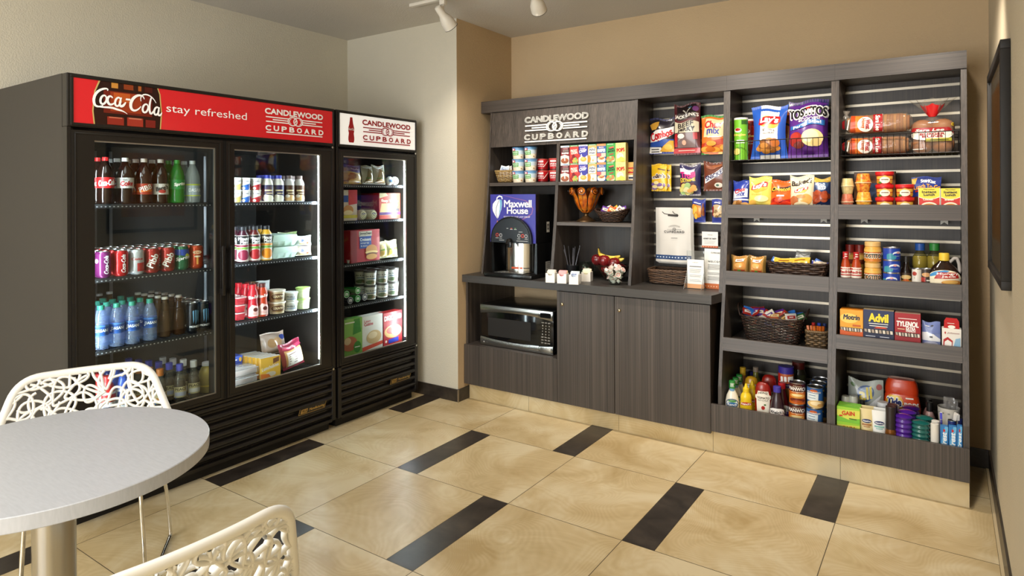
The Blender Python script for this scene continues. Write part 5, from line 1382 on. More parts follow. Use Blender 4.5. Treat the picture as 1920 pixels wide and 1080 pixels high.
def signs():
    yf = 3.985
    p = at_y(1331, 434.5, yf); q = at_y(1331, 464.5, yf); w = at_y(1346, 449, yf).x - at_y(1316, 449, yf).x
    o = card('notice_card', w, p.z - q.z, 'e9e7e2', [('r', 'c05a28', 0, 1, 0, 0.12), ('t', '555555', 'CUPBOARD', 0.5, 0.80, 0.34, 0.05), ('t', '222222', 'HONEST OR TARDY', 0.5, 0.57, 0.80, 0.085, 0, 0.03)] + lines(0.15, 0.85, [0.42, 0.34, 0.26]) + [('e', 'e8b090', 0.1 + 0.16 * i, 0.06, 0.03, 0.025) for i in range(6)])
    put(o, p.x, yf, q.z, 0, 'small white notice card with orange foot fixed on slatwall', 'sign')
    hook(p.x + 0.055, p.z - 0.07, yf + 0.01)
    yf = 3.80
    p = at_y(1338, 467, yf); w = at_y(1357, 500, yf).x - at_y(1320, 500, yf).x
    h = p.z - CT
    o = card('welcome_card', w, h, 'f0efea', [('r', 'cc6a28', 0, 1, 0, 0.13), ('t', '333333', 'CUPBOARD', 0.58, 0.90, 0.5, 0.036, 0, 0.02, 0, 0, 1.2), ('t', '333333', 'WELCOME', 0.55, 0.68, 0.74, 0.045, 0, 0.02, 0, 0, 1.3)] + lines(0.18, 0.9, [0.60, 0.565, 0.53, 0.495, 0.40, 0.365, 0.30, 0.265, 0.23]) + [('e', 'efc49c', 0.1 + 0.14 * i, 0.06, 0.03, 0.016) for i in range(7)])
    put(o, p.x, yf, CT + 0.0006, 0.0, 'tall white welcome card with orange foot standing on worktop', 'sign', rx=-0.06)
    yf = 3.74
    x0 = at_y(1287, 520, yf).x; x1 = at_y(1320, 520, yf).x; w = x1 - x0; h = at_y(1303, 488, yf).z - CT
    r = empty('acrylic_holder', ((x0 + x1) / 2, yf, CT + 0.0004))
    ac = clear('f4f6f6', 0.02, 0.96)
    mb = MB().box(-w / 2, w / 2, 0.010, 0.012, 0, h + 0.055, ac).box(-w / 2, w / 2, 0.0, 0.012, 0, 0.002, ac)
    mb.prism([(-0.055, 0.0), (0.010, 0.0), (0.010, h * 0.62)], 'x', -w / 2, -w / 2 + 0.002, ac).prism([(-0.055, 0.0), (0.010, 0.0), (0.010, h * 0.62)], 'x', w / 2 - 0.002, w / 2, ac)
    mb.build('clear_stand', r)
    ed = MB()
    for s in (-1, 1): ed.tube([(s * (w / 2 - 0.001), -0.055, 0.001), (s * (w / 2 - 0.001), 0.009, h * 0.62)], 0.0012, mat('8a8a88', 0.2), 5).tube([(s * (w / 2 - 0.001), 0.01, 0.001), (s * (w / 2 - 0.001), 0.01, h + 0.05)], 0.0010, mat('8a8a88', 0.2), 5)
    ed.build('stand_edge', r)
    c = card('price_card', w * 0.94, h, 'edece8', [('r', 'd8a070', 0, 1, 0, 0.15), ('t', '777777', 'CUPBOARD', 0.5, 0.90, 0.36, 0.03), ('r', '333333', 0.14, 0.86, 0.75, 0.77)] + lines(0.15, 0.85, [0.66, 0.61, 0.56, 0.46, 0.41, 0.30, 0.25]), t=0.001)
    put(c, (x0 + x1) / 2, yf + 0.0065, CT + 0.0034, 0, 'white price card standing in the clear acrylic holder', 'sign')
    tag(r, 'clear acrylic card holder beside the welcome card', 'sign holder')
signs()
# ------------------------------------------------------------------ microwave in the niche
def microwave():
    x0, x1, yf, zb = -2.722, -2.130, 3.612, 0.394
    w = x1 - x0; h = 0.288
    r = empty('microwave_oven', ((x0 + x1) / 2, yf, zb + 0.0004))
    bk = mat('141414', 0.25); gl = mat('0c0c0d', 0.08); ss = mat('bdbab4', 0.22, 1.0)
    MB().box(-w / 2, w / 2, 0.02, 0.38, 0.012, h, bk, bev=0.004).build('case', r)
    MB().box(-w / 2, w / 2, 0.002, 0.0198, 0.014, h - 0.002, gl, bev=0.003).build('front_panel', r)
    xd = w / 2 - 0.105
    MB().box(-w / 2 + 0.062, xd - 0.07, 0.0, 0.0019, 0.072, 0.198, mat('2c2b2a', 0.15)).build('door_window', r)
    def strip(a, b, zf0, zf1, nm):
        mb = MB(); n = 16
        mb.grid(lambda u, v: (a + (b - a) * u, -0.006 - 0.003 * math.sin(PI * v), zf0(a + (b - a) * u) + (zf1(a + (b - a) * u) - zf0(a + (b - a) * u)) * v), n, 6, ss)
        mb.grid(lambda u, v: (a + (b - a) * u, -0.006 + 0.0078 * v, zf0(a + (b - a) * u)), n, 1, ss).grid(lambda u, v: (a + (b - a) * u, -0.006 + 0.0078 * v, zf1(a + (b - a) * u)), n, 1, ss)
        for e in (a, b): mb.add([(e, -0.006, zf0(e)), (e, 0.0018, zf0(e)), (e, 0.0018, zf1(e)), (e, -0.006, zf1(e))], [(0, 1, 2, 3)], ss)
        return mb.build(nm, r)
    bow = lambda x: 0.020 * (1 - (x / (w / 2)) ** 2)
    strip(-w / 2 + 0.001, xd - 0.002, lambda x: h - 0.062 + bow(x), lambda x: h - 0.003, 'trim_bar')
    strip(xd + 0.001, w / 2 - 0.001, lambda x: h - 0.064 + bow(x), lambda x: h - 0.003, 'trim_bar')
    lo = strip(-w / 2 + 0.001, xd - 0.002, lambda x: 0.004, lambda x: 0.062 - bow(x) * 0.9, 'trim_bar')
    strip(xd + 0.001, w / 2 - 0.001, lambda x: 0.004, lambda x: 0.058 - bow(x) * 0.9, 'trim_bar')
    MB().box(xd + 0.010, w / 2 - 0.014, -0.0105, -0.0085, h - 0.046, h - 0.014, gl).build('display', r)
    MB().box(xd + 0.008, w / 2 - 0.016, -0.0105, -0.0085, 0.012, 0.046, mat('a5a39d', 0.3, 0.9), bev=0.001).build('door_button', r)
    kp = MB(); sf = lambda u, v, off: (xd + 0.010 + u * 0.078, 0.0016 - off, 0.066 + v * 0.150); ASPECT[0] = 0.52
    I = []
    rows_ = [['POP', 'POT', 'BEV'], ['1', '2', '3'], ['4', '5', '6'], ['7', '8', '9'], ['-', '0', '+'], ['DEF', 'PWR', 'CLK'], ['ON', 'TMR', 'ADD'], ['OFF', 'GO', 'HI']]
    for j, rw in enumerate(rows_):
        for i, s in enumerate(rw): I.append(('t', 'b0aca4', s, 0.18 + 0.32 * i, 0.94 - 0.125 * j, 0.22 if len(s) > 1 else 0.09, 0.05, 0, 0.02))
    art(kp, I, sf, 0.4); kp.build('keypad', r)
    art(MB(), [('e', '4a4a48', 0.2, 0.5, 0.1, 0.3), ('e', 'b8b6b0', 0.2, 0.5, 0.06, 0.2), ('r', '55534f', 0.36, 0.7, 0.42, 0.58)], lambda u, v, off: (-w / 2 + 0.02 + u * 0.07, -0.0095 - off, 0.015 + v * 0.022)).build('badge', lo)
    ft = MB()
    for a in (-0.24, 0.24):
        for b in (0.05, 0.33): ft.box(a - 0.012, a + 0.012, b, b + 0.02, 0.0, 0.0125, bk)
    ft.build('foot', r)
    tag(r, 'black microwave oven with curved steel bars in the cabinet niche', 'microwave')
    cd = MB().tube([(-2.24, 3.98, 0.70), (-2.23, 4.06, 0.74), (-2.19, 4.09, 0.79), (-2.17, 4.165, 0.82)], 0.005, mat('15130f'), 6).build('power_cord')
    tag(cd, 'black power cord rising behind the microwave', 'cord')
microwave()
# ------------------------------------------------------------------ chip bags, bread and trays of the two shelf units
def stand_bag(nm, u0, u1, vt, y, zb, t, col, I, lb, seed=1, rz=0.0, rx=-0.12, cat='snack bag', group='snack bags on the trays', **k):
    x, w, h = fit(u0, u1, vt, y, zb)
    o = bag(nm, w * 0.965, h, t, col, I, seed=seed, **k)
    return put(o, x, y, zb + 0.002, rz, lb, cat, group, rx=rx)
# wire basket of the middle unit
def wb(x0, x1, vt, vb, y0, u, lb):
    zt = at_y(u, vt, y0).z; zb = at_y(u, vb, y0).z
    o = wire_basket('wire_basket', x1 - x0, BACK - y0 - 0.018, zt - zb, M_BWIRE)
    put(o, (x0 + x1) / 2, y0, zb, 0, lb, 'wire basket', 'black wire baskets on the slatwall')
    return zb
zb1 = wb(-1.030, -0.512, 262, 300, 3.765, 1450, 'black wire basket holding big chip bags and chip tubes')
zb2 = wb(-0.463, 0.052, 250, 290, 3.765, 1690, 'black wire basket holding bread loaves and buns')
def chip_tube(u0, u1, vt, y, col, dcol, lb, txt):
    x, w, h = fit(u0, u1, vt, y, zb1 + 0.006)
    r = w / 2
    I = [('r', col, 0, 1, 0, 1), ('e', 'e9e4d8', 0.36, 0.72, 0.20, 0.055), ('e', 'a01f1c', 0.36, 0.735, 0.15, 0.035), ('t', 'f0d86a', txt, 0.42, 0.60, 0.66, 0.065, 0, 0.05), ('r', dcol, 0.55, 0.9, 0.86, 0.96), ('r', 'f4f4ee', 0.32, 0.68, 0.461, 0.479), ('r', 'f4f4ee', 0.275, 0.725, 0.401, 0.419), ('e', 'e6d070', 0.3, 0.2, 0.2, 0.08), ('l', dcol, [(0.1, 0.05), (0.4, 0.14), (0.9, 0.1)], 0.02)]
    o = can('chip_tube', r, h, col, I, rough=0.35)
    MB().lathe([(r * 1.005, h - 0.010), (r * 1.02, h - 0.006), (r * 1.02, h + 0.002), (r * 0.94, h + 0.002), (r * 0.9, h - 0.002), (0, h - 0.002)], mat('e9e6df', 0.4), 24).build('plastic_cap', o)
    put(o, x, y + r, zb1 + 0.006, 0.15, lb, 'chip tube', 'chip tubes in the wire basket')
chip_tube(1373.5, 1399, 221, 3.80, '6cb02c', '2a5a1a', 'green tall chip tube at the end of the wire basket', 'Pringles')
chip_tube(1391, 1414, 224, 3.905, 'a8241c', '5a1210', 'red tall chip tube behind the green one', 'Pringles')
zz1 = zb1 + 0.004
lays = [('r', 'f0eeea', 0.27, 0.80, 0, 1), ('e', 'e6b04a', 0.52, 0.66, 0.30, 0.12), ('p', 'b5161f', [(0.20, 0.62), (0.3, 0.59), (0.78, 0.65), (0.86, 0.70), (0.84, 0.80), (0.72, 0.80), (0.24, 0.73)]), ('t', 'ffffff', "Lay's", 0.53, 0.70, 0.54, 0.14, 0.1, 0.05, 0.2), ('t', '6a6460', 'CHICKEN &', 0.53, 0.52, 0.38, 0.035, 0.04, 0.01), ('t', '6a6460', 'WAFFLES', 0.53, 0.46, 0.34, 0.035, 0.04, 0.01)] + chips('c08038', '8a5424', 0.5, 0.22, 0.3, 0.10, 16, 4) + [('e', 'b0642c', 0.72, 0.27, 0.14, 0.08)]
stand_bag('chip_bag', 1401, 1474, 199, 3.815, zz1, 0.12, '2f5fc0', lays, 'blue and white chip bag with red oval lettering in wire basket', seed=11, rx=-0.10, group='big bags in the wire basket', pinch=0.14)
stand_bag('chip_bag', 1452, 1494, 208, 3.935, zz1, 0.07, 'b8621c', [('r', '2a1a10', 0.185, 0.815, 0.678, 0.722), ('r', '6a2a14', 0, 1, 0.3, 0.5)] + chips('e0a83a', 'c87820', 0.5, 0.3, 0.4, 0.14, 10, 8), 'orange and brown bag squeezed behind the two big bags', seed=12, rx=-0.06, group='big bags in the wire basket')
tost = [('r', '232a5c', 0, 1, 0.86, 1), ('p', '20264e', [(0, 0.86), (1, 0.86), (0.8, 0.8), (0.2, 0.8)]), ('t', 'f2efe8', 'TOSTITOS', 0.5, 0.775, 0.98, 0.17, 0.03, 0.10), ('t', '191717', 'TOSTITOS', 0.5, 0.775, 0.94, 0.145, 0.03, 0.05), ('r', 'b8241c', 0.46, 0.56, 0.82, 0.85), ('t', 'efe9e4', 'SCOOPS!', 0.55, 0.655, 0.54, 0.055, 0.0, 0.03, 0, -0.6), ('p', '2f6cb0', [(0.06, 0.47), (0.94, 0.55), (0.94, 0.64), (0.06, 0.56)]), ('t', 'f4f2ee', 'Party Size!', 0.5, 0.555, 0.72, 0.065, 0.13, 0.03),
        ('e', '9c2a22', 0.22, 0.30, 0.18, 0.13), ('e', 'b8382c', 0.18, 0.36, 0.12, 0.06), ('e', 'd9c48a', 0.64, 0.32, 0.27, 0.15), ('e', 'e6d8ae', 0.60, 0.35, 0.2, 0.11), ('e', 'cdb478', 0.74, 0.24, 0.13, 0.07), ('e', '6a2a24', 0.3, 0.2, 0.14, 0.06)] + chips('4a6a2a', '8a2a20', 0.6, 0.34, 0.16, 0.08, 6, 2)[:0]
stand_bag('chip_bag', 1472, 1551, 188, 3.82, zz1, 0.12, '5a2a82', tost, 'purple party size tortilla chip bag with black lettering', seed=13, rx=-0.10, group='big bags in the wire basket', pinch=0.03)
# tray of small bags, middle unit
TA = 1.386 - 0.0295
ytr = 3.762
stand_bag('chip_bag', 1358, 1402, 341, ytr + 0.01, TA, 0.06, '2a3f9c', [('p', 'e8ecf4', [(0.05, 0.34), (0.95, 0.40), (0.95, 0.70), (0.05, 0.62)]), ('t', 'b8202c', 'Chex', 0.5, 0.64, 0.66, 0.15, 0.1, 0.05, 0.2), ('t', '22348c', 'mix', 0.55, 0.50, 0.5, 0.13, 0.08, 0.05, 0.2), ('r', 'e8ecf4', 0, 1, 0.28, 0.33)] + chips('d9a86a', 'a87038', 0.45, 0.14, 0.42, 0.12, 12, 3), 'blue snack mix bag at the upright end of the tray', seed=21)
stand_bag('chip_bag', 1399.5, 1445, 334, ytr, TA, 0.065, 'e2cf62', [('e', 'e8a83a', 0.5, 0.66, 0.36, 0.16), ('p', 'b5161f', [(0.12, 0.60), (0.84, 0.66), (0.88, 0.80), (0.74, 0.82), (0.16, 0.74)]), ('t', 'ffffff', "Lay's", 0.5, 0.70, 0.6, 0.17, 0.1, 0.05, 0.2), ('t', '9a8a3a', 'CLASSIC', 0.42, 0.44, 0.5, 0.05), ('e', 'd8a84a', 0.2, 0.14, 0.18, 0.12), ('e', 'f0e4a0', 0.6, 0.3, 0.3, 0.1)], 'yellow potato chip bag with red lettering on the tray', seed=22)
stand_bag('chip_bag', 1441, 1484, 340, ytr + 0.004, TA, 0.06, 'd45a1c', [('p', '1a1412', [(0.06, 0.56), (0.94, 0.66), (0.94, 0.80), (0.06, 0.70)]), ('t', 'f0b23a', 'Cheetos', 0.5, 0.68, 0.84, 0.13, 0.1, 0.05, 0.15), ('r', 'f4efe6', 0.32, 0.68, 0.414, 0.466), ('p', 'a81c18', [(0, 0), (1, 0), (1, 0.34), (0.6, 0.28), (0.2, 0.38), (0, 0.3)])] + chips('e0401c', 'c83018', 0.5, 0.16, 0.46, 0.14, 10, 5), 'orange cheese puff bag with slanted lettering on the tray', seed=23)
stand_bag('chip_bag', 1477, 1525, 332, ytr, TA, 0.065, 'e4d8b4', [('t', '2a1d14', 'Baked!', 0.5, 0.80, 0.84, 0.14, 0.12, 0.05, 0.15), ('e', 'e6c25a', 0.5, 0.55, 0.26, 0.08), ('p', 'b5161f', [(0.2, 0.50), (0.78, 0.55), (0.8, 0.63), (0.24, 0.60)]), ('t', 'ffffff', "Lay's", 0.5, 0.57, 0.5, 0.12, 0.08, 0.04, 0.2), ('e', 'b8683a', 0.2, 0.24, 0.18, 0.14), ('e', 'd8a458', 0.72, 0.28, 0.24, 0.16), ('e', 'efe0b8', 0.5, 0.12, 0.3, 0.08), ('e', 'c8884a', 0.5, 0.36, 0.2, 0.06)], 'cream baked chip bag with dark lettering on the tray', seed=24)
stand_bag('chip_bag', 1520, 1562, 336, ytr + 0.012, TA, 0.06, '26345c', [('r', 'c9a23a', 0, 1, 0.84, 1), ('e', '35507a', 0.5, 0.74, 0.36, 0.16), ('t', 'dfe6ee', 'ROLD', 0.47, 0.80, 0.40, 0.10, -0.04, 0.05), ('t', 'dfe6ee', 'GOLD', 0.53, 0.69, 0.40, 0.10, -0.04, 0.05), ('t', 'eeeeea', 'TINY TWISTS', 0.45, 0.10, 0.66, 0.06, -0.05, 0.02)] + chips('9a4020', '8a3418', 0.5, 0.36, 0.46, 0.18, 18, 7), 'navy and gold pretzel bag at the tray end', seal='c9a23a', seed=25)
# lower trays of the middle unit
TB = 1.012 - 0.0295
def bun_pack(u0, u1, vt, y, lb, seed):
    x, w, h = fit(u0, u1, vt, y, TB)
    b = bag('bun_pack', w, h, 0.06, 'b8894a', [('r', '7a6030', 0, 0.12, 0, 1), ('r', '7a6030', 0.88, 1, 0, 1), ('e', 'c88a48', 0.5, 0.42, 0.34, 0.26), ('e', 'dca864', 0.46, 0.50, 0.22, 0.14), ('p', 'f0ece2', [(0.26, 0.70), (0.74, 0.70), (0.7, 0.84), (0.3, 0.84)]), ('r', '8a3a20', 0.347, 0.653, 0.75, 0.79), ('r', 'a8402c', 0.2, 0.8, 0.20, 0.26), ('e', '5a8a3a', 0.5, 0.2, 0.1, 0.06)], seed=seed, rough=0.15)
    put(b, x, y, TB + 0.001, 0, lb, 'snack bag', 'filled bun packs on the tray', rx=-0.08)
bun_pack(1368, 1403, 482, 3.735, 'clear pack with a filled bun at the upright end of the tray', 31)
bun_pack(1401, 1434, 483, 3.725, 'clear pack with a filled bun beside the woven tray basket', 32)
def tray_basket():
    y = 3.80
    x0 = at_y(1436, 510, 3.73).x; x1 = -0.518
    w = x1 - x0
    b = basket('woven_basket', w * 0.42, 0.062, 0.082, M_DW1, M_DW3, rows=6, n=22, r=0.0062, flare=1.17, power=4, rim=1.2)
    x = (x0 + x1) / 2
    put(b, x, y, TB + 0.001, 0, 'dark chunky woven basket with yellow cracker packs on the tray', 'basket')
    for i, (dx, dz, a, lb) in enumerate(((-0.075, 0.0, 0.05, 'yellow cracker pack lying nearer the bun packs'), (0.010, 0.006, -0.08, 'yellow cracker pack lying toward the middle of woven basket'))):
        p = bag('cracker_pack', 0.105, 0.060, 0.03, 'd0a82c', [('r', 'd8b236', 0, 1, 0.4, 1), ('p', 'efe6cc', [(0.6, 0.1), (1, 0.3), (1, 0.42), (0.8, 0.3)]), ('e', 'b06a2c', 0.42, 0.22, 0.24, 0.2), ('r', '7a2018', 0.23, 0.77, 0.645, 0.715)], seed=40 + i)
        put(p, x + dx, y - 0.035 + 0.012 * i, TB + 0.058 + dz, 0.05, lb, 'snack bag', 'packs in the woven basket', rx=-0.5, ry=a)
    p = bag('cookie_pack', 0.085, 0.055, 0.028, 'cfc0ac', [('e', 'b89878', 0.5, 0.4, 0.34, 0.26), ('r', '25348c', 0, 0.1, 0, 1), ('r', '25348c', 0.9, 1, 0, 1)], seed=44)
    put(p, x + 0.100, y - 0.02, TB + 0.050, -0.05, 'pale cookie pack with blue ends in the woven basket', 'snack bag', 'packs in the woven basket', rx=-0.4, ry=0.12)
    p = bag('silver_pack', 0.075, 0.04, 0.02, '9a9c9a', [('l', '5a5a58', [(0.05, 0.2), (0.3, 0.7), (0.6, 0.4), (0.95, 0.8)], 0.05)], seed=45, rough=0.15)
    put(p, x + 0.012, y + 0.03, TB + 0.105, 0, 'crinkled silver pack on top of the yellow packs', 'snack bag', 'packs in the woven basket', rx=-0.3, ry=0.12)
    for dx, nm in ((-0.128, 'blue wrapped bar at the basket end near the bun packs'), (0.092, 'blue wrapped bar behind the pale cookie pack')):
        put(candy('snack_bar', 6, 0.8), x + dx, y + 0.012, TB + 0.072, 0.2, nm, 'candy', 'packs in the woven basket', rx=-0.2, ry=0.5)
tray_basket()
TCc = 0.647 - 0.0295
def candy_basket():
    y = 3.79
    x0 = at_y(1385, 610, 3.72).x; x1 = at_y(1512, 620, 3.72).x
    x = (x0 + x1) / 2; w = x1 - x0
    h = at_y(1440, 596, 3.72).z - TCc
    b = basket('handled_basket', w * 0.37, 0.080, h, M_DW1, M_DW2, rows=18, n=34, r=0.0034, flare=1.24, power=4, handles=True)
    x -= 0.008; put(b, x, y, TCc + 0.001, 0.0, 'dark open weave basket with two handles full of wrapped candy', 'basket')
    rnd = random.Random(21)
    nm = ['purple', 'cream', 'orange', 'gold', 'white', 'red', 'blue', 'green', 'brown', 'silver']
    # a bed of candies fills the basket, a heap on top
    P = candy('wrapped_candy', 0)
    protos = [candy('wrapped_candy', i) if i else P for i in range(10)]
    used = set()
    for j in range(46):
        i = rnd.randrange(10)
        if j >= 32:
            i = [5, 6, 5, 0, 1, 5, 1, 2, 0, 5, 8, 9, 6, 7][j - 32]
        o = protos[i] if i not in used else copy_tree(protos[i]); used.add(i)
        if j < 32:
            lv = j // 11
            q = 0.30 + 0.03 * lv
            dx = rnd.uniform(-q, q) * w * 0.95; dy = rnd.uniform(-0.045, 0.045); dz = 0.02 + lv * 0.035
            s_ = 'showing through the weave of the handled basket'
        else:
            dx = (-0.38 + 0.80 * (j - 32) / 13) * w; dy = rnd.uniform(-0.045, 0.03); dz = h - 0.016 + rnd.uniform(0, 0.014)
            s_ = 'on top of the handled basket'
        put(o, x + dx, y + dy, TCc + dz, rnd.uniform(-0.6, 0.6), '%s wrapped candy %s' % (nm[i], s_), 'candy', '%s candies in the handled basket' % nm[i], rx=rnd.uniform(-0.9, -0.1), ry=rnd.uniform(-0.7, 0.7))
    for k, (u, v, c, t, lb) in enumerate(((1402, 577, '2f72c8', '', 'bright blue snack pack standing above the basket candy'), (1419, 577, '8a1c20', '', 'dark red candy box standing behind the blue pack'), (1482, 585, '2f72c8', '', 'crumpled blue snack pack near the far basket handle'))):
        p = at_y(u, v + 8, 3.78)
        o = bag('snack_pack', 0.078, 0.055, 0.022, c, [('l', 'e04030', [(0.1, 0.2), (0.5, 0.3), (0.9, 0.2)], 0.05)], seed=60 + k)
        put(o, p.x, 3.785 + 0.02 * (k == 1), p.z - 0.028, 0.2, lb, 'snack bag', 'packs on the handled basket', rx=-0.3, ry=(0.3, -0.1, -0.3)[k])
    x0 = at_y(1504, 640, 3.70).x
    b2 = basket('small_woven_basket', 0.050, 0.055, 0.088, mat('6a553a', 0.5), mat('4a3a26', 0.55), rows=7, n=18, r=0.0056, flare=1.03, power=5)
    bx = at_y(1529, 630, 3.72).x
    put(b2, bx, 3.79, TCc + 0.001, 0, 'small square seagrass basket with orange sticks at the tray end', 'basket')
    for i in range(6):
        s = MB().box(-0.006, 0.006, -0.004, 0.004, 0, 0.105, mat('d2691e', 0.35), bev=0.001).build('snack_stick')
        put(s, bx - 0.03 + i * 0.011, 3.765 + 0.006 * (i % 2), TCc + 0.012, 0.2 * i, 'orange wrapped snack stick upright in the seagrass basket', 'snack stick', 'orange snack sticks', ry=0.05 * (i - 3))
    for i, (dx, c, cc, lb) in enumerate(((-0.024, 'b8c4c8', 'b3201c', 'small bottle with red cap in the seagrass basket'), (0.004, '7a90b0', '2440a0', 'small bottle with blue cap in the seagrass basket'), (0.030, '4a5460', '1c2c5c', 'small dark bottle with navy cap in the seagrass basket'))):
        o = bottle('eyedrop_bottle', [(0.012, 0), (0.013, 0.004), (0.013, 0.085), (0.008, 0.095), (0.008, 0.1)], c, (0.0095, 0.096, 0.118), cc, 'e8e8e4', [('r', '8a2a2a', 0.2, 0.8, 0.4, 0.6)], (0.02, 0.075), n=14)
        put(o, bx + dx, 3.812 + 0.004 * i, TCc + 0.008, 0, lb, 'bottle', 'little bottles in the seagrass basket')
candy_basket()

# ---- bottom bin of the middle unit
BZ = 0.2220
def inbin(u, vt, y): p = at_y(u, vt, y); return p.x, p.z - BZ
def ranch(h): return [(0.030, 0), (0.036, 0.004), (0.037, 0.03), (0.036, h * 0.40), (0.030, h * 0.56), (0.018, h * 0.70), (0.0135, h * 0.76), (0.0135, h * 0.80)]
def ranch_bottle(h):
    I = [('e', '2a3f6c', 0.5, 0.5, 0.34, 0.46), ('e', 'dfe6e0', 0.5, 0.5, 0.29, 0.38), ('e', '4f8f4a', 0.5, 0.74, 0.2, 0.12), ('e', '2f6aa0', 0.5, 0.40, 0.27, 0.22), ('t', 'f4f4f0', 'Ranch', 0.5, 0.40, 0.44, 0.22, 0, 0.03)]
    o = bottle('ranch_bottle', ranch(h), 'e8e2d0', (0.0165, h * 0.78, h), '2f8a3c', None, I, (0.036, h * 0.50), sx=1.0, sy=0.75, capn='cap', lr=0.001)
    MB().lathe([(0.0150, h * 0.70), (0.0150, h * 0.78)], mat('7aa8d0', 0.4), 20).build('neck_band', o)
    art(MB(), [('t', 'e8efe6', 'HV', 0.5, 0.5, 0.4, 0.4, 0, 0.04), ('r', 'e8efe6', 0.25, 0.75, 0.2, 0.26), ('r', 'e8efe6', 0.25, 0.75, 0.74, 0.8)], drum(0.0168, h * 0.80, h * 0.98, PI * 0.8), nx=16).build('cap_mark', o)
    return o
x, h = inbin(1362.5, 712, 3.640)
rb = ranch_bottle(h)
x = max(x, -0.992); put(rb, x, 3.640, BZ, 0.25, 'white ranch dressing bottle with green cap at the bin corner', 'bottle', 'dressing bottles in the bin')
for i, (u, v, y, lb) in enumerate(((1366, 707, 3.715, 'ranch dressing bottle with green cap second from the front'), (1371, 702, 3.79, 'ranch dressing bottle with green cap third from the front'))):
    put(copy_tree(rb), max(at_y(u, v, y).x + 0.004, -0.992), y, BZ, 0.25, lb, 'bottle', 'dressing bottles in the bin')
o = bottle('dressing_bottle', ranch(0.21), 'b06a3a', (0.0165, 0.165, 0.21), 'c8a02a', None, [('e', 'e8e0c8', 0.5, 0.5, 0.3, 0.4)], (0.03, 0.09), sy=0.75)
put(o, at_y(1393, 710, 3.86).x, 3.86, BZ, 0.2, 'orange dressing bottle with yellow cap behind the mustard', 'bottle', 'dressing bottles in the bin')
def mustard():
    h = inbin(1402, 720, 3.645)[1]
    pr = [(0.026, 0), (0.031, 0.004), (0.0325, 0.03), (0.032, h * 0.36), (0.029, h * 0.5), (0.030, h * 0.57), (0.026, h * 0.66), (0.018, h * 0.72), (0.016, h * 0.75)]
    o = bottle('mustard_bottle', pr, 'e6c21f', (0.017, h * 0.75, h * 0.86), 'e6c21f', None, [('p', 'b01c20', [(0.16, 0.40), (0.84, 0.46), (0.86, 0.64), (0.5, 0.70), (0.18, 0.62)]), ('t', 'f6f0e0', "French's", 0.5, 0.55, 0.58, 0.17, 0.04, 0.03, 0.15), ('e', 'c8a41a', 0.4, 0.12, 0.05, 0.05), ('e', 'a04a1a', 0.62, 0.1, 0.03, 0.03)], (0.036, h * 0.56), sy=0.8, ribs=False, lr=0.0008)
    MB().lathe([(0.0125, h * 0.855), (0.010, h * 0.90), (0.005, h * 0.99), (0.0035, h), (0, h)], mat('e6c21f', 0.4), 16).build('nozzle', o)
    return o
mb_ = mustard()
put(mb_, at_y(1399, 760, 3.650).x, 3.650, BZ, 0.2, 'yellow mustard squeeze bottle at the front of the bin', 'bottle', 'mustard bottles in the bin')
put(copy_tree(mb_), at_y(1410, 760, 3.715).x, 3.722, BZ, 0.2, 'yellow mustard squeeze bottle behind its twin', 'bottle', 'mustard bottles in the bin')
def squeeze(nm, col, u, vt, y, W_, lb, I, lz=(0.12, 0.62), capc=None, dep=0.6):
    x, h = inbin(u, vt, y)
    a = W_ / 2
    pr = [(a * 0.86, 0), (a * 0.94, 0.006), (a, h * 0.2), (a * 0.97, h * 0.62), (a * 0.92, h * 0.78), (a * 0.80, h * 0.90), (a * 0.55, h * 0.975), (0.002, h)]
    o = bottle(nm, pr, col, None, None, None, I, (h * lz[0], h * lz[1]), sy=dep, span=PI * 0.82, lr=0.0008)
    MB().lathe([(a * 0.88, 0), (a * 0.88, 0.012)], mat(capc or col, 0.4), 24, sy=dep).build('flip_cap', o)
    put(o, x, y, BZ, 0.18, lb, 'bottle', 'sauce bottles in the bin')
hz = [('p', 'efe9da', [(0.06, 0.76), (0.2, 0.80), (0.24, 0.94), (0.76, 0.94), (0.8, 0.80), (0.94, 0.76), (0.94, 0.66), (0.84, 0.62), (0.78, 0.02), (0.22, 0.02), (0.16, 0.62), (0.06, 0.66)]), ('t', '2a1a14', 'HEINZ', 0.5, 0.855, 0.44, 0.075, 0, 0.03, 0, 0.4), ('t', '2a1a14', 'TOMATO', 0.5, 0.68, 0.56, 0.075, 0, 0.03), ('t', '2a1a14', 'KETCHUP', 0.5, 0.585, 0.46, 0.055), ('e', 'a8241c', 0.5, 0.30, 0.08, 0.075), ('e', '3f6a2a', 0.58, 0.42, 0.05, 0.03), ('l', '2a1a14', [(0.22, 0.96), (0.78, 0.96)], 0.006)]
squeeze('ketchup_bottle', '8a170f', 1431, 715, 3.665, 0.088, 'red ketchup squeeze bottle with tall white label at the front', hz, (0.10, 0.80))
squeeze('ketchup_bottle', '8a170f', 1442, 702, 3.765, 0.088, 'red ketchup squeeze bottle behind the labelled one', hz, (0.05, 0.62))
squeeze('mustard_bottle', 'c8961f', 1409, 705, 3.800, 0.080, 'tall golden mustard bottle with white label behind the squeeze bottles', hz[:2] + [('l', '2a1a14', [(0.22, 0.96), (0.78, 0.96)], 0.006)], (0.3, 0.8))
def misc_bottle(nm, u, vt, y, pr, body, cap, capc, lb, label=None, I=(), lz=None, cat='bottle', grp='bottles at the back of the bin', **k):
    x, h = inbin(u, vt, y)
    p = [(r, z * h) for r, z in pr]
    x = max(x, -0.998) if x < -0.6 else x
    o = bottle(nm, p, body, (cap[0], cap[1] * h, cap[2] * h) if cap else None, capc, label, I, (lz[0] * h, lz[1] * h) if lz else None, **k)
    put(o, x, y, BZ, 0.15, lb, cat, grp)
    return o
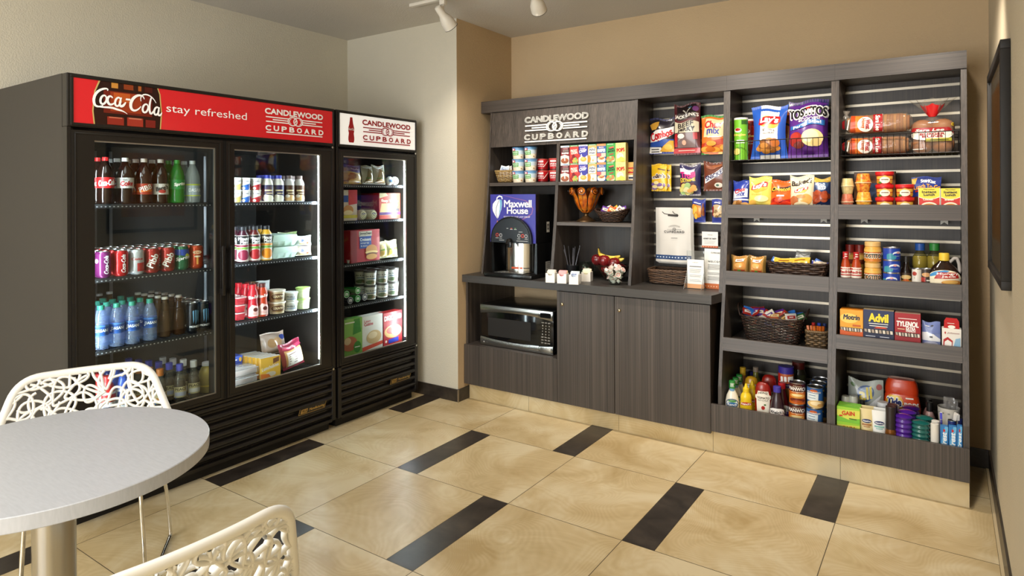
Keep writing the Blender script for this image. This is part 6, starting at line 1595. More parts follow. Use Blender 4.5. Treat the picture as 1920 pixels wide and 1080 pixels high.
std = [(0.026, 0), (0.03, 0.02), (0.03, 0.55), (0.022, 0.70), (0.012, 0.80), (0.012, 0.90)]
misc_bottle('oil_bottle', 1417, 688, 3.91, [(0.03, 0), (0.033, 0.02), (0.033, 0.62), (0.016, 0.76), (0.014, 0.88)], clear('a8a44a', 0.03, 0.6), (0.0155, 0.87, 1.0), '8a7a6a', 'olive green oil bottle with brown cap standing at the bin back', 'd8d0a8', [], (0.2, 0.5))
misc_bottle('sauce_bottle', 1380, 706, 3.93, std, '5a2016', (0.0145, 0.86, 1.0), '28306e', 'dark red sauce bottle with navy cap at the bin back corner', 'c8b090', [], (0.15, 0.45))
misc_bottle('sauce_bottle', 1408, 696, 3.990, std, '6a2418', (0.0145, 0.86, 1.0), '2a2f78', 'red sauce bottle with blue violet cap behind the golden mustard', 'd8c8b0', [], (0.15, 0.45))
jif = [('r', '3a2a6a', 0, 1, 0, 0.3), ('p', 'c02a20', [(0, 0.3), (0.45, 0.3), (0.2, 1), (0, 1)]), ('p', '3a78b8', [(0.6, 0.3), (1, 0.3), (1, 0.7)]), ('t', 'f4f2ee', 'JIF', 0.52, 0.58, 0.62, 0.42, 0.05, 0.08), ('r', 'e8e0d0', 0.32, 0.68, 0.158, 0.202)]
misc_bottle('peanut_butter_jar', 1474, 686, 3.80, [(0.036, 0), (0.04, 0.02), (0.04, 0.84), (0.037, 0.88)], '9a6a3a', (0.040, 0.86, 1.0), '3a2f92', 'peanut butter jar with wide blue lid and red label', 'b85a30', jif, (0.58, 0.86), cat='jar', grp='jars in the bin')
misc_bottle('pasta_sauce_jar', 1497, 678, 3.93, [(0.036, 0), (0.04, 0.02), (0.04, 0.75), (0.03, 0.86)], '2a2418', (0.033, 0.86, 1.0), '5a1a14', 'dark sauce jar with dark red lid at the bin back', '3a3a24', [('e', 'c8b890', 0.5, 0.6, 0.14, 0.14)], (0.3, 0.75), cat='jar', grp='jars in the bin')
jam = [(0.028, 0), (0.034, 0.015), (0.036, 0.28), (0.033, 0.46), (0.025, 0.66), (0.0185, 0.80), (0.0175, 0.86)]
wel = [('p', 'ece8e4', [(0.1, 0.2), (0.9, 0.2), (0.94, 0.8), (0.7, 0.95), (0.3, 0.95), (0.06, 0.8)]), ('t', '1c1a1a', "Welch's", 0.5, 0.62, 0.7, 0.26, 0, 0.03), ('p', '5a3a8a', [(0.16, 0.0), (0.84, 0.0), (0.84, 0.42), (0.16, 0.42)]), ('t', 'f0ece8', 'GRAPE', 0.5, 0.3, 0.5, 0.14, 0, 0.02), ('t', 'f0ece8', 'Jelly', 0.5, 0.12, 0.4, 0.14)]
misc_bottle('jelly_bottle', 1457, 724, 3.650, jam, '2c1720', (0.0195, 0.84, 1.0), '3d3598', 'dark grape jelly squeeze bottle with violet cap', None, wel, (0.10, 0.42), sy=0.85, grp='jelly bottles in the bin')
misc_bottle('jelly_bottle', 1466, 717, 3.715, jam, '5a141a', (0.0195, 0.84, 1.0), 'c01f2a', 'dark jelly squeeze bottle with bright red cap', None, wel, (0.10, 0.42), sy=0.85, grp='jelly bottles in the bin')
def tin(u0, u1, vt, y, zb, h, col, I, lb, grp, proto=None):
    a = at_y(u0, vt, y).x; b = at_y(u1, vt, y).x; r = (b - a) / 2
    o = copy_tree(proto) if proto else can('food_tin', r, h, col, I)
    put(o, (a + b) / 2, y, zb, 0.2, lb, 'tin', grp)
    return o
th = inbin(1493, 714, 3.66)[1] / 2
man = [('r', '4a1a14', 0, 1, 0.62, 1), ('r', 'c8641c', 0, 1, 0, 0.62), ('t', 'f2eee6', 'MANWICH', 0.5, 0.76, 0.84, 0.17, 0, 0.03), ('t', 'f0e0c0', "Hunt's", 0.5, 0.90, 0.34, 0.06), ('t', 'f4e4c0', 'original', 0.5, 0.60, 0.5, 0.07, 0, 0.02), ('e', 'd89a4a', 0.5, 0.42, 0.34, 0.12), ('e', 'efd9a0', 0.48, 0.45, 0.22, 0.06), ('e', '6a2818', 0.5, 0.2, 0.34, 0.1), ('e', 'a8481c', 0.5, 0.15, 0.22, 0.05)]
t1 = tin(1479, 1509, 716, 3.66, BZ, th * 0.98, '4a1a14', man, 'brown and orange meat sauce tin underneath its twin', 'meat sauce tins')
tin(1480, 1510, 716, 3.66, BZ + th * 0.985, th, '', man, 'brown and orange meat sauce tin stacked on its twin', 'meat sauce tins', t1)
pro = [('r', '2f5f9c', 0, 1, 0, 1), ('p', 'dfe8ea', [(0.08, 0.36), (0.6, 0.36), (0.62, 0.74), (0.08, 0.74)]), ('e', 'c05a24', 0.42, 0.86, 0.16, 0.08), ('t', 'f2efe8', 'PROGRESSO', 0.42, 0.80, 0.6, 0.07, 0, 0.03), ('r', '5a7a9a', 0.225, 0.495, 0.625, 0.655), ('r', '5a7a9a', 0.187, 0.493, 0.487, 0.513), ('e', 'd8b878', 0.55, 0.2, 0.42, 0.2), ('e', 'efdcb0', 0.5, 0.24, 0.22, 0.1), ('e', 'c89a58', 0.7, 0.16, 0.14, 0.08), ('p', 'd8b83a', [(0.8, 0.9), (0.95, 0.95), (0.95, 0.8)])]
tp = inbin(1527, 722, 3.66)[1] / 2
p1_ = tin(1512, 1543, 722, 3.66, BZ, tp * 0.98, '2f5f9c', pro, 'blue soup tin underneath at the end of the bin front', 'blue soup tins')
tin(1513, 1544, 722, 3.66, BZ + tp * 0.985, tp, '', pro, 'blue soup tin stacked at the front end of the bin', 'blue soup tins', p1_)
for k, y in enumerate((3.742, 3.825)):
    w_ = ('second', 'third')[k]
    tin(1520, 1551, 715, y, BZ, tp, '', pro, 'blue soup tin underneath in the %s stack from the front' % w_, 'blue soup tins', p1_).location.x = p1_.location.x + 0.003
    tin(1520, 1551, 715, y, BZ + tp * 0.985, tp, '', pro, 'blue soup tin on top of the %s stack from the front' % w_, 'blue soup tins', p1_).location.x = p1_.location.x + 0.004

# ---- bread in the wall-end wire basket
def bread(u0, u1, vt, vb, y, lb, seed):
    p0 = at_y(u0, (vt + vb) / 2, y); p1 = at_y(u1, (vt + vb) / 2, y); zb = max(at_y(u0 + 40, vb, y).z, zb2 + 0.005); zt = at_y((u0 + u1) / 2, vt, y).z
    L = p1.x - p0.x; h = zt - zb; d = 0.115
    r = empty('bread_loaf', ((p0.x + p1.x) / 2, y + d / 2, zb))
    cr = mat('8a5520', 0.7); cb = mat('c89a5a', 0.8)
    mb = MB(); n = 20; sl = []
    for i in range(n):     # slices
        xa = -L * 0.40 + L * 0.86 * i / n; xb = xa + L * 0.86 / n * 0.93
        q = 1.0 - (0.22 if i in (0, n - 1) else 0.08 if i in (1, n - 2) else 0.0) - 0.02 * (i % 2)
        poly = []
        for k in range(20):
            a = 2 * PI * k / 20
            cy, cz = math.cos(a), math.sin(a)
            s = (abs(cy) ** 3.2 + abs(cz) ** 3.2) ** (-1 / 3.2)
            poly.append((d * 0.46 * q * s * cy, h * 0.48 + h * 0.46 * q * s * cz))
        mb.prism(poly, 'x', xa, xb, cr if i % 3 else mat('9c6a2e', 0.7))
    mb.build('slices', r)
    fl = clear('f6f2ea', 0.06, 0.93)
    def skin(u, v, off=0.0):
        a = 2 * PI * u + PI
        cy, cz = math.cos(a), math.sin(a)
        s = (abs(cy) ** 3.2 + abs(cz) ** 3.2) ** (-1 / 3.2)
        f = min(1.0, 0.30 + 5 * v) if v < 0.14 else (1.0 if v < 0.93 else max(0.1, 1 - (v - 0.93) * 9))
        w = 1 + 0.012 * math.sin(9 * u * 6.28 + seed + 14 * v)
        return (-L * 0.5 + L * v, (d * 0.49 * s * cy) * f * w + off * cy, h * 0.49 + h * 0.485 * s * cz * f * w + off * cz)
    MB().grid(lambda u, v: skin(u, v), 36, 26, fl, wrap=False).build('clear_bag', r, angle=80)
    # printing wraps the front of the bag
    ASPECT[0] = L / h
    sf = lambda a, b, off: skin((0.14 - 0.28 * b) % 1.0, a, 0.0012 + off)
    I = [('p', 'b0421a', [(0.14, 0.02), (0.34, 0.02), (0.40, 0.9), (0.16, 0.98)]), ('p', 'd9752c', [(0.22, 0.05), (0.30, 0.05), (0.34, 0.9), (0.22, 0.95)]), ('r', '9c1c20', 0.47, 0.60, 0.02, 0.98), ('l', 'f0ece0', [(0.60, 0.02), (0.585, 0.5), (0.60, 0.98)], 0.012), ('e', 'efe8dc', 0.36, 0.45, 0.11, 0.40), ('t', 'c05a1c', 'Honey', 0.33, 0.5, 0.5 / (L / h), 0.16 * (L / h) * 0.42, -PI / 2, 0.04), ('t', '9c1c20', 'Wheat', 0.40, 0.45, 0.5 / (L / h), 0.16 * (L / h) * 0.42, -PI / 2, 0.04), ('t', 'f4eee2', 'Sara Lee', 0.535, 0.5, 0.78 / (L / h), 0.14 * (L / h) * 0.42, -PI / 2, 0.03, 0.2), ('r', '9c1c20', 0.02, 0.06, 0.1, 0.9), ('l', 'f6f0e4', [(0.10, 0.15), (0.13, 0.75)], 0.03)]
    art(MB(), I, sf, 0.25, nx=24).build('printed_band', r)
    tl = MB().lathe([(0.010, 0), (0.016, 0.012), (0.008, 0.022), (0.014, 0.034), (0.018, 0.044)], clear('ece6de', 0.08, 0.8), 14)
    if seed == 1:
        t = tl.build('twisted_end', r); t.location = (-L * 0.43, -d * 0.1, h * 0.8); t.rotation_euler = (0.2, 0.1, 0)
    tag(r, lb, 'bread', 'sliced bread loaves')
bread(1575, 1709, 254, 290, 3.785, 'lower sliced wheat loaf behind the wires', 2)
bread(1575, 1711, 211, 250, 3.785, 'upper sliced wheat loaf lying on its twin', 1)
def buns():
    y = 3.80
    zb = zb2 + 0.006
    x0 = at_y(1710, 250, y).x; x1 = at_y(1790, 250, y).x
    r = empty('bun_bag', ((x0 + x1) / 2 - 0.003, y + 0.05, zb)); w = x1 - x0
    bm = mat('9a5f24', 0.5); k = 0
    H = at_y(1745, 221, y).z - zb
    bh = H / 2
    for dz in (0.001, bh * 0.98):
        for dx in (-w * 0.25, w * 0.25):
            o = MB().sphere((0, 0, bh * 0.5), w * 0.28, bm, 20, 12, s=(1, 0.80, bh * 0.5 / (w * 0.28))).build('burger_bun', r); o.location = (dx * 0.98, 0.006, dz)
    fl = clear('f6f2ea', 0.06, 0.93)
    def skin(u, v, off=0.0):
        a = 2 * PI * u
        c, s_ = math.cos(a), math.sin(a)
        s = (abs(c) ** 3.5 + abs(s_) ** 3.5) ** (-1 / 3.5)
        f = 1.0 - 0.10 * abs(2 * v - 1) ** 4 if v < 0.86 else max(0.10, 1 - 0.9 * ((v - 0.86) / 0.14) ** 0.8)
        q = 1 + 0.012 * math.sin(7 * a + 11 * v)
        return (w * 0.52 * s * c * f * q, 0.006 + (w * 0.255 * s * s_) * f * q + off * s_, H * 1.06 * v)
    mb = MB().grid(skin, 36, 24, fl)
    n = 20
    mb.grid(lambda u, v: (((0.012 + 0.075 * v) * math.cos(2 * PI * u) * (1 + 0.25 * math.sin(10 * PI * u) * v)), 0.006 + (0.01 + 0.03 * v) * math.sin(2 * PI * u), H * 1.05 + 0.085 * v + 0.01 * math.sin(14 * PI * u) * v), 40, 6, fl)
    mb.build('clear_bag', r, angle=80)
    MB().grid(lambda u, v: (((0.014 + 0.05 * v - 0.018 * v * v) * math.cos(2 * PI * u) * (1 + 0.22 * math.sin(10 * PI * u) * v)), 0.005 + (0.011 + 0.022 * v) * math.sin(2 * PI * u), H * 1.055 + 0.060 * v + 0.006 * math.sin(14 * PI * u) * v), 40, 6, mat('c0161c', 0.3, coat=0.3)).build('red_gathered_top', r, angle=80)
    ASPECT[0] = w / H
    sf = lambda a, b, off: skin(0.5 + 0.5 * (0.03 + 0.94 * a), b / 1.06, 0.0015 + off)
    art(MB(), [('e', 'efe8dc', 0.48, 0.52, 0.34, 0.15), ('p', '9c1c20', [(0.18, 0.60), (0.78, 0.60), (0.86, 0.52), (0.74, 0.72), (0.2, 0.74), (0.12, 0.6)]), ('t', 'f4eee2', 'Sara Lee', 0.46, 0.66, 0.42, 0.07, 0, 0.03, 0.2), ('t', '9c1c20', 'BURGER', 0.5, 0.545, 0.36, 0.06, 0, 0.05), ('t', '9c1c20', 'BUNS', 0.5, 0.475, 0.3, 0.055, 0, 0.05), ('r', 'b8b040', 0.40, 0.80, 0.33, 0.42), ('r', '4a4a1a', 0.465, 0.735, 0.364, 0.386), ('r', 'f4eee2', 0.161, 0.359, 0.109, 0.131), ('e', 'e0c040', 0.84, 0.80, 0.06, 0.055), ('t', '6a3a10', '8', 0.84, 0.80, 0.05, 0.06, 0, 0.02)], sf, 0.25, nx=20).build('printed_front', r)
    tag(r, 'bag of burger buns with red gathered top in the wire basket', 'bread')
buns()

# ---- cups, tubs and boxes on the upper tray of the wall-end unit
TD = 1.389 - 0.0295
def diamond_cup(u0, u1, vt, vb, y, col, c2, lb, zb=None):
    p = at_y((u0 + u1) / 2, vt, y); w = at_y(u1, vt, y).x - at_y(u0, vt, y).x
    z0 = TD if zb is None else zb
    h = p.z - z0; r = w / 2
    def fl(nt, b, L):
        n = noise(nt, coords(nt), 70, 2); rr = ramp(nt, [(0.4, col), (0.6, c2)]); L(n.outputs[0], rr.inputs[0]); L(rr.outputs[0], b.inputs['Base Color'])
        b.inputs['Roughness'].default_value = 0.12; b.inputs['Coat Weight'].default_value = 0.5
    o = MB().lathe([(r * 0.70, 0), (r * 0.74, 0.002), (r * 0.95, h * 0.48)], nodes_mat('fruit_fill', fl), 24).build('fruit_cup')
    MB().lathe([(r * 0.95, h * 0.48), (r * 1.02, h * 0.485), (r * 1.02, h * 0.52), (r * 0.95, h * 0.525)], mat('d8c8a0', 0.3), 24).build('rim', o)
    MB().lathe([(r * 0.95, h * 0.525), (r * 0.76, h * 0.985), (r * 0.70, h), (0, h)], nodes_mat('fruit_fill', fl), 24).build('upper_cup', o)
    put(o, p.x, y, z0, 0, lb, 'fruit cup', 'pairs of fruit cups on the tray')
    return p.z
yd = 3.79
z1 = diamond_cup(1576, 1601, 363.5, 0, yd, 'b0604a', 'c87a5c', 'pink peach pair of cups under the pale applesauce pair')
diamond_cup(1576, 1602, 334.5, 0, yd, 'c8b078', 'd4c088', 'pale applesauce pair of cups stacked on the pink pair', z1)
z1 = diamond_cup(1604, 1635, 360, 0, yd - 0.002, 'd88a2c', 'e0b04a', 'orange mixed fruit pair of cups at the bottom of its stack')
diamond_cup(1603, 1634, 325.5, 0, yd - 0.002, 'c85a24', 'e0a03c', 'red and orange mixed fruit pair of cups on top', z1)
tb_I = [('r', 'b0201c', 0, 1, 0, 1), ('p', 'e0b24a', [(0.06, 0.55), (0.5, 0.95), (0.94, 0.55), (0.9, 0.85), (0.1, 0.85)]), ('e', 'efe6d2', 0.5, 0.45, 0.24, 0.34), ('r', '4a2a1c', 0.347, 0.653, 0.465, 0.535), ('e', 'c88a2c', 0.16, 0.3, 0.12, 0.2), ('e', 'd09a3a', 0.84, 0.3, 0.12, 0.2), ('e', '4a7a2c', 0.28, 0.2, 0.08, 0.1)]
TBP = []
def red_tub(u0, u1, vt, zb, lb):
    y = 3.80
    p = at_y((u0 + u1) / 2, vt, y); w = at_y(u1, vt, y).x - at_y(u0, vt, y).x
    if TBP: o = copy_tree(TBP[0])
    else:
        o = tub('pasta_tub', w * 0.40, w * 0.46, 0.0655, 'b0201c', tb_I, lid='c01f22', lidh=0.016, rim=0.002); TBP.append(o)
    put(o, p.x, y, zb, 0.1, lb, 'tub', 'red lidded pasta tubs')
for k, lb in enumerate(('bottom', 'middle', 'top')): red_tub(1641, 1676, 345, TD + 0.066 * k, 'red lidded pasta tub at the %s of the tall stack' % lb)
for k, lb in enumerate(('lower', 'upper')): red_tub(1678, 1714, 345, TD + 0.066 * k, 'red lidded pasta tub, %s one of the pair by the blue pouch' % lb)
x, w, h = fit(1601, 1679, 322, 3.93, TD)
put(carton('backing_box', w, 0.05, h, '6a4a34', [('r', '8a5a3a', 0.02, 0.98, 0.88, 0.96), ('r', '3a4a6a', 0.3, 0.7, 0.2, 0.7)]), x, 3.93, TD, 0, 'brown display box standing behind the fruit cups', 'box')
x, w, h = fit(1709, 1765, 333, 3.86, TD)
o = bag('tuna_pouch', w, h, 0.03, '25398c', [('r', '25398c', 0, 1, 0, 1), ('p', 'e0b24a', [(0, 0.95), (0.2, 0.98), (0.12, 0.8), (0, 0.78)]), ('t', 'f4f4f2', 'StarKist', 0.56, 0.86, 0.5, 0.10, 0, 0.03), ('t', 'e8a03c', 'Lunch To-Go', 0.52, 0.70, 0.92, 0.13, 0.02, 0.03), ('r', 'b03020', 0.1, 0.9, 0.55, 0.6), ('r', '5a2a1c', 0.05, 0.5, 0.1, 0.4)], seed=70, rough=0.25)
put(o, x, 3.86, TD + 0.001, 0, 'blue tuna pouch with orange lettering behind the noodle boxes', 'pouch', rx=-0.05)
def noodle(u0, u1, vt, txt, lb):
    x, w, h = fit(u0, u1, vt, 3.775, TD)
    I = [('r', 'e2cf3c', 0, 1, 0, 1), ('p', 'c0281c', [(0, 0.1), (1, 0.1), (1, 0.60), (0.5, 0.50), (0, 0.60)]), ('l', 'f0ead8', [(0, 0.61), (0.25, 0.53), (0.5, 0.505), (0.75, 0.53), (1, 0.61)], 0.012), ('t', '2a2a20', 'Maruchan', 0.5, 0.94, 0.5, 0.05, 0, 0.02), ('t', '17140f', 'Instant', 0.5, 0.83, 0.66, 0.10, 0, 0.05), ('t', '17140f', 'Lunch', 0.5, 0.71, 0.5, 0.10, 0, 0.05), ('t', 'f4ead0', txt, 0.45, 0.52 - 0.03, 0.46, 0.075, 0, 0.02), ('e', 'efe4c8', 0.5, 0.18, 0.40, 0.20), ('e', 'c8843a', 0.5, 0.2, 0.3, 0.12), ('r', 'f0ead8', 0, 0.02, 0, 1), ('r', 'f0ead8', 0.98, 1, 0, 1)]
    put(carton('noodle_box', w, 0.075, h, 'e2cf3c', I), x, 3.775, TD, 0, lb, 'box', 'instant noodle boxes')
noodle(1722, 1762.5, 352.5, 'Chicken', 'yellow and red noodle box next to the red tubs')
noodle(1763.5, 1804.5, 353, 'Beef', 'yellow and red noodle box at the wall end of tray')

# ---- sauces and oils
TE = 1.013 - 0.0295
def hot_sauce(u, vt, y, lb, P=[]):
    p = at_y(u, vt, y); h = p.z - TE
    if not P:
        pr = [(0.020, 0), (0.0235, 0.006), (0.0238, 0.075), (0.021, 0.096), (0.0125, 0.128), (0.0115, 0.15), (0.0115, h * 0.98)]
        o = bottle('hot_sauce_bottle', pr, 'a03a16', (0.0138, h * 0.76, h), 'a81c20', 'ece6d8', [('r', 'b0241c', 0, 1, 0.78, 0.92), ('t', 'f4efe4', "FRANK'S", 0.5, 0.85, 0.5, 0.10, 0, 0.02), ('t', 'a81c1c', 'RedHot', 0.5, 0.55, 0.84, 0.26, 0, 0.04), ('r', 'a81c1c', 0.1, 0.9, 0.2, 0.3)], (0.030, 0.082))
        art(MB(), [('e', 'e8d8d0', 0.5, 0.8, 0.16, 0.08), ('e', 'e8d8d0', 0.5, 0.45, 0.16, 0.08), ('e', 'd8b8b0', 0.3, 0.2, 0.1, 0.06)], drum(0.0142, h * 0.77, h * 0.97), nx=16).build('cap_print', o)
        P.append(o)
    else: o = copy_tree(P[0])
    put(o, p.x, y, TE, 0.2, lb, 'bottle', 'hot sauce bottles')
hot_sauce(1585.5, 472, 3.725, 'orange hot sauce bottle with red cap at the upright')
hot_sauce(1605.5, 472, 3.725, 'orange hot sauce bottle with red cap beside the dip jars')
def red_cap_jar(u, vt, y, lb, P=[]):
    p = at_y(u, vt, y); h = p.z - TE
    if not P:
        P.append(bottle('seasoning_bottle', [(0.022, 0), (0.0242, 0.004), (0.0242, h * 0.72), (0.020, h * 0.78), (0.020, h * 0.8)], '8a5a2a', (0.0225, h * 0.78, h), '7a1f18', 'b89448', [('r', '6a2a1a', 0.1, 0.9, 0.6, 0.8)], (0.02, h * 0.72)))
        o = P[0]
    else: o = copy_tree(P[0])
    put(o, p.x, y, TE, 0, lb, 'bottle', 'brown bottles behind the hot sauce')
red_cap_jar(1594, 458, 3.84, 'brown seasoning bottle with dark red lid behind the first hot sauce')
red_cap_jar(1612, 458, 3.84, 'brown seasoning bottle with dark red lid nearer the dip jars')
def dip():
    y = 3.745
    a = at_y(1620.5, 490, y).x; b = at_y(1652.5, 490, y).x; r = (b - a) / 2
    zt = at_y(1636, 453.5, y).z; h = (zt - TE) / 2
    pr = [(r * 0.86, 0), (r * 0.98, 0.008), (r * 0.98, h * 0.70), (r * 0.88, h * 0.80)]
    I = [('r', 'c87a30', 0, 1, 0, 1), ('r', 'e0b45a', 0, 1, 0.78, 1), ('r', 'b04a24', 0, 1, 0.64, 0.74), ('t', 'f4ead0', 'TOSTITOS', 0.5, 0.46, 0.88, 0.40, 0, 0.09), ('t', '17130f', 'TOSTITOS', 0.5, 0.46, 0.84, 0.32, 0, 0.05)]
    o = bottle('dip_jar', pr, 'd8a24a', (r * 0.94, h * 0.80, h), 'd8b070', 'd8a24a', I, (0.010, h * 0.66))
    put(o, (a + b) / 2, y, TE, 0.1, 'cheese dip jar underneath its twin', 'jar', 'cheese dip jars')
    put(copy_tree(o), (a + b) / 2, y, TE + h * 1.003, 0.1, 'cheese dip jar stacked on its twin', 'jar', 'cheese dip jars')
dip()
def blue_tins():
    y = 3.745
    a = at_y(1655, 490, y).x; b = at_y(1688.5, 490, y).x; r = (b - a) / 2
    zt = at_y(1672, 463.5, y).z; h = (zt - TE) / 3
    I = [('r', '2140a0', 0, 1, 0, 1), ('e', '3a8aa0', 0.16, 0.25, 0.22, 0.3), ('e', 'dfe6ee', 0.45, 0.52, 0.22, 0.22), ('e', '2140a0', 0.45, 0.45, 0.20, 0.12), ('e', 'd8a0a0', 0.45, 0.62, 0.07, 0.09), ('r', 'c8ccd8', 0.82, 0.92, 0.3, 0.8)]
    o = can('flat_tin', r, h, '2140a0', I)
    for k, nm in enumerate(('bottom', 'middle', 'top')):
        put(o if k == 0 else copy_tree(o), (a + b) / 2, y, TE + h * 1.002 * k, 0.2 + 0.4 * k, 'royal blue flat tin at the %s of its stack of three' % nm, 'tin', 'royal blue tins')
blue_tins()
def at_tray(u, vt, y): p = at_y(u, vt, y); return p.x, p.z - TE
x, h = at_tray(1699, 480, 3.775)
o = bottle('soy_sauce_bottle', [(0.022, 0), (0.026, 0.006), (0.026, h * 0.45), (0.014, h * 0.66), (0.011, h * 0.74), (0.011, h * 0.8)], mat('1a110c', 0.1), (0.0125, h * 0.8, h), '23201c', '3a2a1c', [('e', 'd8b878', 0.5, 0.6, 0.3, 0.2), ('r', 'b0803a', 0, 1, 0.1, 0.3), ('e', 'c8682c', 0.5, 0.3, 0.16, 0.14)], (0.012, h * 0.44))
put(o, x, 3.775, TE, 0, 'small dark soy sauce bottle between blue tins and seasonings', 'bottle')
for k, (u, c, I, lb) in enumerate(((1719.5, 'd8d4ca', [('e', 'a03a2c', 0.3, 0.75, 0.16, 0.12), ('l', '4a6a4a', [(0.3, 0.5), (0.8, 0.65)], 0.03), ('r', '2a3a6a', 0, 1, 0, 0.2), ('r', 'f4f4f0', 0.275, 0.725, 0.0714, 0.129)], 'white patterned seasoning tin before the oil bottles'), (1736, '3a3230', [('e', 'c89a6a', 0.5, 0.7, 0.3, 0.12), ('r', 'a03028', 0.15, 0.45, 0.3, 0.55), ('r', 'd8d4ca', 0.5, 0.8, 0.34, 0.42), ('r', '2a3a6a', 0, 1, 0, 0.2), ('r', 'f4f4f0', 0.23, 0.77, 0.0736, 0.126)], 'dark patterned seasoning tin beside the white one'))):
    x, h = at_tray(u, 503, 3.735)
    put(can('seasoning_tin', 0.0225, h, c, I), x, 3.735, TE, 0.1, lb, 'tin', 'seasoning tins')
for k, (u, cc, lb) in enumerate(((1725, '2a5ab0', 'clear oil bottle with blue cap'), (1752, '2f8a3a', 'clear oil bottle with green cap'))):
    x, h = at_tray(u, 456, 3.84)
    o = bottle('oil_bottle', [(0.032, 0), (0.0355, 0.006), (0.0355, h * 0.30), (0.032, h * 0.38), (0.035, h * 0.46), (0.034, h * 0.66), (0.018, h * 0.80), (0.016, h * 0.86)], clear('dcd8ac', 0.03, 0.97), (0.0215, h * 0.83, h), cc, None, [('e', 'd8c84a', 0.5, 0.5, 0.3, 0.4), ('r', '4a6a2a', 0.32, 0.68, 0.434, 0.566)], (0.02, h * 0.30), fill=(mat('b8a94e', 0.15, trans=0.3), h * 0.70))
    put(o, x, 3.84, TE, 0, lb, 'bottle', 'clear oil bottles')
def syrup():
    y = 3.745
    x0 = at_y(1752, 510, y).x; x1 = at_y(1803, 510, y).x; x = at_y(1774, 500, y).x - 0.008; h = at_y(1772, 474.5, y).z - TE
    r = empty('syrup_jug', (x, y, TE))
    a = 0.068
    pr = [(a * 0.80, 0), (a * 0.93, 0.006), (a, h * 0.30), (a * 0.93, h * 0.46), (a * 0.70, h * 0.62), (0.026, h * 0.74), (0.020, h * 0.80)]
    MB().lathe(pr, mat('21130d', 0.1, coat=0.5), 32, sy=0.62).build('body', r)
    MB().lathe([(0.0215, h * 0.79), (0.021, h * 0.985), (0.019, h), (0, h)], mat('d9b83a', 0.4), 22, lobes=lambda an, z: 1 + 0.015 * math.cos(18 * an)).build('cap', r)
    hp = [(0.022, 0, h * 0.74), (0.040, 0, h * 0.86), (0.052, 0, h * 0.86), (0.060, 0, h * 0.70), (0.062, 0, h * 0.52), (0.058, 0, h * 0.44)]
    Q = []
    for k in range(25):
        t = k / 24 * (len(hp) - 1); i = min(int(t), len(hp) - 2); f = t - i; f = f * f * (3 - 2 * f) if i in (0,) else f
        Q.append(Vector(hp[i]).lerp(Vector(hp[i + 1]), f))
    MB().tube(Q, 0.0075, clear('cfc9c4', 0.06, 0.45), 10).build('clear_handle', r)
    rf = lambda z: next((p[0] + (q[0] - p[0]) * (z - p[1]) / (q[1] - p[1]) for p, q in zip(pr, pr[1:]) if p[1] <= z <= q[1]), a)
    f0 = drum(a, 0.006, h * 0.56, PI * 0.92, rf=rf)
    sf = lambda u, v, off: (lambda p: (p[0], p[1] * 0.62 - 0.0006, p[2]))(f0(u, v, off))
    I = [('p', 'e6dcc0', [(0.5 + 0.47 * math.cos(t * PI / 12), 0.46 + 0.50 * math.sin(t * PI / 12)) for t in range(24)]), ('p', '3f88c0', [(0.06, 0.62), (0.25, 0.86), (0.5, 0.95), (0.62, 0.92), (0.4, 0.72), (0.16, 0.58)]), ('p', 'a82420', [(0.26, 0.48), (0.84, 0.54), (0.80, 0.84), (0.34, 0.84)]), ('t', 'f4f2ec', 'Hungry', 0.57, 0.755, 0.5, 0.14, 0.03, 0.03), ('t', 'f4f2ec', 'Jack', 0.58, 0.61, 0.32, 0.13, 0.03, 0.03), ('e', 'c8823a', 0.66, 0.30, 0.24, 0.14), ('e', 'e0b060', 0.62, 0.33, 0.18, 0.09), ('p', '2a1a12', [(0.4, 0.04), (0.7, 0.04), (0.68, 0.14), (0.42, 0.14)])]
    art(MB(), I, sf, 0.35, nx=24).build('label', r)
    tag(r, 'dark pancake syrup jug with yellow cap and clear handle', 'bottle')
    r.rotation_euler = (0, 0, 0.1)
syrup()

# ---- medicine tray
TF = 0.727 - 0.0295
def med(u0, u1, vt, y, d, col, I, lb, side=None, top=None):
    x, w, h = fit(u0, u1, vt, y, TF)
    # dispenser box: tall back, open cut at the front with sachets showing
    o = carton('medicine_box', w, d, h, col, I, side=side, top=top)
    put(o, x, y, TF, 0, lb, 'box', 'medicine boxes on the tray')
ym = 3.665
slot = lambda c, e: [('r', '17120f', 0.02, 0.98, 0.30, 0.42)] + [('p', 'd8d0c4' if i % 2 else 'a8988a', [(0.05 + i * 0.12, 0.31), (0.13 + i * 0.12, 0.31), (0.115 + i * 0.12, 0.41), (0.035 + i * 0.12, 0.41)]) for i in range(8)] + [('p', c, [(0, 0), (1, 0), (1, 0.32), (0.5, 0.27), (0, 0.34)])] + e
med(1575, 1618, 581, ym, 0.08, 'e08a24', [('r', 'e0a02c', 0, 1, 0.42, 1), ('e', 'efc860', 0.4, 0.72, 0.4, 0.16), ('t', '1a1e3a', 'Motrin', 0.5, 0.76, 0.70, 0.15, 0, 0.05, 0.15), ('r', 'c05a1c', 0.55, 0.9, 0.47, 0.53)] + slot('c8561c', [('r', 'f0e0c0', 0.365, 0.635, 0.127, 0.153)]), 'orange and yellow pain relief dispenser box')
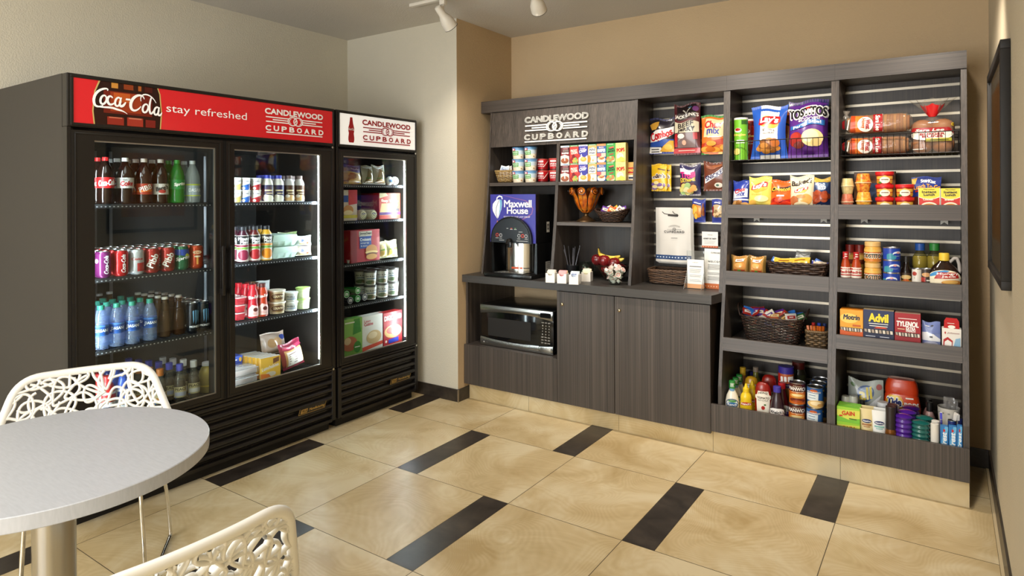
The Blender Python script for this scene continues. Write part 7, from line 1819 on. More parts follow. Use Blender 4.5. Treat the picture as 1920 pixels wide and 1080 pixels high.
med(1618.5, 1676, 582, ym, 0.08, '1d2a52', [('t', 'f0d82c', 'Advil', 0.5, 0.77, 0.62, 0.24, 0, 0.05), ('r', 'e8e8e4', 0.185, 0.815, 0.579, 0.601), ('r', 'e8e8e4', 0.203, 0.797, 0.509, 0.531), ('p', 'c8401c', [(0.35, 0.45), (0.8, 0.46), (0.7, 0.50), (0.45, 0.5)])] + slot('141d3c', [('r', 'c8ccd8', 0.08, 0.4, 0.2, 0.22), ('r', 'c8ccd8', 0.08, 0.36, 0.14, 0.16), ('r', 'c8ccd8', 0.55, 0.85, 0.2, 0.22), ('r', 'c8ccd8', 0.55, 0.8, 0.14, 0.16)]), 'navy pain relief dispenser box with yellow lettering', top='9a8a6a')
med(1677.5, 1726, 588, ym, 0.08, '9c1a24', [('r', '9c1a24', 0, 1, 0, 1), ('t', 'f4f0ee', 'TYLENOL', 0.5, 0.68, 0.84, 0.15, 0, 0.04, 0.1), ('r', 'f0e0dc', 0.14, 0.86, 0.83, 0.85), ('t', 'f4f0ee', 'EXTRA', 0.62, 0.55, 0.36, 0.08, 0, 0.04, 0.1), ('t', 'f4f0ee', 'STRENGTH', 0.62, 0.475, 0.36, 0.06, 0, 0.03), ('r', 'e8c8a0', 0.115, 0.385, 0.509, 0.531)] + slot('8a1620', []), 'crimson pain relief dispenser box with white lettering', top='a08070')
x, w, h = fit(1728.5, 1763, 605.5, 3.685, TF)
o = bag('bandage_pack', w, h, 0.03, '7a88b8', [('r', '6a7ab0', 0, 1, 0.55, 1), ('p', 'e4e6ea', [(0, 0.56), (0.3, 0.64), (0.7, 0.5), (1, 0.36), (1, 0.26), (0, 0.28)]), ('e', '2a2a30', 0.55, 0.86, 0.08, 0.03), ('r', 'f0f0f4', 0.192, 0.408, 0.847, 0.873), ('r', '2a2a34', 0.42, 0.58, 0.40, 0.46), ('e', 'b0b4cc', 0.5, 0.14, 0.4, 0.12)], seed=80, both=0.04, pinch=0.0)
put(o, x, 3.685, TF, 0, 'periwinkle blue hang pack beside the crimson box', 'pack', rx=-0.05)
def first_aid():
    x, w, h = fit(1766, 1805, 617, 3.665, TF)
    h2 = at_y(1785, 605, 3.67).z - TF
    o = carton('first_aid_kit', w, 0.05, h, 'e6e2da', [('l', 'c0201c', [(0.13, 0.80), (0.21, 0.80)], 0.018), ('l', 'c0201c', [(0.17, 0.75), (0.17, 0.85)], 0.014), ('t', '8a4a48', 'Johnson', 0.58, 0.80, 0.62, 0.08, 0, 0.01, 0.2), ('p', 'b02a2c', [(0.06, 0.1), (0.5, 0.1), (0.56, 0.46), (0.3, 0.62), (0.08, 0.5)]), ('p', 'f0ece6', [(0.12, 0.14), (0.5, 0.14), (0.5, 0.4), (0.3, 0.5), (0.14, 0.4)]), ('p', '8ab4d0', [(0.56, 0.1), (0.94, 0.1), (0.94, 0.62), (0.7, 0.56)])], rough=0.3)
    mb = MB(); hw = w * 0.40
    poly = [(-hw, h + 0.001), (-hw * 0.95, h + 0.035), (-hw * 0.7, h + 0.048), (hw * 0.7, h + 0.048), (hw * 0.95, h + 0.035), (hw, h + 0.001)]
    mb.prism(poly, 'y', 0.006, 0.020, mat('b8161c', 0.25))
    mb.build('red_handle', o)
    art(MB(), [('e', 'e6e2da', 0.5, 0.16, 0.24, 0.16), ('r', 'f0e4e0', 0.225, 0.675, 0.474, 0.526)], flat(hw * 2, 0.048, 0.006, 0, h)).build('handle_print', o)
    put(o, x, 3.672, TF, 0, 'white first aid kit with red handle at the tray end', 'first aid kit')
first_aid()

# ---- bottom bin of the wall-end unit
def pouch_all():
    x, w, h = fit(1588, 1658, 717, 3.79, BZ)
    I = [('e', '35568c', 0.5, 0.76, 0.24, 0.17), ('e', '8aa0c0', 0.52, 0.80, 0.18, 0.10), ('t', 'd8c43a', 'all', 0.50, 0.76, 0.34, 0.24, 0.08, 0.03), ('p', 'dfe2e4', [(0.55, 0.5), (0.95, 0.7), (0.8, 0.48), (0.62, 0.4)]), ('e', 'a85a5c', 0.88, 0.86, 0.08, 0.06), ('t', 'c8b43a', 'mighty pacs', 0.6, 0.40, 0.5, 0.08, 0, 0.03), ('e', '5a7a4a', 0.14, 0.88, 0.07, 0.04)]
    o = bag('detergent_pouch', w * 0.94, h, 0.075, 'a8b0ac', I, seed=90, both=0.03, pinch=-0.0, rough=0.25)
    put(o, x, 3.79, BZ + 0.001, 0.05, 'grey detergent pouch with yellow three letter name', 'pouch')
pouch_all()
def tide():
    y = 3.80
    x0 = at_y(1651, 760, y).x; x1 = at_y(1728, 770, y).x; x = (x0 + x1) / 2; w = x1 - x0; h = at_y(1690, 716, y).z - BZ
    r = empty('detergent_tub', (x, y + 0.075, BZ))
    om = mat('d2411a', 0.25, coat=0.4)
    a = w / 2
    pr = [(a * 0.70, 0), (a * 0.84, 0.008), (a * 0.99, h * 0.34), (a, h * 0.46), (a * 0.93, h * 0.62), (a * 0.84, h * 0.72)]
    sq = lambda an, z: (abs(math.cos(an)) ** 3 + abs(math.sin(an)) ** 3) ** (-1 / 3)
    MB().lathe(pr, om, 36, sy=0.62, lobes=lambda an, z: sq(an, z) * 0.96).build('tub_body', r)
    MB().lathe([(a * 0.87, h * 0.72), (a * 0.88, h * 0.80), (a * 0.80, h * 0.93), (a * 0.68, h * 0.995), (0, h)], mat('cb3c16', 0.3, coat=0.3), 36, sy=0.62, lobes=lambda an, z: sq(an, z) * 0.96).build('lid', r)
    rf = lambda z: next((p[0] + (q[0] - p[0]) * (z - p[1]) / (q[1] - p[1]) for p, q in zip(pr, pr[1:]) if p[1] <= z <= q[1]), a) * 1.0
    def sf(u, v, off):
        an = -PI / 2 + (u - 0.5) * PI * 0.80; z = 0.02 + v * (h * 0.70 - 0.02); q = rf(z) * sq(an, z) * 0.96 + 0.0012 + off
        return (q * math.cos(an), q * math.sin(an) * 0.62, z)
    ASPECT[0] = w * 1.15 / (h * 0.6)
    I = [('e', 'e8a024', 0.36, 0.80, 0.19, 0.26), ('e', 'f0d23a', 0.36, 0.80, 0.15, 0.20), ('t', 'f4f4f2', 'Tide', 0.36, 0.80, 0.30, 0.24, 0.02, 0.10), ('t', '1d2a6c', 'Tide', 0.36, 0.80, 0.28, 0.20, 0.02, 0.06), ('t', 'f4ece4', 'PODS', 0.72, 0.74, 0.30, 0.15, 0, 0.05), ('r', 'f4ece4', 0.599, 0.761, 0.93, 0.97), ('r', '3a3a6a', 0.2, 0.34, 0.3, 0.46), ('e', 'f4f2ee', 0.80, 0.46, 0.09, 0.12), ('e', '2a2a40', 0.80, 0.44, 0.06, 0.07)]
    art(MB(), I, sf, 0.3, nx=20).build('printed_label', r)
    tag(r, 'large orange detergent tub with yellow bullseye logo', 'tub')
tide()
def gain(k, lb, z, ox=0.0):
    x, w, h = fit(1564, 1611.5, 762, 3.615, BZ)
    hh = h / 2
    I = [('r', 'd8dc5a', 0, 1, 0, 1), ('p', '7ac03a', [(0, 0), (1, 0), (1, 0.36), (0.5, 0.2), (0, 0.4)]), ('p', '9ad03a', [(0, 0.8), (1, 0.9), (1, 1), (0, 1)]), ('t', 'c83a1c', 'GAIN', 0.5, 0.62, 0.54, 0.26, 0.06, 0.05), ('p', 'c83a1c', [(0.1, 0.34), (0.26, 0.36), (0.24, 0.46), (0.1, 0.44)]), ('r', '3a5a1c', 0.538, 0.862, 0.249, 0.311)]
    o = carton('dryer_sheet_box', w, 0.045, hh * 0.995, 'd8dc5a', I, side='9cc040', top='7ac03a')
    put(o, x + 0.003, 3.600 + ox, BZ + z * hh, 0.0, lb, 'box', 'lime and yellow dryer sheet boxes')
gain(0, 'lime and yellow dryer sheet box at the front underneath', 0); gain(1, 'lime and yellow dryer sheet box at the front on top', 1)
gain(2, 'lime and yellow dryer sheet box behind underneath', 0, 0.047); gain(3, 'lime and yellow dryer sheet box behind on top', 1, 0.047)
def tube_lotion(u, vt, y, w, cap, col, I, lb, rz=0.1, flip=True):
    x, h = inbin(u, vt, y)
    # stands on its cap: round foot, flat crimped top
    mb = MB()
    def f(a, b):
        an = 2 * PI * a
        t = w / 2
        return (t * (0.86 + 0.14 * b) * math.cos(an), w * 0.36 * (1 - 0.93 * b) * math.sin(an) + 0, 0.022 + (h - 0.022) * b)
    mb.grid(f, 28, 12, mat(col, 0.35), wrap=True)
    o = mb.build('lotion_tube', angle=70)
    MB().lathe([(w * 0.40, 0), (w * 0.42, 0.003), (w * 0.42, 0.021)], mat(cap, 0.35), 24, sy=0.8).build('flip_cap', o)
    ASPECT[0] = w * 1.2 / h
    sf = lambda u_, v, off: (lambda p: (p[0], p[1] - 0.0006 - off, p[2]))(f(0.5 + 0.5 * (0.08 + 0.84 * u_), v))
    art(MB(), I, sf, 0.35, nx=14).build('printed_front', o)
    put(o, x, y, BZ, rz, lb, 'tube', 'lotion tubes in the bin')
    return o
vas = lambda c2: [('e', '1c2a5a', 0.5, 0.56, 0.30, 0.07), ('t', 'f0f0f4', 'Vaseline', 0.5, 0.56, 0.48, 0.055, 0, 0.02), ('r', c2, 0.2, 0.8, 0.40, 0.46), ('r', c2, 0.3, 0.7, 0.34, 0.37), ('r', c2, 0.25, 0.75, 0.2, 0.22)]
l1 = tube_lotion(1625, 766, 3.620, 0.062, 'c8b880', 'dccb96', vas('a06a3a'), 'tan lotion tube with blue oval at the bin front')
l2 = tube_lotion(1648.5, 770, 3.622, 0.064, 'e0e2e2', 'e6e8e6', vas('7ab0a8'), 'white lotion tube with blue oval at the bin front')
for k in (1,):
    for l, nm in ((l1, 'tan'), (l2, 'white')):
        c = copy_tree(l); put(c, l.location.x + 0.003 * k, l.location.y + 0.055 * k, BZ, 0.1, '%s lotion tube %s behind the front one' % (nm, ('directly', 'two places')[k - 1]), 'tube', 'lotion tubes in the bin')
for k, (u, v, c, cc, lb) in enumerate(((1655, 752, 'e4e6ea', 'b0303a', 'white cream tub with red and blue band'), (1676, 757, 'dfe2ea', '4a5a9a', 'white cream tub with blue band before the orange tub'))):
    x, h = inbin(u, v, 3.765)
    o = bottle('cream_bottle', [(0.023, 0), (0.0252, 0.004), (0.0252, h * 0.78), (0.022, h * 0.82)], c, (0.0248, h * 0.80, h), 'eceef0', None, [('r', cc, 0, 1, 0.1, 0.4), ('r', '3a4aa0', 0, 1, 0.5, 0.62)], (h * 0.4, h * 0.76))
    put(o, x, 3.752, BZ, 0, lb, 'bottle', 'cream bottles in the bin')
def wavy(u, vt, y, r, col, n, lb, grp, capc=None, ht=1.0):
    x, h = inbin(u, vt, y)
    pr = [(r * 0.85, 0), (r, 0.006)]
    for k in range(n * 6 + 1):
        t = k / (n * 6); pr.append((r * (0.94 + 0.06 * math.cos(2 * PI * n * t)), 0.010 + (h * 0.94 - 0.010) * t))
    pr += [(r * 0.8, h * 0.97), (r * 0.3, h), (0, h)]
    o = MB().lathe(pr, mat(col, 0.15, coat=0.6), 28).build('shower_puff_bottle', angle=60)
    o.name = 'ribbed_bottle'
    if capc: MB().lathe([(r * 1.0, 0.0), (r * 1.02, 0.012)], mat(capc, 0.3), 28).build('base_band', o)
    put(o, x, y, BZ, 0, lb, 'bottle', grp)
    return o
w1 = wavy(1694, 776, 3.622, 0.0385, '4a1f8a', 6, 'purple ribbed bottle at the front of its row', 'purple ribbed bottles')
for k in (1, 2):
    put(copy_tree(w1), w1.location.x + 0.012 * k, w1.location.y + 0.081 * k, BZ, 0, 'purple ribbed bottle %s behind the front one' % ('directly', 'two places')[k - 1], 'bottle', 'purple ribbed bottles')
w2 = wavy(1726, 788, 3.622, 0.0385, '1c5f5a', 6, 'teal ribbed bottle with pale foot at the front', 'teal ribbed bottles', 'a8c8b8')
put(copy_tree(w2), w2.location.x + 0.012, w2.location.y + 0.084, BZ, 0, 'teal ribbed bottle behind the front one', 'bottle', 'teal ribbed bottles')
for k, (y, lb) in enumerate(((3.610, 'bronze and black bottle with clear top at the front'), (3.672, 'dark bottle with tall black cap behind the bronze one'))):
    x, h = inbin(1670 + 3 * k, 762 - 4 * k, y)
    o = bottle('hair_gel_bottle', [(0.020, 0), (0.025, 0.006), (0.025, h * 0.32), (0.022, h * 0.42)], mat('7a4a1c' if k == 0 else '2a1c14', 0.2, 0.4), (0.022, h * 0.42, h), '2a2220', None, [('r', '3a2a1a', 0.2, 0.8, 0.5, 0.8), ('e', 'd8b878', 0.4, 0.3, 0.08, 0.16)], (0.01, h * 0.30), n=20, ribs=False)
    put(o, x, y, BZ, 0, lb, 'bottle', 'dark hair bottles')
for k, (u, v, y, lb) in enumerate(((1617, 750, 3.735, 'dark pump bottle standing behind the tan lotion'),)):
    x, h = inbin(u, v, y)
    put(bottle('pump_bottle', [(0.02, 0), (0.024, 0.005), (0.024, h * 0.62), (0.010, h * 0.74)], '3a3634', (0.012, h * 0.74, h), '1c1a18'), x, y, BZ, 0, lb, 'bottle')
for k, (u, v, y, c, cc, lb) in enumerate(((1743, 754, 3.80, 'c8a09a', '1a1716', 'pink bottle with black cap behind the teal bottles'), (1741, 748, 3.88, 'a87a74', '1a1716', 'dusky bottle with black cap further back behind the pink one'))):
    x, h = inbin(u, v, y)
    put(bottle('nail_remover_bottle', [(0.022, 0), (0.026, 0.005), (0.026, h * 0.58), (0.012, h * 0.76)], c, (0.014, h * 0.76, h), cc, 'd8b8b0', [('r', '8a5a58', 0.2, 0.8, 0.4, 0.6)], (0.02, h * 0.5)), x, y, BZ, 0, lb, 'bottle', 'pink bottles in the bin')
# mouthwash row: ribbed white caps on green bottles
for k in range(2):
    y = 3.600 + 0.048 * k
    x, h = inbin(1752.5 + 1.5 * k, 794 - 8 * k, y)
    if k == 0:
        mw = bottle('mouthwash_bottle', [(0.017, 0), (0.021, 0.005), (0.021, h * 0.28), (0.013, h * 0.34)], clear('3f8a5a', 0.03, 0.5), (0.0165, h * 0.34, h), 'dedbd2', 'e4ece4', [('r', '2a7a4a', 0.1, 0.9, 0.3, 0.7)], (0.012, h * 0.24), lr=0.0006)
        xm = x; put(mw, x, y, BZ, 0, 'green mouthwash bottle with white ribbed cap at the front', 'bottle', 'mouthwash bottles')
    else: put(copy_tree(mw), xm + 0.003 * k, y, BZ, 0, 'green mouthwash bottle with white ribbed cap %s' % ('second in the row', 'third in the row')[k - 1], 'bottle', 'mouthwash bottles')
def crest(u0, u1, vt, y, lb):
    x, w, h = fit(u0, u1, vt, y, BZ)
    I = [('r', '2f78b8', 0, 1, 0, 1), ('p', '6ab0dc', [(0, 0), (0.4, 0), (1, 0.9), (1, 1), (0.6, 1), (0, 0.3)]), ('t', 'f4f6f8', 'Crest', 0.5, 0.52, 0.62 / (w / h) * 0.9, 0.62 * (w / h), PI / 2, 0.04, 0.2), ('e', 'c02a2c', 0.5, 0.86, 0.14, 0.05)]
    o = carton('toothpaste_box', w, 0.03, h, '2f78b8', I, side='3a88c4')
    put(o, x, y, BZ, 0, lb, 'box', 'toothpaste boxes')
crest(1763, 1777.5, 799.5, 3.600, 'blue toothpaste box next to the mouthwash')
crest(1779, 1793.5, 800, 3.600, 'blue toothpaste box in the middle of three')
crest(1794.5, 1808.5, 799.5, 3.600, 'blue toothpaste box against the end panel')
def comb_cup():
    x, h = inbin(1779, 763, 3.74)
    o = MB().lathe([(0.034, 0), (0.046, h), (0.044, h), (0.032, 0.005), (0, 0.005)], mat('c8c4ba', 0.4), 28).build('white_cup')
    art(MB(), [('r', '8a8a84', 0, 1, 0.86, 0.90)], drum(0.046, 0, h, PI, rf=lambda z: 0.034 + 0.012 * z / h)).build('printed_ring', o)
    put(o, x, 3.74, BZ, 0, 'white cup holding wrapped combs and brushes', 'cup')
    fl = clear('dcdad8', 0.08, 0.75)
    for k, (dx, a, hh, c, lb) in enumerate(((-0.022, -0.05, 0.11, '3a3634', 'dark wrapped comb leaning toward the pink bottles'), (0.0, 0.02, 0.16, '4a4444', 'dark wrapped brush standing tall in the cup'), (0.020, 0.06, 0.15, '2e2a2c', 'dark wrapped comb leaning to the end panel'))):
        r = empty('wrapped_comb', (x + dx * 0.45, 3.74, BZ + 0.075), 0)
        MB().box(-0.012, 0.012, -0.004, 0.004, 0, hh * 0.9, mat(c, 0.4), bev=0.002).build('comb', r)
        MB().grid(lambda u, v: ((0.5 - u) * 0.042, -0.010 - 0.004 * math.sin(5 * u + 9 * v + k), hh * v * 1.0), 8, 8, fl).grid(lambda u, v: ((u - 0.5) * 0.042, 0.009 + 0.003 * math.sin(6 * u + 8 * v + k), hh * v), 8, 8, fl).build('clear_sleeve', r)
        r.rotation_euler = (-0.05, a, 0.2 * k); tag(r, lb, 'comb', 'wrapped combs in the white cup')
    for k, (u, c, lb, lean) in enumerate(((1770, '2a2a8a', 'blue toothbrush upright before the white cup', -0.02), (1786, 'd8d4d0', 'white toothbrush leaning near the end panel', 0.12), (1796, 'e0dcd8', 'white toothbrush in clear wrap at the end panel', 0.04), (1791, 'cfcac6', 'pale toothbrush behind the white pair', 0.10))):
        p = at_y(u - 4, 800, 3.650 + 0.008 * k)
        t = MB().box(-0.0045, 0.0045, -0.003, 0.003, 0, 0.13, mat(c, 0.3), bev=0.0015).box(-0.005, 0.005, -0.003, 0.003, 0.13, 0.165, mat('dcd8d2', 0.4), bev=0.001).build('toothbrush')
        MB().box(-0.0045, 0.0045, -0.012, -0.0032, 0.135, 0.163, mat('e8e6e2' if k else '4a4ac0', 0.7)).build('bristles', t)
        put(t, p.x, p.y, BZ + 0.02, 0.3 * k, lb, 'toothbrush', 'toothbrushes in the bin', ry=lean)
    for k, (u, v, lb) in enumerate(((1785, 787, 'small navy jar behind the toothpaste boxes'), (1797, 785, 'navy jar behind the toothpaste at the end panel'))):
        xx, hh = inbin(u, v, 3.655)
        put(can('navy_jar', 0.017, hh, '26306a', [('r', 'c8ccd8', 0.3, 0.7, 0.5, 0.6)]), xx, 3.652 + 0.036 * k, BZ, 0, lb, 'jar', 'navy jars in the bin')
comb_cup()
for k, (u, v, lb) in enumerate(((1586, 742, 'white cream tube standing behind the dryer sheets'), (1600, 742, 'second white cream tube behind the dryer sheets'))):
    x, h = inbin(u, v, 3.735)
    put(bottle('cream_tube', [(0.017, 0), (0.020, 0.02), (0.022, h * 0.9), (0.018, h)], 'c8c8c0', None), x, 3.735, BZ, 0, lb, 'tube', 'cream tubes in the bin')
# ------------------------------------------------------------------ inside the fridges (packs face +X)
Q = PI / 2
ORD = ['front', 'second', 'third', 'fourth', 'fifth', 'sixth']
def fx(u0, u1, vt, x, zb):
    a = at_x(u0, vt, x); b = at_x(u1, vt, x); c = at_x((u0 + u1) / 2, vt, x)
    l, r = a.y, b.y
    if l > 2.66: l, r = max(l, 2.7195), min(r, 3.352)
    return (l + r) / 2, r - l, c.z - zb
def row(o, y, x0, z, n, pitch, kind, where, cat, group, dy=0.0, rz=0.0, fresh=True):
    """one pack deep row after row, going back into the fridge"""
    for k in range(n):
        c = o if (k == 0 and fresh) else copy_tree(o)
        lb = '%s, front of its file %s' % (kind, where) if k == 0 else '%s, %s of its file %s' % (kind, ORD[k], where)
        put(c, x0 - pitch * k, y + dy * k, z, Q + rz, lb, cat, group)
    return o
XD = -3.262
# top shelf: soda bottles
SODA = [(0.026, 0), (0.0345, 0.004), (0.0365, 0.03), (0.0345, 0.07), (0.0362, 0.108), (0.036, 0.135), (0.029, 0.165), (0.016, 0.195), (0.0125, 0.204)]
cola = mat('1b0b08', 0.08, coat=0.6)
def soda(body, capc, lab, I, lz=(0.075, 0.125)):
    return bottle('soda_bottle', SODA, body, (0.0145, 0.203, 0.221), capc, lab, I, lz)
soda_d = [(198, cola, 'c01f22', 'c01f22', [('t', 'ffffff', 'Coca-Cola', 0.5, 0.5, 0.66, 0.5, 0.1, 0.04, 0.3)], 'red label cola bottle', (0.075, 0.125)),
    (235, cola, 'e4e4e2', 'c9c9c6', [('t', 'b01c22', 'Coke', 0.5, 0.45, 0.5, 0.44, 0.04, 0.05, 0.2), ('t', '444444', 'Diet', 0.4, 0.82, 0.24, 0.2)], 'silver label diet cola bottle', (0.075, 0.125)),
    (270, mat('2a100c', 0.08, coat=0.6), 'd0c4bc', 'a83a24', [('p', 'e0762a', [(0.1, 0.2), (0.9, 0.3), (0.9, 0.5), (0.1, 0.3)]), ('t', 'f4efe6', 'PIBB', 0.5, 0.58, 0.56, 0.44, 0.35, 0.02)], 'rust label spicy cola bottle', (0.045, 0.098)),
    (301, mat('20100c', 0.08, coat=0.6), 'c8c4be', 'c9c4bc', [('t', '2a2a2a', "Barq's", 0.5, 0.55, 0.56, 0.5, 0.25, 0.04, 0.2), ('e', 'b03a30', 0.5, 0.28, 0.16, 0.16)], 'grey label root beer bottle', (0.045, 0.098)),
    (332, clear('3fae4a', 0.03, 0.55), '2f9a3c', '2a8a44', [('l', 'd8e03a', [(0, 0.94), (1, 0.94)], 0.05), ('t', 'f4f6ee', 'Sprite', 0.55, 0.5, 0.5, 0.4, 0.15, 0.05, 0.2)], 'green lemon lime soda bottle', (0.072, 0.12)),
    (361, clear('dfe8ea', 0.03, 0.7), 'd8e0e4', clear('c8d6e0', 0.05, 0.3), [('r', 'c8d43a', 0, 1, 0.88, 0.98), ('r', 'c8d43a', 0, 1, 0.02, 0.1), ('t', 'f4f6f8', 'DASANI', 0.55, 0.5, 0.6, 0.26, 0, 0.03)], 'clear flavoured water bottle with yellow bands', (0.035, 0.10))]
for u, body, capc, lab, I, nm, lz in soda_d:
    row(soda(body, capc, lab, I, lz), at_x(u, 340, XD).y, XD, 1.412, 3, 0.082, nm, 'on the top shelf', 'bottle', 'soda bottles on the top shelf', rz=-0.25)
# can shelf
def drink(col, I): return can('drink_can', 0.033, 0.122, col, I, rough=0.25, metal=0.35, drink=True)
cans_d = [(193, '7a2a6a', [('t', 'f0ecf0', 'Coca-Cola', 0.62, 0.5, 0.85, 0.20, Q, 0.03, 0.3), ('e', 'c8a0c0', 0.2, 0.7, 0.1, 0.12)], 'purple cola can'), (226, 'b81c20', [('t', 'f6f2f0', 'Coca-Cola', 0.6, 0.5, 0.85, 0.20, Q, 0.03, 0.3)], 'red cola can'),
    (256, 'b9bbbd', [('p', 'a83030', [(0.5, 0.02), (0.98, 0.02), (0.98, 0.5), (0.5, 0.45)]), ('t', 'b01c22', 'Coke', 0.5, 0.68, 0.5, 0.12, 0, 0.03)], 'silver diet cola can'),
    (285, 'a8302a', [('r', '6a2418', 0, 1, 0.0, 0.3), ('t', 'f0ece4', 'Pibb', 0.5, 0.52, 0.7, 0.34, Q * 0.72, 0.03)], 'red spicy cola can by the silver file'), (314, 'a8302a', [('r', '6a2418', 0, 1, 0.0, 0.3), ('t', 'f0ece4', 'Pibb', 0.5, 0.52, 0.7, 0.34, Q * 0.72, 0.03)], 'red spicy cola can by the green file'),
    (341, '2a6a48', [('p', '2a48a0', [(0, 0.72), (1, 0.6), (1, 1), (0, 1)]), ('p', 'c8d43a', [(0.6, 0.66), (1, 0.5), (1, 0.62), (0.7, 0.78)]), ('t', 'f4f6f2', 'Sprite', 0.55, 0.5, 0.8, 0.22, 0.2, 0.04, 0.2)], 'green and blue lemon lime can'),
    (368, 'b8421c', [('e', 'e8c8a0', 0.5, 0.78, 0.22, 0.1), ('t', 'b8421c', 'Dr', 0.5, 0.78, 0.2, 0.1, 0, 0.03), ('e', 'efe0c0', 0.5, 0.55, 0.16, 0.05), ('r', 'd8a04a', 0.46, 0.54, 0.1, 0.5)], 'orange brown soda can')]
for u, col, I, nm in cans_d:
    row(drink(col, I), at_x(u, 480, XD + 0.01).y, XD + 0.01, 1.071, 5, 0.068, nm, 'on the can shelf', 'can', '%ss on the can shelf' % nm, rz=-0.35)
# water, glass bottles and energy drinks
WB = [(0.024, 0), (0.030, 0.004), (0.0312, 0.03), (0.030, 0.045), (0.0312, 0.06), (0.0312, 0.125), (0.028, 0.148), (0.018, 0.175), (0.0125, 0.184)]
wi = [('r', '1f4f96', 0, 1, 0.1, 0.9), ('r', '6aa0d0', 0, 1, 0.86, 0.92), ('t', 'f2f6fa', 'DASANI', 0.5, 0.5, 0.56, 0.26, 0, 0.03), ('e', 'e8f0f4', 0.2, 0.28, 0.04, 0.08)]
wbot = bottle('water_bottle', WB, clear('c4d6f0', 0.04, 0.80), (0.0145, 0.183, 0.203), '2f8a72', '2a60ac', wi, (0.065, 0.115))
frst = True
for j, (u, x) in enumerate(((189, -3.245), (219, -3.252), (248, -3.246), (281, -3.25))):
    row(wbot, at_x(u, 600, x).y, x, 0.740, 4, 0.072, 'water bottle with teal cap', 'number %s from the door hinge side' % ('one', 'two', 'three', 'four')[j], 'bottle', 'water bottles with teal caps', dy=-0.012, rz=-0.3, fresh=frst); frst = False
GB = [(0.025, 0), (0.029, 0.004), (0.029, 0.09), (0.024, 0.115), (0.014, 0.15), (0.0125, 0.19)]
def glass_bottle(c, cc, am=0.5, I=(), lab=None): return bottle('glass_bottle', GB, c if isinstance(c, bpy.types.Material) else clear(c, 0.02, am), (0.0145, 0.188, 0.2), cc, lab, I, (0.02, 0.085) if I else None, fill=(mat('3a1c0a', 0.1), 0.13))
g1 = glass_bottle('e0c090', 'd8d4c8', 0.92); g2 = glass_bottle('a87850', 'b8b0a8', 0.9)
row(g1, at_x(309, 590, -3.27).y, -3.27, 0.740, 5, 0.068, 'amber glass bottle with pale cap', 'beside the water bottles', 'bottle', 'amber glass bottles')
row(g2, at_x(335, 585, -3.27).y, -3.27, 0.740, 5, 0.068, 'brown glass bottle with grey cap', 'beside the black cans', 'bottle', 'brown glass bottles')
for i in range(5):
    put(copy_tree(g2 if i % 2 else g1), -3.70 + 0.03 * (i % 2), 1.37 + 0.062 * i, 0.740, Q, 'tall glass bottle standing behind the water bottles', 'bottle', 'glass bottles behind the water')
mon = can('energy_drink_can', 0.030, 0.155, '14171c', [('p', '6fa8d0', [(0.32, 0.8), (0.40, 0.84), (0.40, 0.45), (0.36, 0.3)]), ('p', '6fa8d0', [(0.45, 0.84), (0.53, 0.84), (0.52, 0.4), (0.48, 0.24)]), ('p', '6fa8d0', [(0.58, 0.84), (0.66, 0.8), (0.62, 0.3), (0.58, 0.45)]), ('t', 'e4e6ea', 'MONSTER', 0.5, 0.16, 0.66, 0.08, 0, 0.05)], drink=True, metal=0.3)
row(mon, at_x(361.5, 600, -3.245).y, -3.245, 0.740, 5, 0.062, 'black energy drink can', 'beside the brown bottles', 'can', 'black energy cans')
row(mon, at_x(385, 600, -3.245).y - 0.012, -3.245, 0.740, 5, 0.062, 'black energy drink can', 'against the centre post', 'can', 'black energy cans', fresh=False)
# bottom shelf: slim glass tea bottles
def tea(cc, lc): return bottle('tea_bottle', [(0.026, 0), (0.0295, 0.004), (0.0295, 0.085), (0.026, 0.105), (0.0145, 0.145), (0.0135, 0.165)], clear('e4e2d8', 0.02, 0.93), (0.0165, 0.158, 0.192), cc, None, [('r', 'c8bc90', 0.1, 0.9, 0.1, 0.92), ('t', '4a4430', 'PEACE', 0.5, 0.74, 0.6, 0.2, 0, 0.03), ('r', lc, 0.16, 0.84, 0.22, 0.52), ('e', '3a6aa8', 0.2, 0.1, 0.06, 0.05)], (0.02, 0.085), fill=(mat('2e2416', 0.1), 0.11))
t1, t2, t3 = tea('b0682c', 'c8842c'), tea('4a52b0', 'b8bcd0'), tea('c8c8c6', 'dcdcd8')
for o, u, x, nm, n in ((t1, 300, -3.245, 'orange capped tea bottle', 5), (t2, 337, -3.255, 'blue capped tea bottle', 6), (t3, 363, -3.262, 'silver capped tea bottle', 4)):
    row(o, at_x(u, 710, x).y, x, 0.397, n, 0.068, nm, 'on the bottom shelf', 'bottle', '%ss' % nm, dy=-0.018, rz=-0.3)
for k, (u, c, nm) in enumerate(((201, 'a82424', 'red sports drink bottle'), (231, '2a4fa8', 'blue sports drink bottle'))):
    o = bottle('sports_bottle', [(0.031, 0), (0.034, 0.006), (0.032, 0.05), (0.034, 0.10), (0.032, 0.15), (0.022, 0.18), (0.018, 0.19)], c, (0.020, 0.188, 0.212), c, 'dfe2e8', [('r', c, 0.1, 0.9, 0.55, 0.9), ('r', '2a2a3a', 0.185, 0.815, 0.256, 0.344)], (0.04, 0.14))
    row(o, at_x(u, 700, -3.25).y, -3.25, 0.397, 3, 0.08, nm, 'behind the chair back', 'bottle', '%ss' % nm)
o = bottle('juice_jug', [(0.036, 0), (0.04, 0.006), (0.04, 0.10), (0.03, 0.13), (0.02, 0.14)], clear('d8c880', 0.04, 0.6), (0.024, 0.14, 0.158), 'd8dadc', None, [('r', 'c0a83a', 0, 1, 0.2, 0.3)], (0.02, 0.09), fill=(mat('a8943a', 0.2, trans=0.2), 0.09))
put(o, -3.30, at_x(392, 690, -3.30).y - 0.012, 0.397, Q, 'squat amber juice jug with silver lid against the centre post', 'jug')
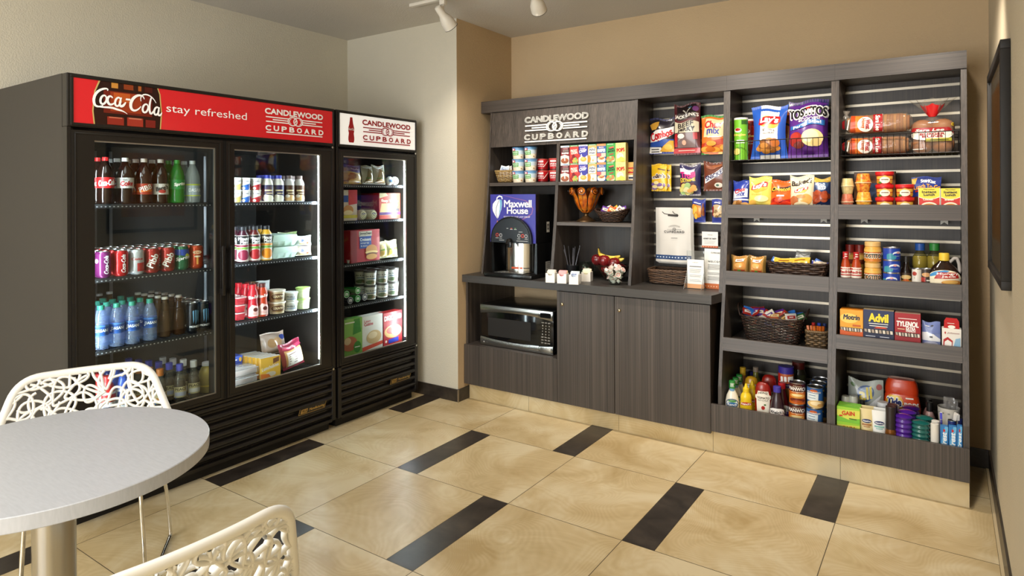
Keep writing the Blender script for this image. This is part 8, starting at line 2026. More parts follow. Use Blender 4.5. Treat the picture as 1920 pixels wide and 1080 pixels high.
# second door, top: yogurt and milk
XE = -3.235
def yogurt(c): return tub('yogurt_cup', 0.024, 0.0275, 0.068, 'eceae6', [('p', c, [(0, 0), (1, 0), (1, 0.62), (0.5, 0.46), (0, 0.30)]), ('p', 'eceae6', [(0.7, 0), (1, 0), (1, 0.3)]), ('t', '4a4a6a', 'Yoplait', 0.45, 0.76, 0.5, 0.14, 0, 0.02), ('e', 'e8d8d0', 0.3, 0.15, 0.14, 0.12)], lid='e4e2de', lidh=0.005)
for u, c, nm in ((443, 'c8b060', 'cream'), (459.5, '2f5fb0', 'blue'), (480, 'b82430', 'red')):
    o = yogurt(c)
    for k in range(2):
        for j in range(2):
            put(o if (k, j) == (0, 0) else copy_tree(o), XE - 0.03 - 0.075 * j, at_x(u, 360, XE - 0.03).y, 1.413 + 0.069 * k, Q - 0.4, '%s and white yogurt cup, %s one at the %s' % (nm, ('lower', 'upper')[k], ('front', 'back')[j]), 'yogurt cup', 'yogurt cups on the top shelf')
MK = [(0.028, 0), (0.0325, 0.005), (0.0325, 0.095), (0.030, 0.115), (0.019, 0.135), (0.018, 0.14)]
def milk(cc, c, top, c2): return bottle('milk_bottle', MK, top, (0.020, 0.136, 0.156), cc, c, [('e', c2, 0.5, 0.16, 0.34, 0.22), ('r', 'e8d8a8', 0.275, 0.725, 0.616, 0.704), ('e', 'efe8da', 0.35, 0.3, 0.14, 0.1), ('r', 'e8d8a8', 0.37, 0.73, 0.454, 0.506)], (0.006, 0.098))
for i, (u, cc, c, tp, c2, nm) in enumerate(((501.5, '3a44b0', '2a2450', 'e6e2d6', 'e8e4d4', 'vanilla milk bottle beside the yogurt'), (521.5, '3a44b0', '2a2450', 'e6e2d6', 'e8e4d4', 'vanilla milk bottle beside the brown label'), (541.5, '6a5a58', '4a3020', 'b8b4b0', 'd8b07a', 'cocoa milk bottle beside the vanilla ones'), (560.5, '6a5a58', '4a3020', 'b8b4b0', 'd8b07a', 'cocoa milk bottle nearest the lit tube'))):
    row(milk(cc, c, tp, c2), at_x(u, 350, XE - 0.03).y, XE - 0.03, 1.413, 2, 0.07, nm, 'of the second door', 'bottle', 'milk bottles behind the second door', rz=-0.4)
# juices, eggs, sausage
JU = [(0.028, 0), (0.031, 0.005), (0.031, 0.12), (0.0335, 0.135), (0.030, 0.155), (0.019, 0.172), (0.0165, 0.178)]
def juice(c, cc, c2): return bottle('juice_bottle', JU, c, (0.0185, 0.177, 0.198), cc, 'd8d2c4', [('r', '1a1a1c', 0.06, 0.94, 0.66, 0.98), ('t', 'f2f2ee', 'Minute', 0.5, 0.87, 0.6, 0.12, 0, 0.04), ('t', 'f2f2ee', 'Maid', 0.55, 0.74, 0.46, 0.11, 0, 0.04), ('r', '6a9a3a', 0.1, 0.9, 0.46, 0.54), ('e', c2, 0.5, 0.24, 0.34, 0.2), ('r', c2, 0.06, 0.94, 0.56, 0.63)], (0.006, 0.150))
for u, c, cc, c2, nm in ((455, '3a1220', '24242a', '7a2038', 'dark berry juice bottle'), (477, '5a1a1c', '26262c', 'a8282c', 'dark red juice bottle'), (499, 'd8a428', '2a2a30', 'e08a24', 'yellow orange juice bottle')):
    row(juice(c, cc, c2), at_x(u, 470, XE - 0.025).y, XE - 0.025, 1.078, 3, 0.072, nm, 'of the second door', 'bottle', 'juice bottles behind the second door', rz=-0.4)
def egg_carton(z, lb):
    y, w, h = fx(509, 556, 452, XE - 0.01, z)
    r = empty('egg_carton', (XE - 0.01, y + 0.008, z), Q)
    m = mat('bcd8cc', 0.6); hw = w * 0.5; d = 0.28; hh = 0.068
    b = MB()
    def prof(u, v):
        t = u * 3; lob = 0.5 - 0.5 * math.cos(2 * PI * t)
        return ((u - 0.5) * 2 * hw * (0.86 + 0.14 * v), 0.010 * (1 - v) + 0.006 * (1 - lob) * (1 - v), 0.001 + hh * 0.48 * v)
    b.grid(prof, 24, 4, m).grid(lambda u, v: (hw * (0.86 + 0.14 * v), 0.012 * (1 - v) + d * u, 0.001 + hh * 0.48 * v), 6, 2, m).grid(lambda u, v: (-hw * (0.86 + 0.14 * v), 0.012 * (1 - v) + d * (1 - u), 0.001 + hh * 0.48 * v), 6, 2, m)
    for i in range(3):
        x = (i - 1) * hw * 0.56
        b.lathe([(0.012, 0), (0.018, 0.004), (0.024, hh * 0.46)], m, 14, c=(x, 0.024))
    b.build('tray', r)
    L = MB().prism([(-hw * 1.03, hh * 0.50), (hw * 1.03, hh * 0.50), (hw * 0.92, hh), (-hw * 0.92, hh)], 'y', -0.003, d, m)
    L.box(-hw * 1.06, hw * 1.06, -0.006, d, hh * 0.48, hh * 0.53, m)
    L.build('lid', r)
    tag(r, lb, 'egg carton', 'mint egg cartons')
egg_carton(1.078, 'mint green egg carton underneath its twin'); egg_carton(1.078 + 0.070, 'mint green egg carton stacked on top')
for k, (z, c, lb) in enumerate(((1.079, 'd8cdb8', 'pale wrapped roll pack underneath beside the egg cartons'), (1.079 + 0.062, 'cdd4d2', 'pale wrapped roll pack on top beside the egg cartons'))):
    o = bag('sausage_pack', 0.115, 0.058, 0.055, c, [('e', 'e0d8c8', 0.5, 0.5, 0.36, 0.3), ('t', '3a5aa8', 'Bob', 0.5, 0.55, 0.4, 0.24, 0.05, 0.04, 0.2), ('e', 'c04a3a', 0.66, 0.28, 0.1, 0.08), ('r', 'c8b06a', 0.2, 0.8, 0.12, 0.2)], seed=100 + k, rough=0.15)
    put(o, XE - 0.012, at_x(573, 470, XE - 0.012).y - 0.004, z, Q - 0.15, lb, 'pack', 'roll packs behind the second door', rx=-0.05)
o = bag('salad_pack', 0.14, 0.075, 0.06, '8a9a6a', [('e', '2a3f8c', 0.5, 0.66, 0.3, 0.2), ('e', 'c8d0a0', 0.4, 0.3, 0.3, 0.16)], seed=104, rough=0.12)
put(o, -3.38, 2.52, 1.145, Q, 'green and blue pack lying behind the egg cartons', 'pack')
# third shelf: tubs, shakes, dips
ZH = 0.756
for k in range(3):
    y = at_x(452, 590, XE - 0.02).y - 0.003
    r = empty('berry_tub', (XE - 0.04, y, ZH + 0.043 * k), Q)
    MB().lathe([(0.03, 0.001), (0.036, 0.036)], clear('c03a44', 0.05, 0.35), 4, lobes=lambda a, z: 1.0, M=Matrix.Rotation(PI / 4, 4, 'Z')).build('clear_body', r)
    MB().box(-0.028, 0.028, -0.028, 0.028, 0.036, 0.0415, mat('c8a4a4', 0.25), bev=0.002).build('lid', r)
    tag(r, 'square red berry tub, %s of its stack of three' % ('bottom', 'middle', 'top')[k], 'tub', 'berry tubs')
SF = [(0.026, 0), (0.030, 0.005), (0.031, 0.05), (0.026, 0.085), (0.024, 0.10), (0.029, 0.122), (0.027, 0.145), (0.017, 0.165), (0.016, 0.17)]
for u, c, cc, nm in ((474, 'b8202c', 'c8202c', 'red diet shake bottle beside the berry tubs'), (492, 'c03a1c', '5a2420', 'orange red diet shake bottle beside the dips')):
    o = bottle('shake_bottle', SF, c, (0.0185, 0.166, 0.188), cc, None, [('t', 'f4e8e0', 'Slim-Fast', 0.5, 0.80, 0.72, 0.12, 0.12, 0.04, 0.2), ('p', 'e8c0b8', [(0.15, 0.04), (0.85, 0.04), (0.8, 0.42), (0.4, 0.5), (0.2, 0.36)]), ('r', 'd8a8a0', 0.3, 0.7, 0.1, 0.2), ('e', '5a2018', 0.6, 0.3, 0.14, 0.08)], (0.006, 0.148))
    row(o, at_x(u, 570, XE - 0.03).y, XE - 0.03, ZH, 3, 0.068, nm, 'of the second door', 'bottle', 'diet shake bottles', rz=-0.4)
def dip_tub(u, c, lid, I, r, h, nm, grp, rz=-0.4):
    o = tub('dip_tub', r * 0.88, r, h, c, I, lid=lid, lidh=0.008, rim=0.002)
    for k in range(2):
        put(o if k == 0 else copy_tree(o), XE - 0.045, at_x(u, 565, XE - 0.045).y, ZH + (h + 0.001) * k, Q + rz, '%s, %s one of the pair' % (nm, ('lower', 'upper')[k]), 'tub', grp)
dip_tub(519, 'b8a482', 'd8d0c0', [('e', '5a3a22', 0.5, 0.5, 0.34, 0.32), ('t', 'e8d8b0', 'COUNTRY', 0.5, 0.55, 0.5, 0.2, 0, 0.03), ('r', '8a6a3a', 0.2, 0.8, 0.2, 0.3)], 0.046, 0.068, 'tan lidded spread tub with brown oval', 'tan spread tubs')
dip_tub(545, 'd0d2ce', 'e2e4e2', [('t', '3a4a5a', 'PHILLY', 0.5, 0.6, 0.6, 0.22, 0, 0.03), ('r', '8a9ab0', 0.2, 0.8, 0.25, 0.4)], 0.039, 0.056, 'white lidded cream tub with grey print', 'white cream tubs')
dip_tub(568, 'cfe0a8', 'a8cc70', [('e', 'dfe8c0', 0.5, 0.4, 0.3, 0.3)], 0.040, 0.064, 'pale green tub with lime lid', 'lime lidded tubs')
for k, (u, c, lb) in enumerate(((497, 'dfe2e4', 'crumpled white wrapped pack behind the shakes'), (470, 'c8a068', 'tan rolled pack behind the red shake'))):
    put(bag('wrapped_pack', 0.10, 0.07, 0.05, c, [], seed=110 + k, rough=0.15), -3.46, at_x(u, 540, -3.46).y, ZH + 0.10, Q, lb, 'pack', 'wrapped packs behind the shakes')
# bottom: lunch packs
for k in range(7):
    y0 = at_x(524, 700, XE).y - 0.055; x = XE - 0.006 - 0.031 * k
    I = [('r', 'd8a83a', 0, 1, 0, 1), ('p', 'e6c24a', [(0, 0.3), (1, 0.5), (1, 0.62), (0, 0.5)]), ('t', 'c02a20', 'Lunchables', 0.48, 0.52, 0.86, 0.16, 0.18, 0.04, 0.15), ('t', 'f4f0e4', 'Lunchables', 0.475, 0.525, 0.86, 0.16, 0.18, 0.02, 0.15), ('p', '6a3a24', [(0.62, 0.66), (0.92, 0.74), (0.92, 0.96), (0.62, 0.9)]), ('e', 'c8b8a0', 0.5, 0.18, 0.26, 0.12), ('p', 'c86a2a', [(0, 0), (0.5, 0.05), (0.4, 0.2), (0, 0.25)])]
    if k == 0: lp = carton('lunch_pack', 0.122, 0.024, 0.118, 'd0a84a', I, side='c89a48', top='b8bcc0')
    put(lp if k == 0 else copy_tree(lp), x, y0 - 0.004 * k, 0.397, Q - 0.12, 'yellow lunch pack %s' % ('at the very front of the line' if k == 0 else '%s in the line going back' % ORD[k] if k < 6 else 'near the back of the line'), 'lunch pack', 'yellow lunch packs in a line')
def bread_pack():
    y, w, h = fx(542, 594, 632, XE - 0.01, 0.397)
    o = bag('bread_pack', 0.165, 0.155, 0.09, '8a2440', [('p', 'c89a68', [(0.08, 0.06), (0.92, 0.06), (0.9, 0.72), (0.1, 0.72)]), ('p', 'e6dfd2', [(0.14, 0.12), (0.86, 0.12), (0.84, 0.66), (0.16, 0.66)])] + [('l', '5a2a30', [(0.2, 0.2 + 0.09 * i), (0.5, 0.23 + 0.09 * i), (0.8, 0.20 + 0.09 * i)], 0.012) for i in range(5)] + [('p', 'b03a5a', [(0.05, 0.76), (0.95, 0.76), (0.9, 0.86), (0.1, 0.86)])], seed=120, rough=0.15)
    put(o, XE - 0.012, y - 0.030, 0.399, Q + 0.1, 'bread pack in dark red wrapper with pale window at the shelf end', 'bread', rx=-0.18, ry=-0.12)
    o = bag('roll_bag', 0.17, 0.13, 0.10, 'c0a898', [('e', 'b08860', 0.3, 0.5, 0.16, 0.2), ('e', 'c89a70', 0.55, 0.55, 0.16, 0.2), ('e', '3a4a90', 0.8, 0.75, 0.14, 0.12)], seed=121, rough=0.12)
    put(o, -3.40, y - 0.06, 0.46, Q, 'clear bag of rolls with blue end behind the red wrapped bread', 'bread', rx=-0.2)
bread_pack()
for k in range(2):
    y = at_x(466, 705, XE).y - 0.012
    r = empty('deli_tray', (XE - 0.065, y, 0.397 + 0.047 * k), Q)
    MB().box(-0.075, 0.075, -0.055, 0.055, 0, 0.030, clear('e8e4e0', 0.05, 0.6), bev=0.006).box(-0.08, 0.08, -0.06, 0.06, 0.030, 0.034, clear('f0eeec', 0.04, 0.6)).box(-0.07, 0.07, -0.05, 0.05, 0.034, 0.0445, clear('f0eeec', 0.04, 0.7), bev=0.004).build('clear_tray', r)
    mb = MB()
    for i in range(9): mb.lathe([(0.0, 0), (0.022, 0.001), (0.022, 0.020), (0, 0.022)], mat('c8886a' if i % 2 else 'd8a890', 0.5), 14, c=(-0.056 + 0.014 * i, 0.0), M=Matrix.Translation((0, -0.01, 0.004)))
    mb.build('sliced_meat', r); tag(r, 'clear deli tray of sliced meat, %s of two at the post' % ('lower', 'upper')[k], 'tray', 'clear deli trays')
for k in range(3):
    put(carton('blue_box', 0.09, 0.12, 0.042, '28449c', [('r', '3a5ab8', 0, 1, 0.6, 1), ('r', 'f0f0f4', 0.175, 0.625, 0.434, 0.566), ('e', 'c8a03a', 0.85, 0.5, 0.1, 0.3)]), -3.385, at_x(447, 680, -3.385).y - 0.02, 0.397 + 0.043 * k, Q, 'blue flat carton behind the deli trays, %s of three' % ('lowest', 'middle', 'topmost')[k], 'box', 'blue flat cartons')
# third door: frozen food
XG = -3.235
def fbox(nm, u0, u1, vt, z, d, c, I, lb, x=XG, dz=0.0, rz=0.0, side=None, grp=None, **k):
    y, w, h = fx(u0, u1, vt, x, z + dz)
    o = carton(nm, w, d, h, c, I, side=side, **k)
    return put(o, x, y, z + dz, Q + rz, lb, 'box', grp)
def fbag(nm, u0, u1, vt, z, t, c, I, lb, x=XG, seed=1, rx=-0.1, grp=None, **k):
    y, w, h = fx(u0, u1, vt, x, z)
    return put(bag(nm, w, h, t, c, I, seed=seed, **k), x, y, z + 0.002, Q, lb, 'pack', grp, rx=rx)
Z1, Z2, Z3, Z4, Z5 = 1.520, 1.284, 1.004, 0.736, 0.401
fbag('frozen_bag', 640, 682, 311, Z1, 0.05, '4a3a80', [('r', '4a3a80', 0, 1, 0.62, 1), ('r', 'b89a5a', 0, 1, 0, 0.62), ('t', 'e8e8f0', 'Stouffer', 0.7, 0.8, 0.4, 0.08)] + chips('c8a050', '8a5a2a', 0.5, 0.3, 0.44, 0.22, 14, 3), 'purple and tan frozen dinner bag at the top shelf end', seed=130)
for k, (a, b, lb) in enumerate(((683, 705, 'clear sandwich wedge pack nearer the purple bag'), (703, 727, 'clear sandwich wedge pack in the middle of top shelf'))):
    fbag('sandwich_pack', a, b, 312, Z1, 0.05, 'a8a698', [('p', '6a5a3a', [(0.1, 0.05), (0.95, 0.05), (0.8, 0.7), (0.5, 0.86)]), ('p', 'b8a078', [(0.2, 0.08), (0.9, 0.08), (0.7, 0.4)]), ('r', '4a6a3a', 0.2, 0.8, 0.28, 0.34), ('l', 'e4e8ea', [(0.1, 0.9), (0.4, 0.84), (0.9, 0.92)], 0.03)], lb, seed=131 + k, rough=0.1, grp='clear sandwich packs')
for k, (u, lb) in enumerate(((735, 'round white wrapped snack near the sandwich packs'), (748, 'round white wrapped snack nearest the light tube'))):
    y = at_x(u, 335, XG - 0.02).y - 0.012 - 0.02 * k
    o = MB().sphere((0, 0, 0.031), 0.031, mat('d8dcda', 0.2), 18, 12, fn=lambda a, t: 1 + 0.04 * math.sin(7 * a + 5 * t)).build('wrapped_ball')
    art(MB(), [('e', '6a8ac0' if k == 0 else 'd0a0a0', 0.5, 0.5, 0.3, 0.2), ('r', '8a9a6a', 0.3, 0.7, 0.26, 0.34)], drum(0.0315, 0.008, 0.054, PI * 0.7, rf=lambda z: 0.0012 + math.sqrt(max(1e-6, 0.031 ** 2 - (z - 0.031) ** 2))), nx=20).build('printed_label', o)
    put(o, XG - 0.034, y, Z1, Q - 0.3, lb, 'pack', 'white wrapped balls')
jd = [('r', 'd8d0c0', 0, 0.4, 0.82, 0.98), ('r', '2a4fa0', 0, 0.4, 0.6, 0.82), ('p', 'c02430', [(0.42, 0.5), (1, 0.55), (1, 1), (0.42, 1)]), ('e', 'c88a4a', 0.4, 0.34, 0.34, 0.16), ('e', 'efd8a8', 0.4, 0.26, 0.3, 0.08), ('r', 'c8b83a', 0, 1, 0.08, 0.18)]
fbox('breakfast_box', 641, 669.5, 356, Z2, 0.09, 'd8c8b8', jd, 'tall red and cream breakfast box on the second shelf', side='8a1c22')
fbox('taco_box', 711, 750, 362, Z2, 0.06, 'b82a2c', [('r', 'c84a3a', 0, 1, 0, 1), ('p', 'e0c08a', [(0, 0.15), (0.9, 0.15), (0.8, 0.6), (0.1, 0.6)]), ('t', 'f4ecd8', 'Easy Taper', 0.5, 0.68, 0.8, 0.12, -0.05, 0.04), ('t', 'f4ecd8', 'Tots', 0.7, 0.54, 0.34, 0.1, 0, 0.03), ('r', '5a2a7a', 0, 1, 0.16, 0.26), ('r', '2a2a30', 0.78, 0.95, 0.3, 0.4), ('p', 'd8c8a0', [(0, 0.8), (0.4, 0.9), (0.3, 1), (0, 1)])], 'wide red and tan frozen snack box on the second shelf', side='9a2022')
for k in range(3):
    fbox('red_box', 686 + 7 * k, 708 + 7 * k, 362, Z2, 0.05, '8a2426', [], 'plain red box %s in the file behind the wraps' % ORD[k + 1], x=XG - 0.075 - 0.055 * (2 - k), grp='red boxes behind the wraps')
def wrap(u, lb):
    y = at_x(u, 400, XG + 0.01).y
    o = MB().lathe([(0.030, 0), (0.033, 0.006), (0.033, 0.13), (0.030, 0.136)], mat('b8b49a', 0.3), 24).build('wrap_roll')
    a = MB(); ASPECT[0] = 1
    art(a, [('e', '4a4a3a', 0.5, 0.5, 0.46, 0.46), ('e', 'd8d0a8', 0.5, 0.5, 0.42, 0.42), ('l', '4a6a4a', [(0.5 + 0.03 * t * math.cos(t), 0.5 + 0.03 * t * math.sin(t)) for t in [k * 0.4 for k in range(32)]], 0.03), ('t', '3a3a90', 'Wrap', 0.5, 0.6, 0.6, 0.16, 0.1, 0.03, 0.2)], lambda u_, v, off: ((u_ - 0.5) * 0.064, (v - 0.5) * 0.064, 0.1365 + off)).build('cut_end', o)
    put(o, XG - 0.13, y, Z2 + 0.034, 0, lb, 'wrap', 'rolled wraps', ry=PI / 2)
    o.rotation_euler = Matrix(((0, 0, 1), (1, 0, 0), (0, 1, 0))).to_euler()
wrap(682, 'rolled wrap with spiral end beside the breakfast box'); wrap(701.5, 'rolled wrap with spiral end beside the wide red box')
fbox('croissant_box', 655, 713.5, 431, Z3, 0.08, 'b02430', [('r', 'd8d0c0', 0.28, 0.72, 0.80, 0.96), ('t', '2a2a30', 'JimmyDean', 0.5, 0.88, 0.4, 0.10, 0, 0.03), ('r', '2a4fa0', 0.30, 0.70, 0.42, 0.80), ('t', 'f4f4f2', 'Croissant', 0.5, 0.70, 0.36, 0.09, 0, 0.03), ('t', 'f4f4f2', 'sausage egg', 0.47, 0.58, 0.28, 0.05), ('t', 'f4f4f2', '& cheese', 0.45, 0.50, 0.22, 0.05), ('e', 'c88a4a', 0.70, 0.36, 0.2, 0.16), ('e', 'efcf8a', 0.70, 0.28, 0.22, 0.05), ('e', '6a3a20', 0.70, 0.22, 0.2, 0.05), ('e', 'd8a058', 0.70, 0.14, 0.19, 0.09), ('r', '8a1c24', 0, 0.2, 0, 1)], 'red croissant sandwich box with blue panel on the third shelf', rz=0.06)
for k, (a, b, v, lb) in enumerate(((712, 731, 455, 'clear wrapped sandwich beside the croissant box'), (728, 750, 452, 'yellow green wrapped sandwich near the light tube'))):
    fbag('wrapped_sandwich', a, b, v, Z3, 0.05, 'b8b48a', [('p', 'd8b868', [(0.1, 0.1), (0.9, 0.1), (0.8, 0.45), (0.2, 0.45)]), ('r', '7a9a4a', 0.15, 0.85, 0.46, 0.54), ('p', 'e8dca8', [(0.2, 0.56), (0.85, 0.56), (0.7, 0.8), (0.35, 0.8)])], lb, seed=140 + k, rough=0.12, grp='wrapped sandwiches')
for k in range(2):
    put(tub('cream_cup', 0.014, 0.017, 0.024, 'dcdcd8', lid='c87a70', lidh=0.003), XG - 0.012 - 0.03 * k, at_x(655 + 3 * k, 488, XG).y + 0.01, Z3, Q, 'tiny white cup before the croissant box, %s one' % ('first', 'second')[k], 'cup', 'tiny white cups')
def pint():
    return tub('ice_cream_pint', 0.036, 0.0425, 0.098, 'b9b8b0', [('r', 'c8c8c2', 0, 1, 0, 1), ('e', '5a6a50', 0.4, 0.24, 0.3, 0.16), ('e', '8a7a60', 0.7, 0.2, 0.2, 0.12), ('t', '3a3a44', "Ben & Jerry's", 0.5, 0.7, 0.7, 0.14, 0, 0.02), ('r', '6a7a90', 0.2, 0.8, 0.48, 0.56)], lid='4a4644', lidh=0.012, rim=0.001)
pp = pint(); n0 = True
for c, (u, nm) in enumerate(((694, 'beside the green ended rolls'), (717, 'in the middle'), (739, 'nearest the light tube'))):
    for k in range(2):
        for j in range(2):
            put(pp if n0 else copy_tree(pp), XG - 0.05 - 0.097 * j, at_x(u, 540, XG - 0.05).y - 0.004 * c * c, Z4 + 0.099 * k, Q - 0.5, 'ice cream pint %s, %s %s' % (nm, ('front', 'back')[j], ('lower', 'upper')[k]), 'ice cream', 'ice cream pints'); n0 = False
for k, (u, v, c, lb) in enumerate(((650, 552, '2f8a3a', 'green end of a candy ice cream roll at the post, upper'), (671, 545, '2f8a3a', 'green end of a candy ice cream roll on top by the pints'), (657, 568, '4a4a58', 'grey ended ice cream roll low by the post'), (671, 560, '2f8a3a', 'green end of a candy ice cream roll low in the middle'), (684, 557, '4a4a58', 'grey ended ice cream roll touching the pints'))):
    p = at_x(u, v, XG + 0.002)
    o = MB().lathe([(0.014, 0), (0.023, 0.13), (0.024, 0.134), (0.0235, 0.138), (0, 0.138)], mat(c, 0.3), 22).build('ice_cream_roll')
    art(MB(), [('l', 'e4e8e4', [(0.5 + 0.46 * math.cos(t * PI / 10), 0.5 + 0.46 * math.sin(t * PI / 10)) for t in range(21)], 0.02), ('t', 'f0f4f0', 'm', 0.5, 0.5, 0.44, 0.34, 0, 0.06)], lambda a, b, off: ((a - 0.5) * 0.046, (b - 0.5) * 0.046, 0.138 + off)).build('end_print', o)
    z = max(p.z, Z4 + 0.0245)
    put(o, XG - 0.136, p.y, z, 0, lb, 'ice cream', 'ice cream rolls'); o.rotation_euler = Matrix(((0, 0, 1), (1, 0, 0), (0, 1, 0))).to_euler()
fbox('frozen_meal_box', 640, 678, 598, Z5, 0.06, '6aa84a', [('r', '8aba5a', 0, 1, 0, 1), ('p', '3f8a36', [(0.55, 0.55), (0.95, 0.6), (0.88, 0.98), (0.6, 0.98)]), ('e', 'b86a4a', 0.4, 0.32, 0.36, 0.2), ('e', 'd8b890', 0.3, 0.4, 0.16, 0.1), ('e', '3f8a36', 0.76, 0.2, 0.18, 0.16), ('r', 'f0f4e8', 0.634, 0.886, 0.187, 0.213), ('r', 'f0f4e8', 0.175, 0.625, 0.882, 0.918)], 'green frozen meal box at the post on the bottom shelf', x=XG + 0.004, rz=-0.05)
fbox('frozen_meal_box', 679, 717.5, 591, Z5, 0.07, 'dcd8cf', [('p', 'c84a30', [(0, 0), (1, 0.1), (1, 0.2), (0, 0.12)]), ('e', 'c8a878', 0.56, 0.36, 0.36, 0.2), ('e', 'e0c8a0', 0.5, 0.42, 0.22, 0.1), ('t', 'b83040', 'Lean', 0.24, 0.86, 0.3, 0.07, 0, 0.02), ('t', 'b83040', 'Cuisine', 0.3, 0.77, 0.42, 0.09, 0, 0.03)], 'white frozen meal box between the green and red boxes', side='b8b4aa')
fbox('pizza_box', 719, 757, 584, Z5, 0.07, 'a8242a', [('r', 'b02a2e', 0, 1, 0, 1), ('t', 'f4ecdc', 'DIGIORNO', 0.5, 0.83, 0.9, 0.14, 0.02, 0.05), ('e', 'd8a868', 0.5, 0.40, 0.46, 0.2), ('e', 'c8584a', 0.45, 0.44, 0.3, 0.12), ('e', 'e8d0a0', 0.6, 0.38, 0.18, 0.08), ('p', '2a3aa0', [(0.25, 0.04), (0.8, 0.06), (0.8, 0.2), (0.25, 0.16)]), ('e', 'f0e8d8', 0.12, 0.12, 0.05, 0.04)], 'red frozen pizza box nearest the light tube', side='6a1a1c')
for k in range(3):
    fbox('frozen_meal_box', 690 + 4 * k, 722 + 4 * k, 588, Z5, 0.05, 'c8ccc8', [], 'pale frozen meal box %s in the file behind the front boxes' % ORD[k + 1], x=XG - 0.08 - 0.056 * k, grp='pale meal boxes behind')

# ------------------------------------------------------------------ table, chairs, track lights
def table():
    cx, cy, R = -2.0366, 0.7474, 0.3875
    r = empty('round_table', (cx, cy, 0))
    def top(nt, b, L):
        n = noise(nt, coords(nt), 30, 4, mapping=(1, 6, 1)); rr = ramp(nt, [(0.3, 'a9aaad'), (0.7, 'b2b3b6')]); L(n.outputs[0], rr.inputs[0]); L(rr.outputs[0], b.inputs['Base Color']); b.inputs['Roughness'].default_value = 0.32
    MB().lathe([(0, 0.7025), (R - 0.002, 0.7025), (R, 0.7045), (R, 0.738), (R - 0.002, 0.740), (0, 0.740)], nodes_mat('table_laminate', top), 96).build('tabletop', r, angle=30)
    st = mat('a5a29c', 0.28, 1.0)
    MB().lathe([(0.051, 0.02), (0.051, 0.695)], st, 40).build('pedestal', r)
    MB().lathe([(0.24, 0), (0.24, 0.006), (0.235, 0.010), (0.06, 0.020), (0, 0.02)], st, 48).build('base', r)
    MB().box(-0.16, 0.16, -0.02, 0.02, 0.690, 0.7022, mat('2a2a2a', 0.5)).box(-0.02, 0.02, -0.16, 0.16, 0.690, 0.7022, mat('2a2a2a', 0.5)).build('support_plate', r)
    tag(r, 'round light grey cafe table on a brushed steel post', 'table')
table()
M_CH = mat('e2dfd7', 0.38)
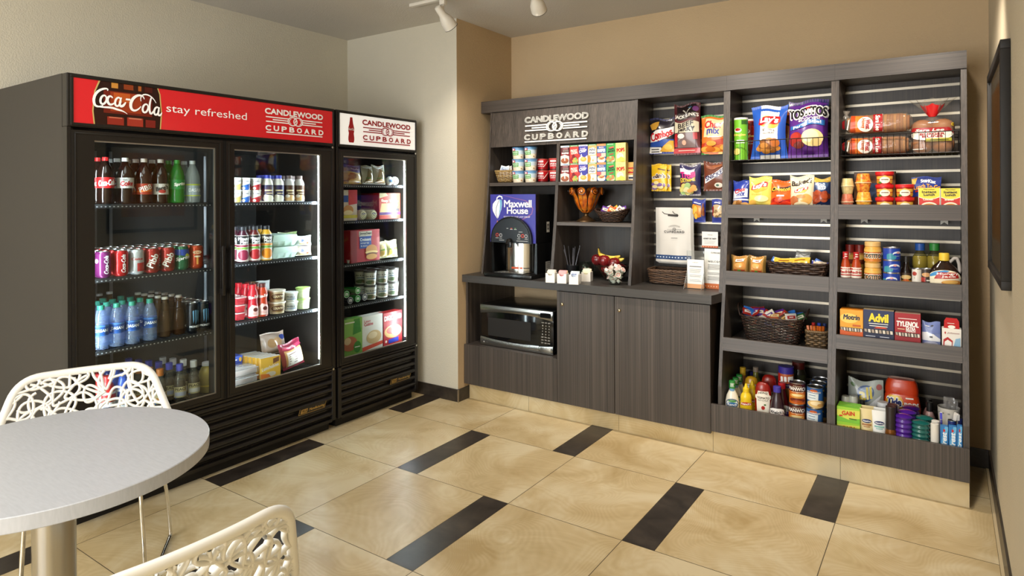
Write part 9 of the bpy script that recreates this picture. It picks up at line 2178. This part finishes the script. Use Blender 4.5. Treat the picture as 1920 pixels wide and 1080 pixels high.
def lattice_chair():
    r = empty('lattice_chair')
    z0, z1, b0, b1 = 0.47, 0.745, 0.312, 0.217
    def back(x, z):
        t = (z - z0) / (z1 - z0)
        return Vector((x, 0.195 + 0.085 * t - 0.55 * x * x, z))
    def seat(x, y): return Vector((x, y, 0.455 + 0.10 * x * x + 0.12 * max(0, -y) * 0))
    def half(z): return b0 + (b1 - b0) * (z - z0) / (z1 - z0)
    def sweep(mb, pts, fn, hw, dp, closed=False, n=8):
        K = len(pts); vs = []; fs = []
        for i, (x, z) in enumerate(pts):
            a = pts[(i - 1) % K] if closed or i else pts[i]; b = pts[(i + 1) % K] if closed or i < K - 1 else pts[i]
            dx, dz = b[0] - a[0], b[1] - a[1]; q = math.hypot(dx, dz) or 1
            nx, nz = -dz / q, dx / q
            c = fn(x, z); e = 1e-3
            tx = (fn(x + e, z) - c) / e; tz = (fn(x, z + e) - c) / e; nn = tx.cross(tz).normalized()
            s = (tx * nx + tz * nz).normalized()
            for j in range(n):
                an = 2 * PI * j / n
                vs.append(c + s * (hw * math.cos(an)) + nn * (dp * math.sin(an)))
        for i in range(K if closed else K - 1):
            for j in range(n):
                p, q_ = i * n + j, i * n + (j + 1) % n
                k2 = ((i + 1) % K) * n
                fs.append((p, q_, k2 + (j + 1) % n, k2 + j))
        mb.add(vs, fs, M_CH)
    def rounded(corners, rads, n=8):
        out = []; K = len(corners)
        for i, c in enumerate(corners):
            c = Vector(c); a = (Vector(corners[i - 1]) - c).normalized(); b = (Vector(corners[(i + 1) % K]) - c).normalized()
            R = rads[i]; p, q = c + a * R, c + b * R
            for k in range(n + 1):
                t = k / n; out.append(tuple((p * (1 - t) ** 2 + c * 2 * t * (1 - t) + q * t * t)))
        return out
    def dense(pts, m=0.02):
        out = []
        for i, p in enumerate(pts):
            q = pts[(i + 1) % len(pts)]; d = math.hypot(q[0] - p[0], q[1] - p[1]); k = max(1, int(d / m))
            for j in range(k): out.append((p[0] + (q[0] - p[0]) * j / k, p[1] + (q[1] - p[1]) * j / k))
        return out
    fb = dense(rounded([(-b0, z0), (b0, z0), (b1, z1), (-b1, z1)], [0.05, 0.05, 0.075, 0.075]))
    mb = MB(); sweep(mb, fb, back, 0.0145, 0.011, True, 10); mb.build('backrest_frame', r, angle=80)
    fs_ = dense(rounded([(-0.225, -0.23), (0.225, -0.23), (0.255, 0.19), (-0.255, 0.19)], [0.09, 0.09, 0.05, 0.05]))
    mb = MB(); sweep(mb, fs_, seat, 0.013, 0.011, True, 10); mb.build('seat_frame', r, angle=80)
    rnd = random.Random(77)
    def loops(mb, inside, box, fn, count):
        placed = []
        tries = 0
        while len(placed) < count and tries < 4000:
            tries += 1
            cx, cz = rnd.uniform(box[0], box[1]), rnd.uniform(box[2], box[3])
            if any(math.hypot(cx - a, cz - b) < 0.041 for a, b in placed): continue
            placed.append((cx, cz))
            a = rnd.uniform(0.034, 0.07); b = a * rnd.uniform(0.5, 0.8); th = rnd.uniform(0, PI)
            pts = []; N = 36; t0 = rnd.uniform(0, 6.28); span = rnd.choice((1.0, 1.0, 0.8, 0.72))
            for k in range(N + 1):
                t = t0 + 2 * PI * span * k / N
                u, w = a * math.cos(t), b * math.sin(t) + 0.012 * math.sin(2 * t)
                pts.append((cx + u * math.cos(th) - w * math.sin(th), cz + u * math.sin(th) + w * math.cos(th)))
            run = []
            for p in pts + [None]:
                if p is not None and inside(*p): run.append(p)
                else:
                    if len(run) > 3: sweep(mb, run, fn, 0.0054, 0.0085)
                    run = []
    mb = MB()
    loops(mb, lambda x, z: z0 + 0.004 < z < z1 - 0.006 and abs(x) < half(z) - 0.006 and not (z > z1 - 0.05 and abs(x) > half(z) - 0.045 and (z - (z1 - 0.05)) + (abs(x) - (half(z) - 0.045)) > 0.055), (-b0, b0, z0, z1), back, 70)
    mb.build('backrest_lattice', r, angle=80)
    mb = MB()
    loops(mb, lambda x, y: -0.225 < y < 0.185 and abs(x) < 0.235 + 0.05 * y, (-0.24, 0.24, -0.22, 0.18), seat, 60)
    mb.build('seat_lattice', r, angle=80)
    mb = MB()
    for s in (-1, 1):
        mb.tube([seat(s * 0.252, 0.17), Vector((s * 0.268, 0.205, 0.462)), back(s * 0.260, 0.485)], [0.012, 0.013, 0.013], M_CH, 10)
    mb.build('back_bracket', r)
    for s in (-1, 1):
        pts = [(s * 0.15, -0.12, 0.446), (s * 0.165, -0.145, 0.43), (s * 0.176, -0.165, 0.20), (s * 0.182, -0.178, 0.03), (s * 0.185, -0.172, 0.009), (s * 0.19, -0.15, 0.0075), (s * 0.288, 0.215, 0.0075), (s * 0.294, 0.238, 0.009), (s * 0.294, 0.243, 0.03), (s * 0.280, 0.205, 0.20), (s * 0.245, 0.15, 0.43), (s * 0.22, 0.12, 0.446)]
        lg = MB().tube(pts, 0.0072, M_CHROME, 10).build('sled_leg', r)
    MB().tube([(-0.15, -0.12, 0.446), (0.15, -0.12, 0.446)], 0.007, M_CHROME, 8).tube([(-0.22, 0.12, 0.446), (0.22, 0.12, 0.446)], 0.007, M_CHROME, 8).build('cross_bar', r)
    return r
ch = lattice_chair()
put(ch, -2.6264, 1.0644, 0, 1.1685, 'white lattice back chair between the round table and fridge', 'chair', 'white lattice chairs')
put(copy_tree(ch), -1.513, 0.716, 0, -1.62, 'white lattice back chair at the table with its back turned', 'chair', 'white lattice chairs')

def track():
    w = mat('d6d0c4', 0.35); y = 3.07
    t = MB().box(-2.87, 0.12, y - 0.018, y + 0.018, ZC - 0.020, ZC - 0.0005, w, bev=0.002).build('track_rail')
    tag(t, 'white lighting track rail fixed along the ceiling', 'track')
    def head(xj, a, b, lb):
        """a: pixel of the rear end, b: pixel of the mouth, both at the track's distance"""
        A, B = at_y(*a, y - 0.05), at_y(*b, y + 0.06)
        ax = (B - A); L = ax.length; ax.normalize()
        r = empty('track_light_head', (xj, y, ZC - 0.020))
        M = Matrix.Translation(A - Vector((xj, y, ZC - 0.020))) @ ax.to_track_quat('Z', 'Y').to_matrix().to_4x4()
        MB().lathe([(0.012, -0.004), (0.020, 0.0), (0.023, 0.012), (0.024, L * 0.38), (0.033, L * 0.50), (0.043, L * 0.70), (0.046, L)], w, 32, M=M).build('shade', r)
        MB().lathe([(0.0465, L), (0.0465, L + 0.003), (0.043, L + 0.003)], mat('1a1714', 0.5), 32, M=M).build('rim', r)
        MB().lathe([(0, L - 0.012), (0.036, L - 0.010), (0.036, L - 0.006)], mat('fff0d8', 0.4, emit=6.0), 24, M=M).build('lamp', r)
        mid = (A + ax * L * 0.3) - Vector((xj, y, ZC - 0.020))
        MB().tube([(0, 0, -0.001), (0, 0, -0.05), mid + Vector((0, 0, 0.03))], 0.007, w, 10).box(-0.02, 0.02, -0.016, 0.016, -0.030, -0.0005, w, bev=0.003).box(mid.x - 0.006, mid.x + 0.012, mid.y - 0.012, mid.y + 0.012, mid.z, mid.z + 0.045, w, bev=0.002).build('bracket', r)
        tag(r, lb, 'track light', 'track light heads')
    head(at_y(831, 0, y).x, (820, 13), (846, 51), 'white track light head in front of the wall corner')
    head(at_y(1003, -14, y).x, (1000, -16), (1011, 20), 'white track light head at the top edge over the shelving')
track()
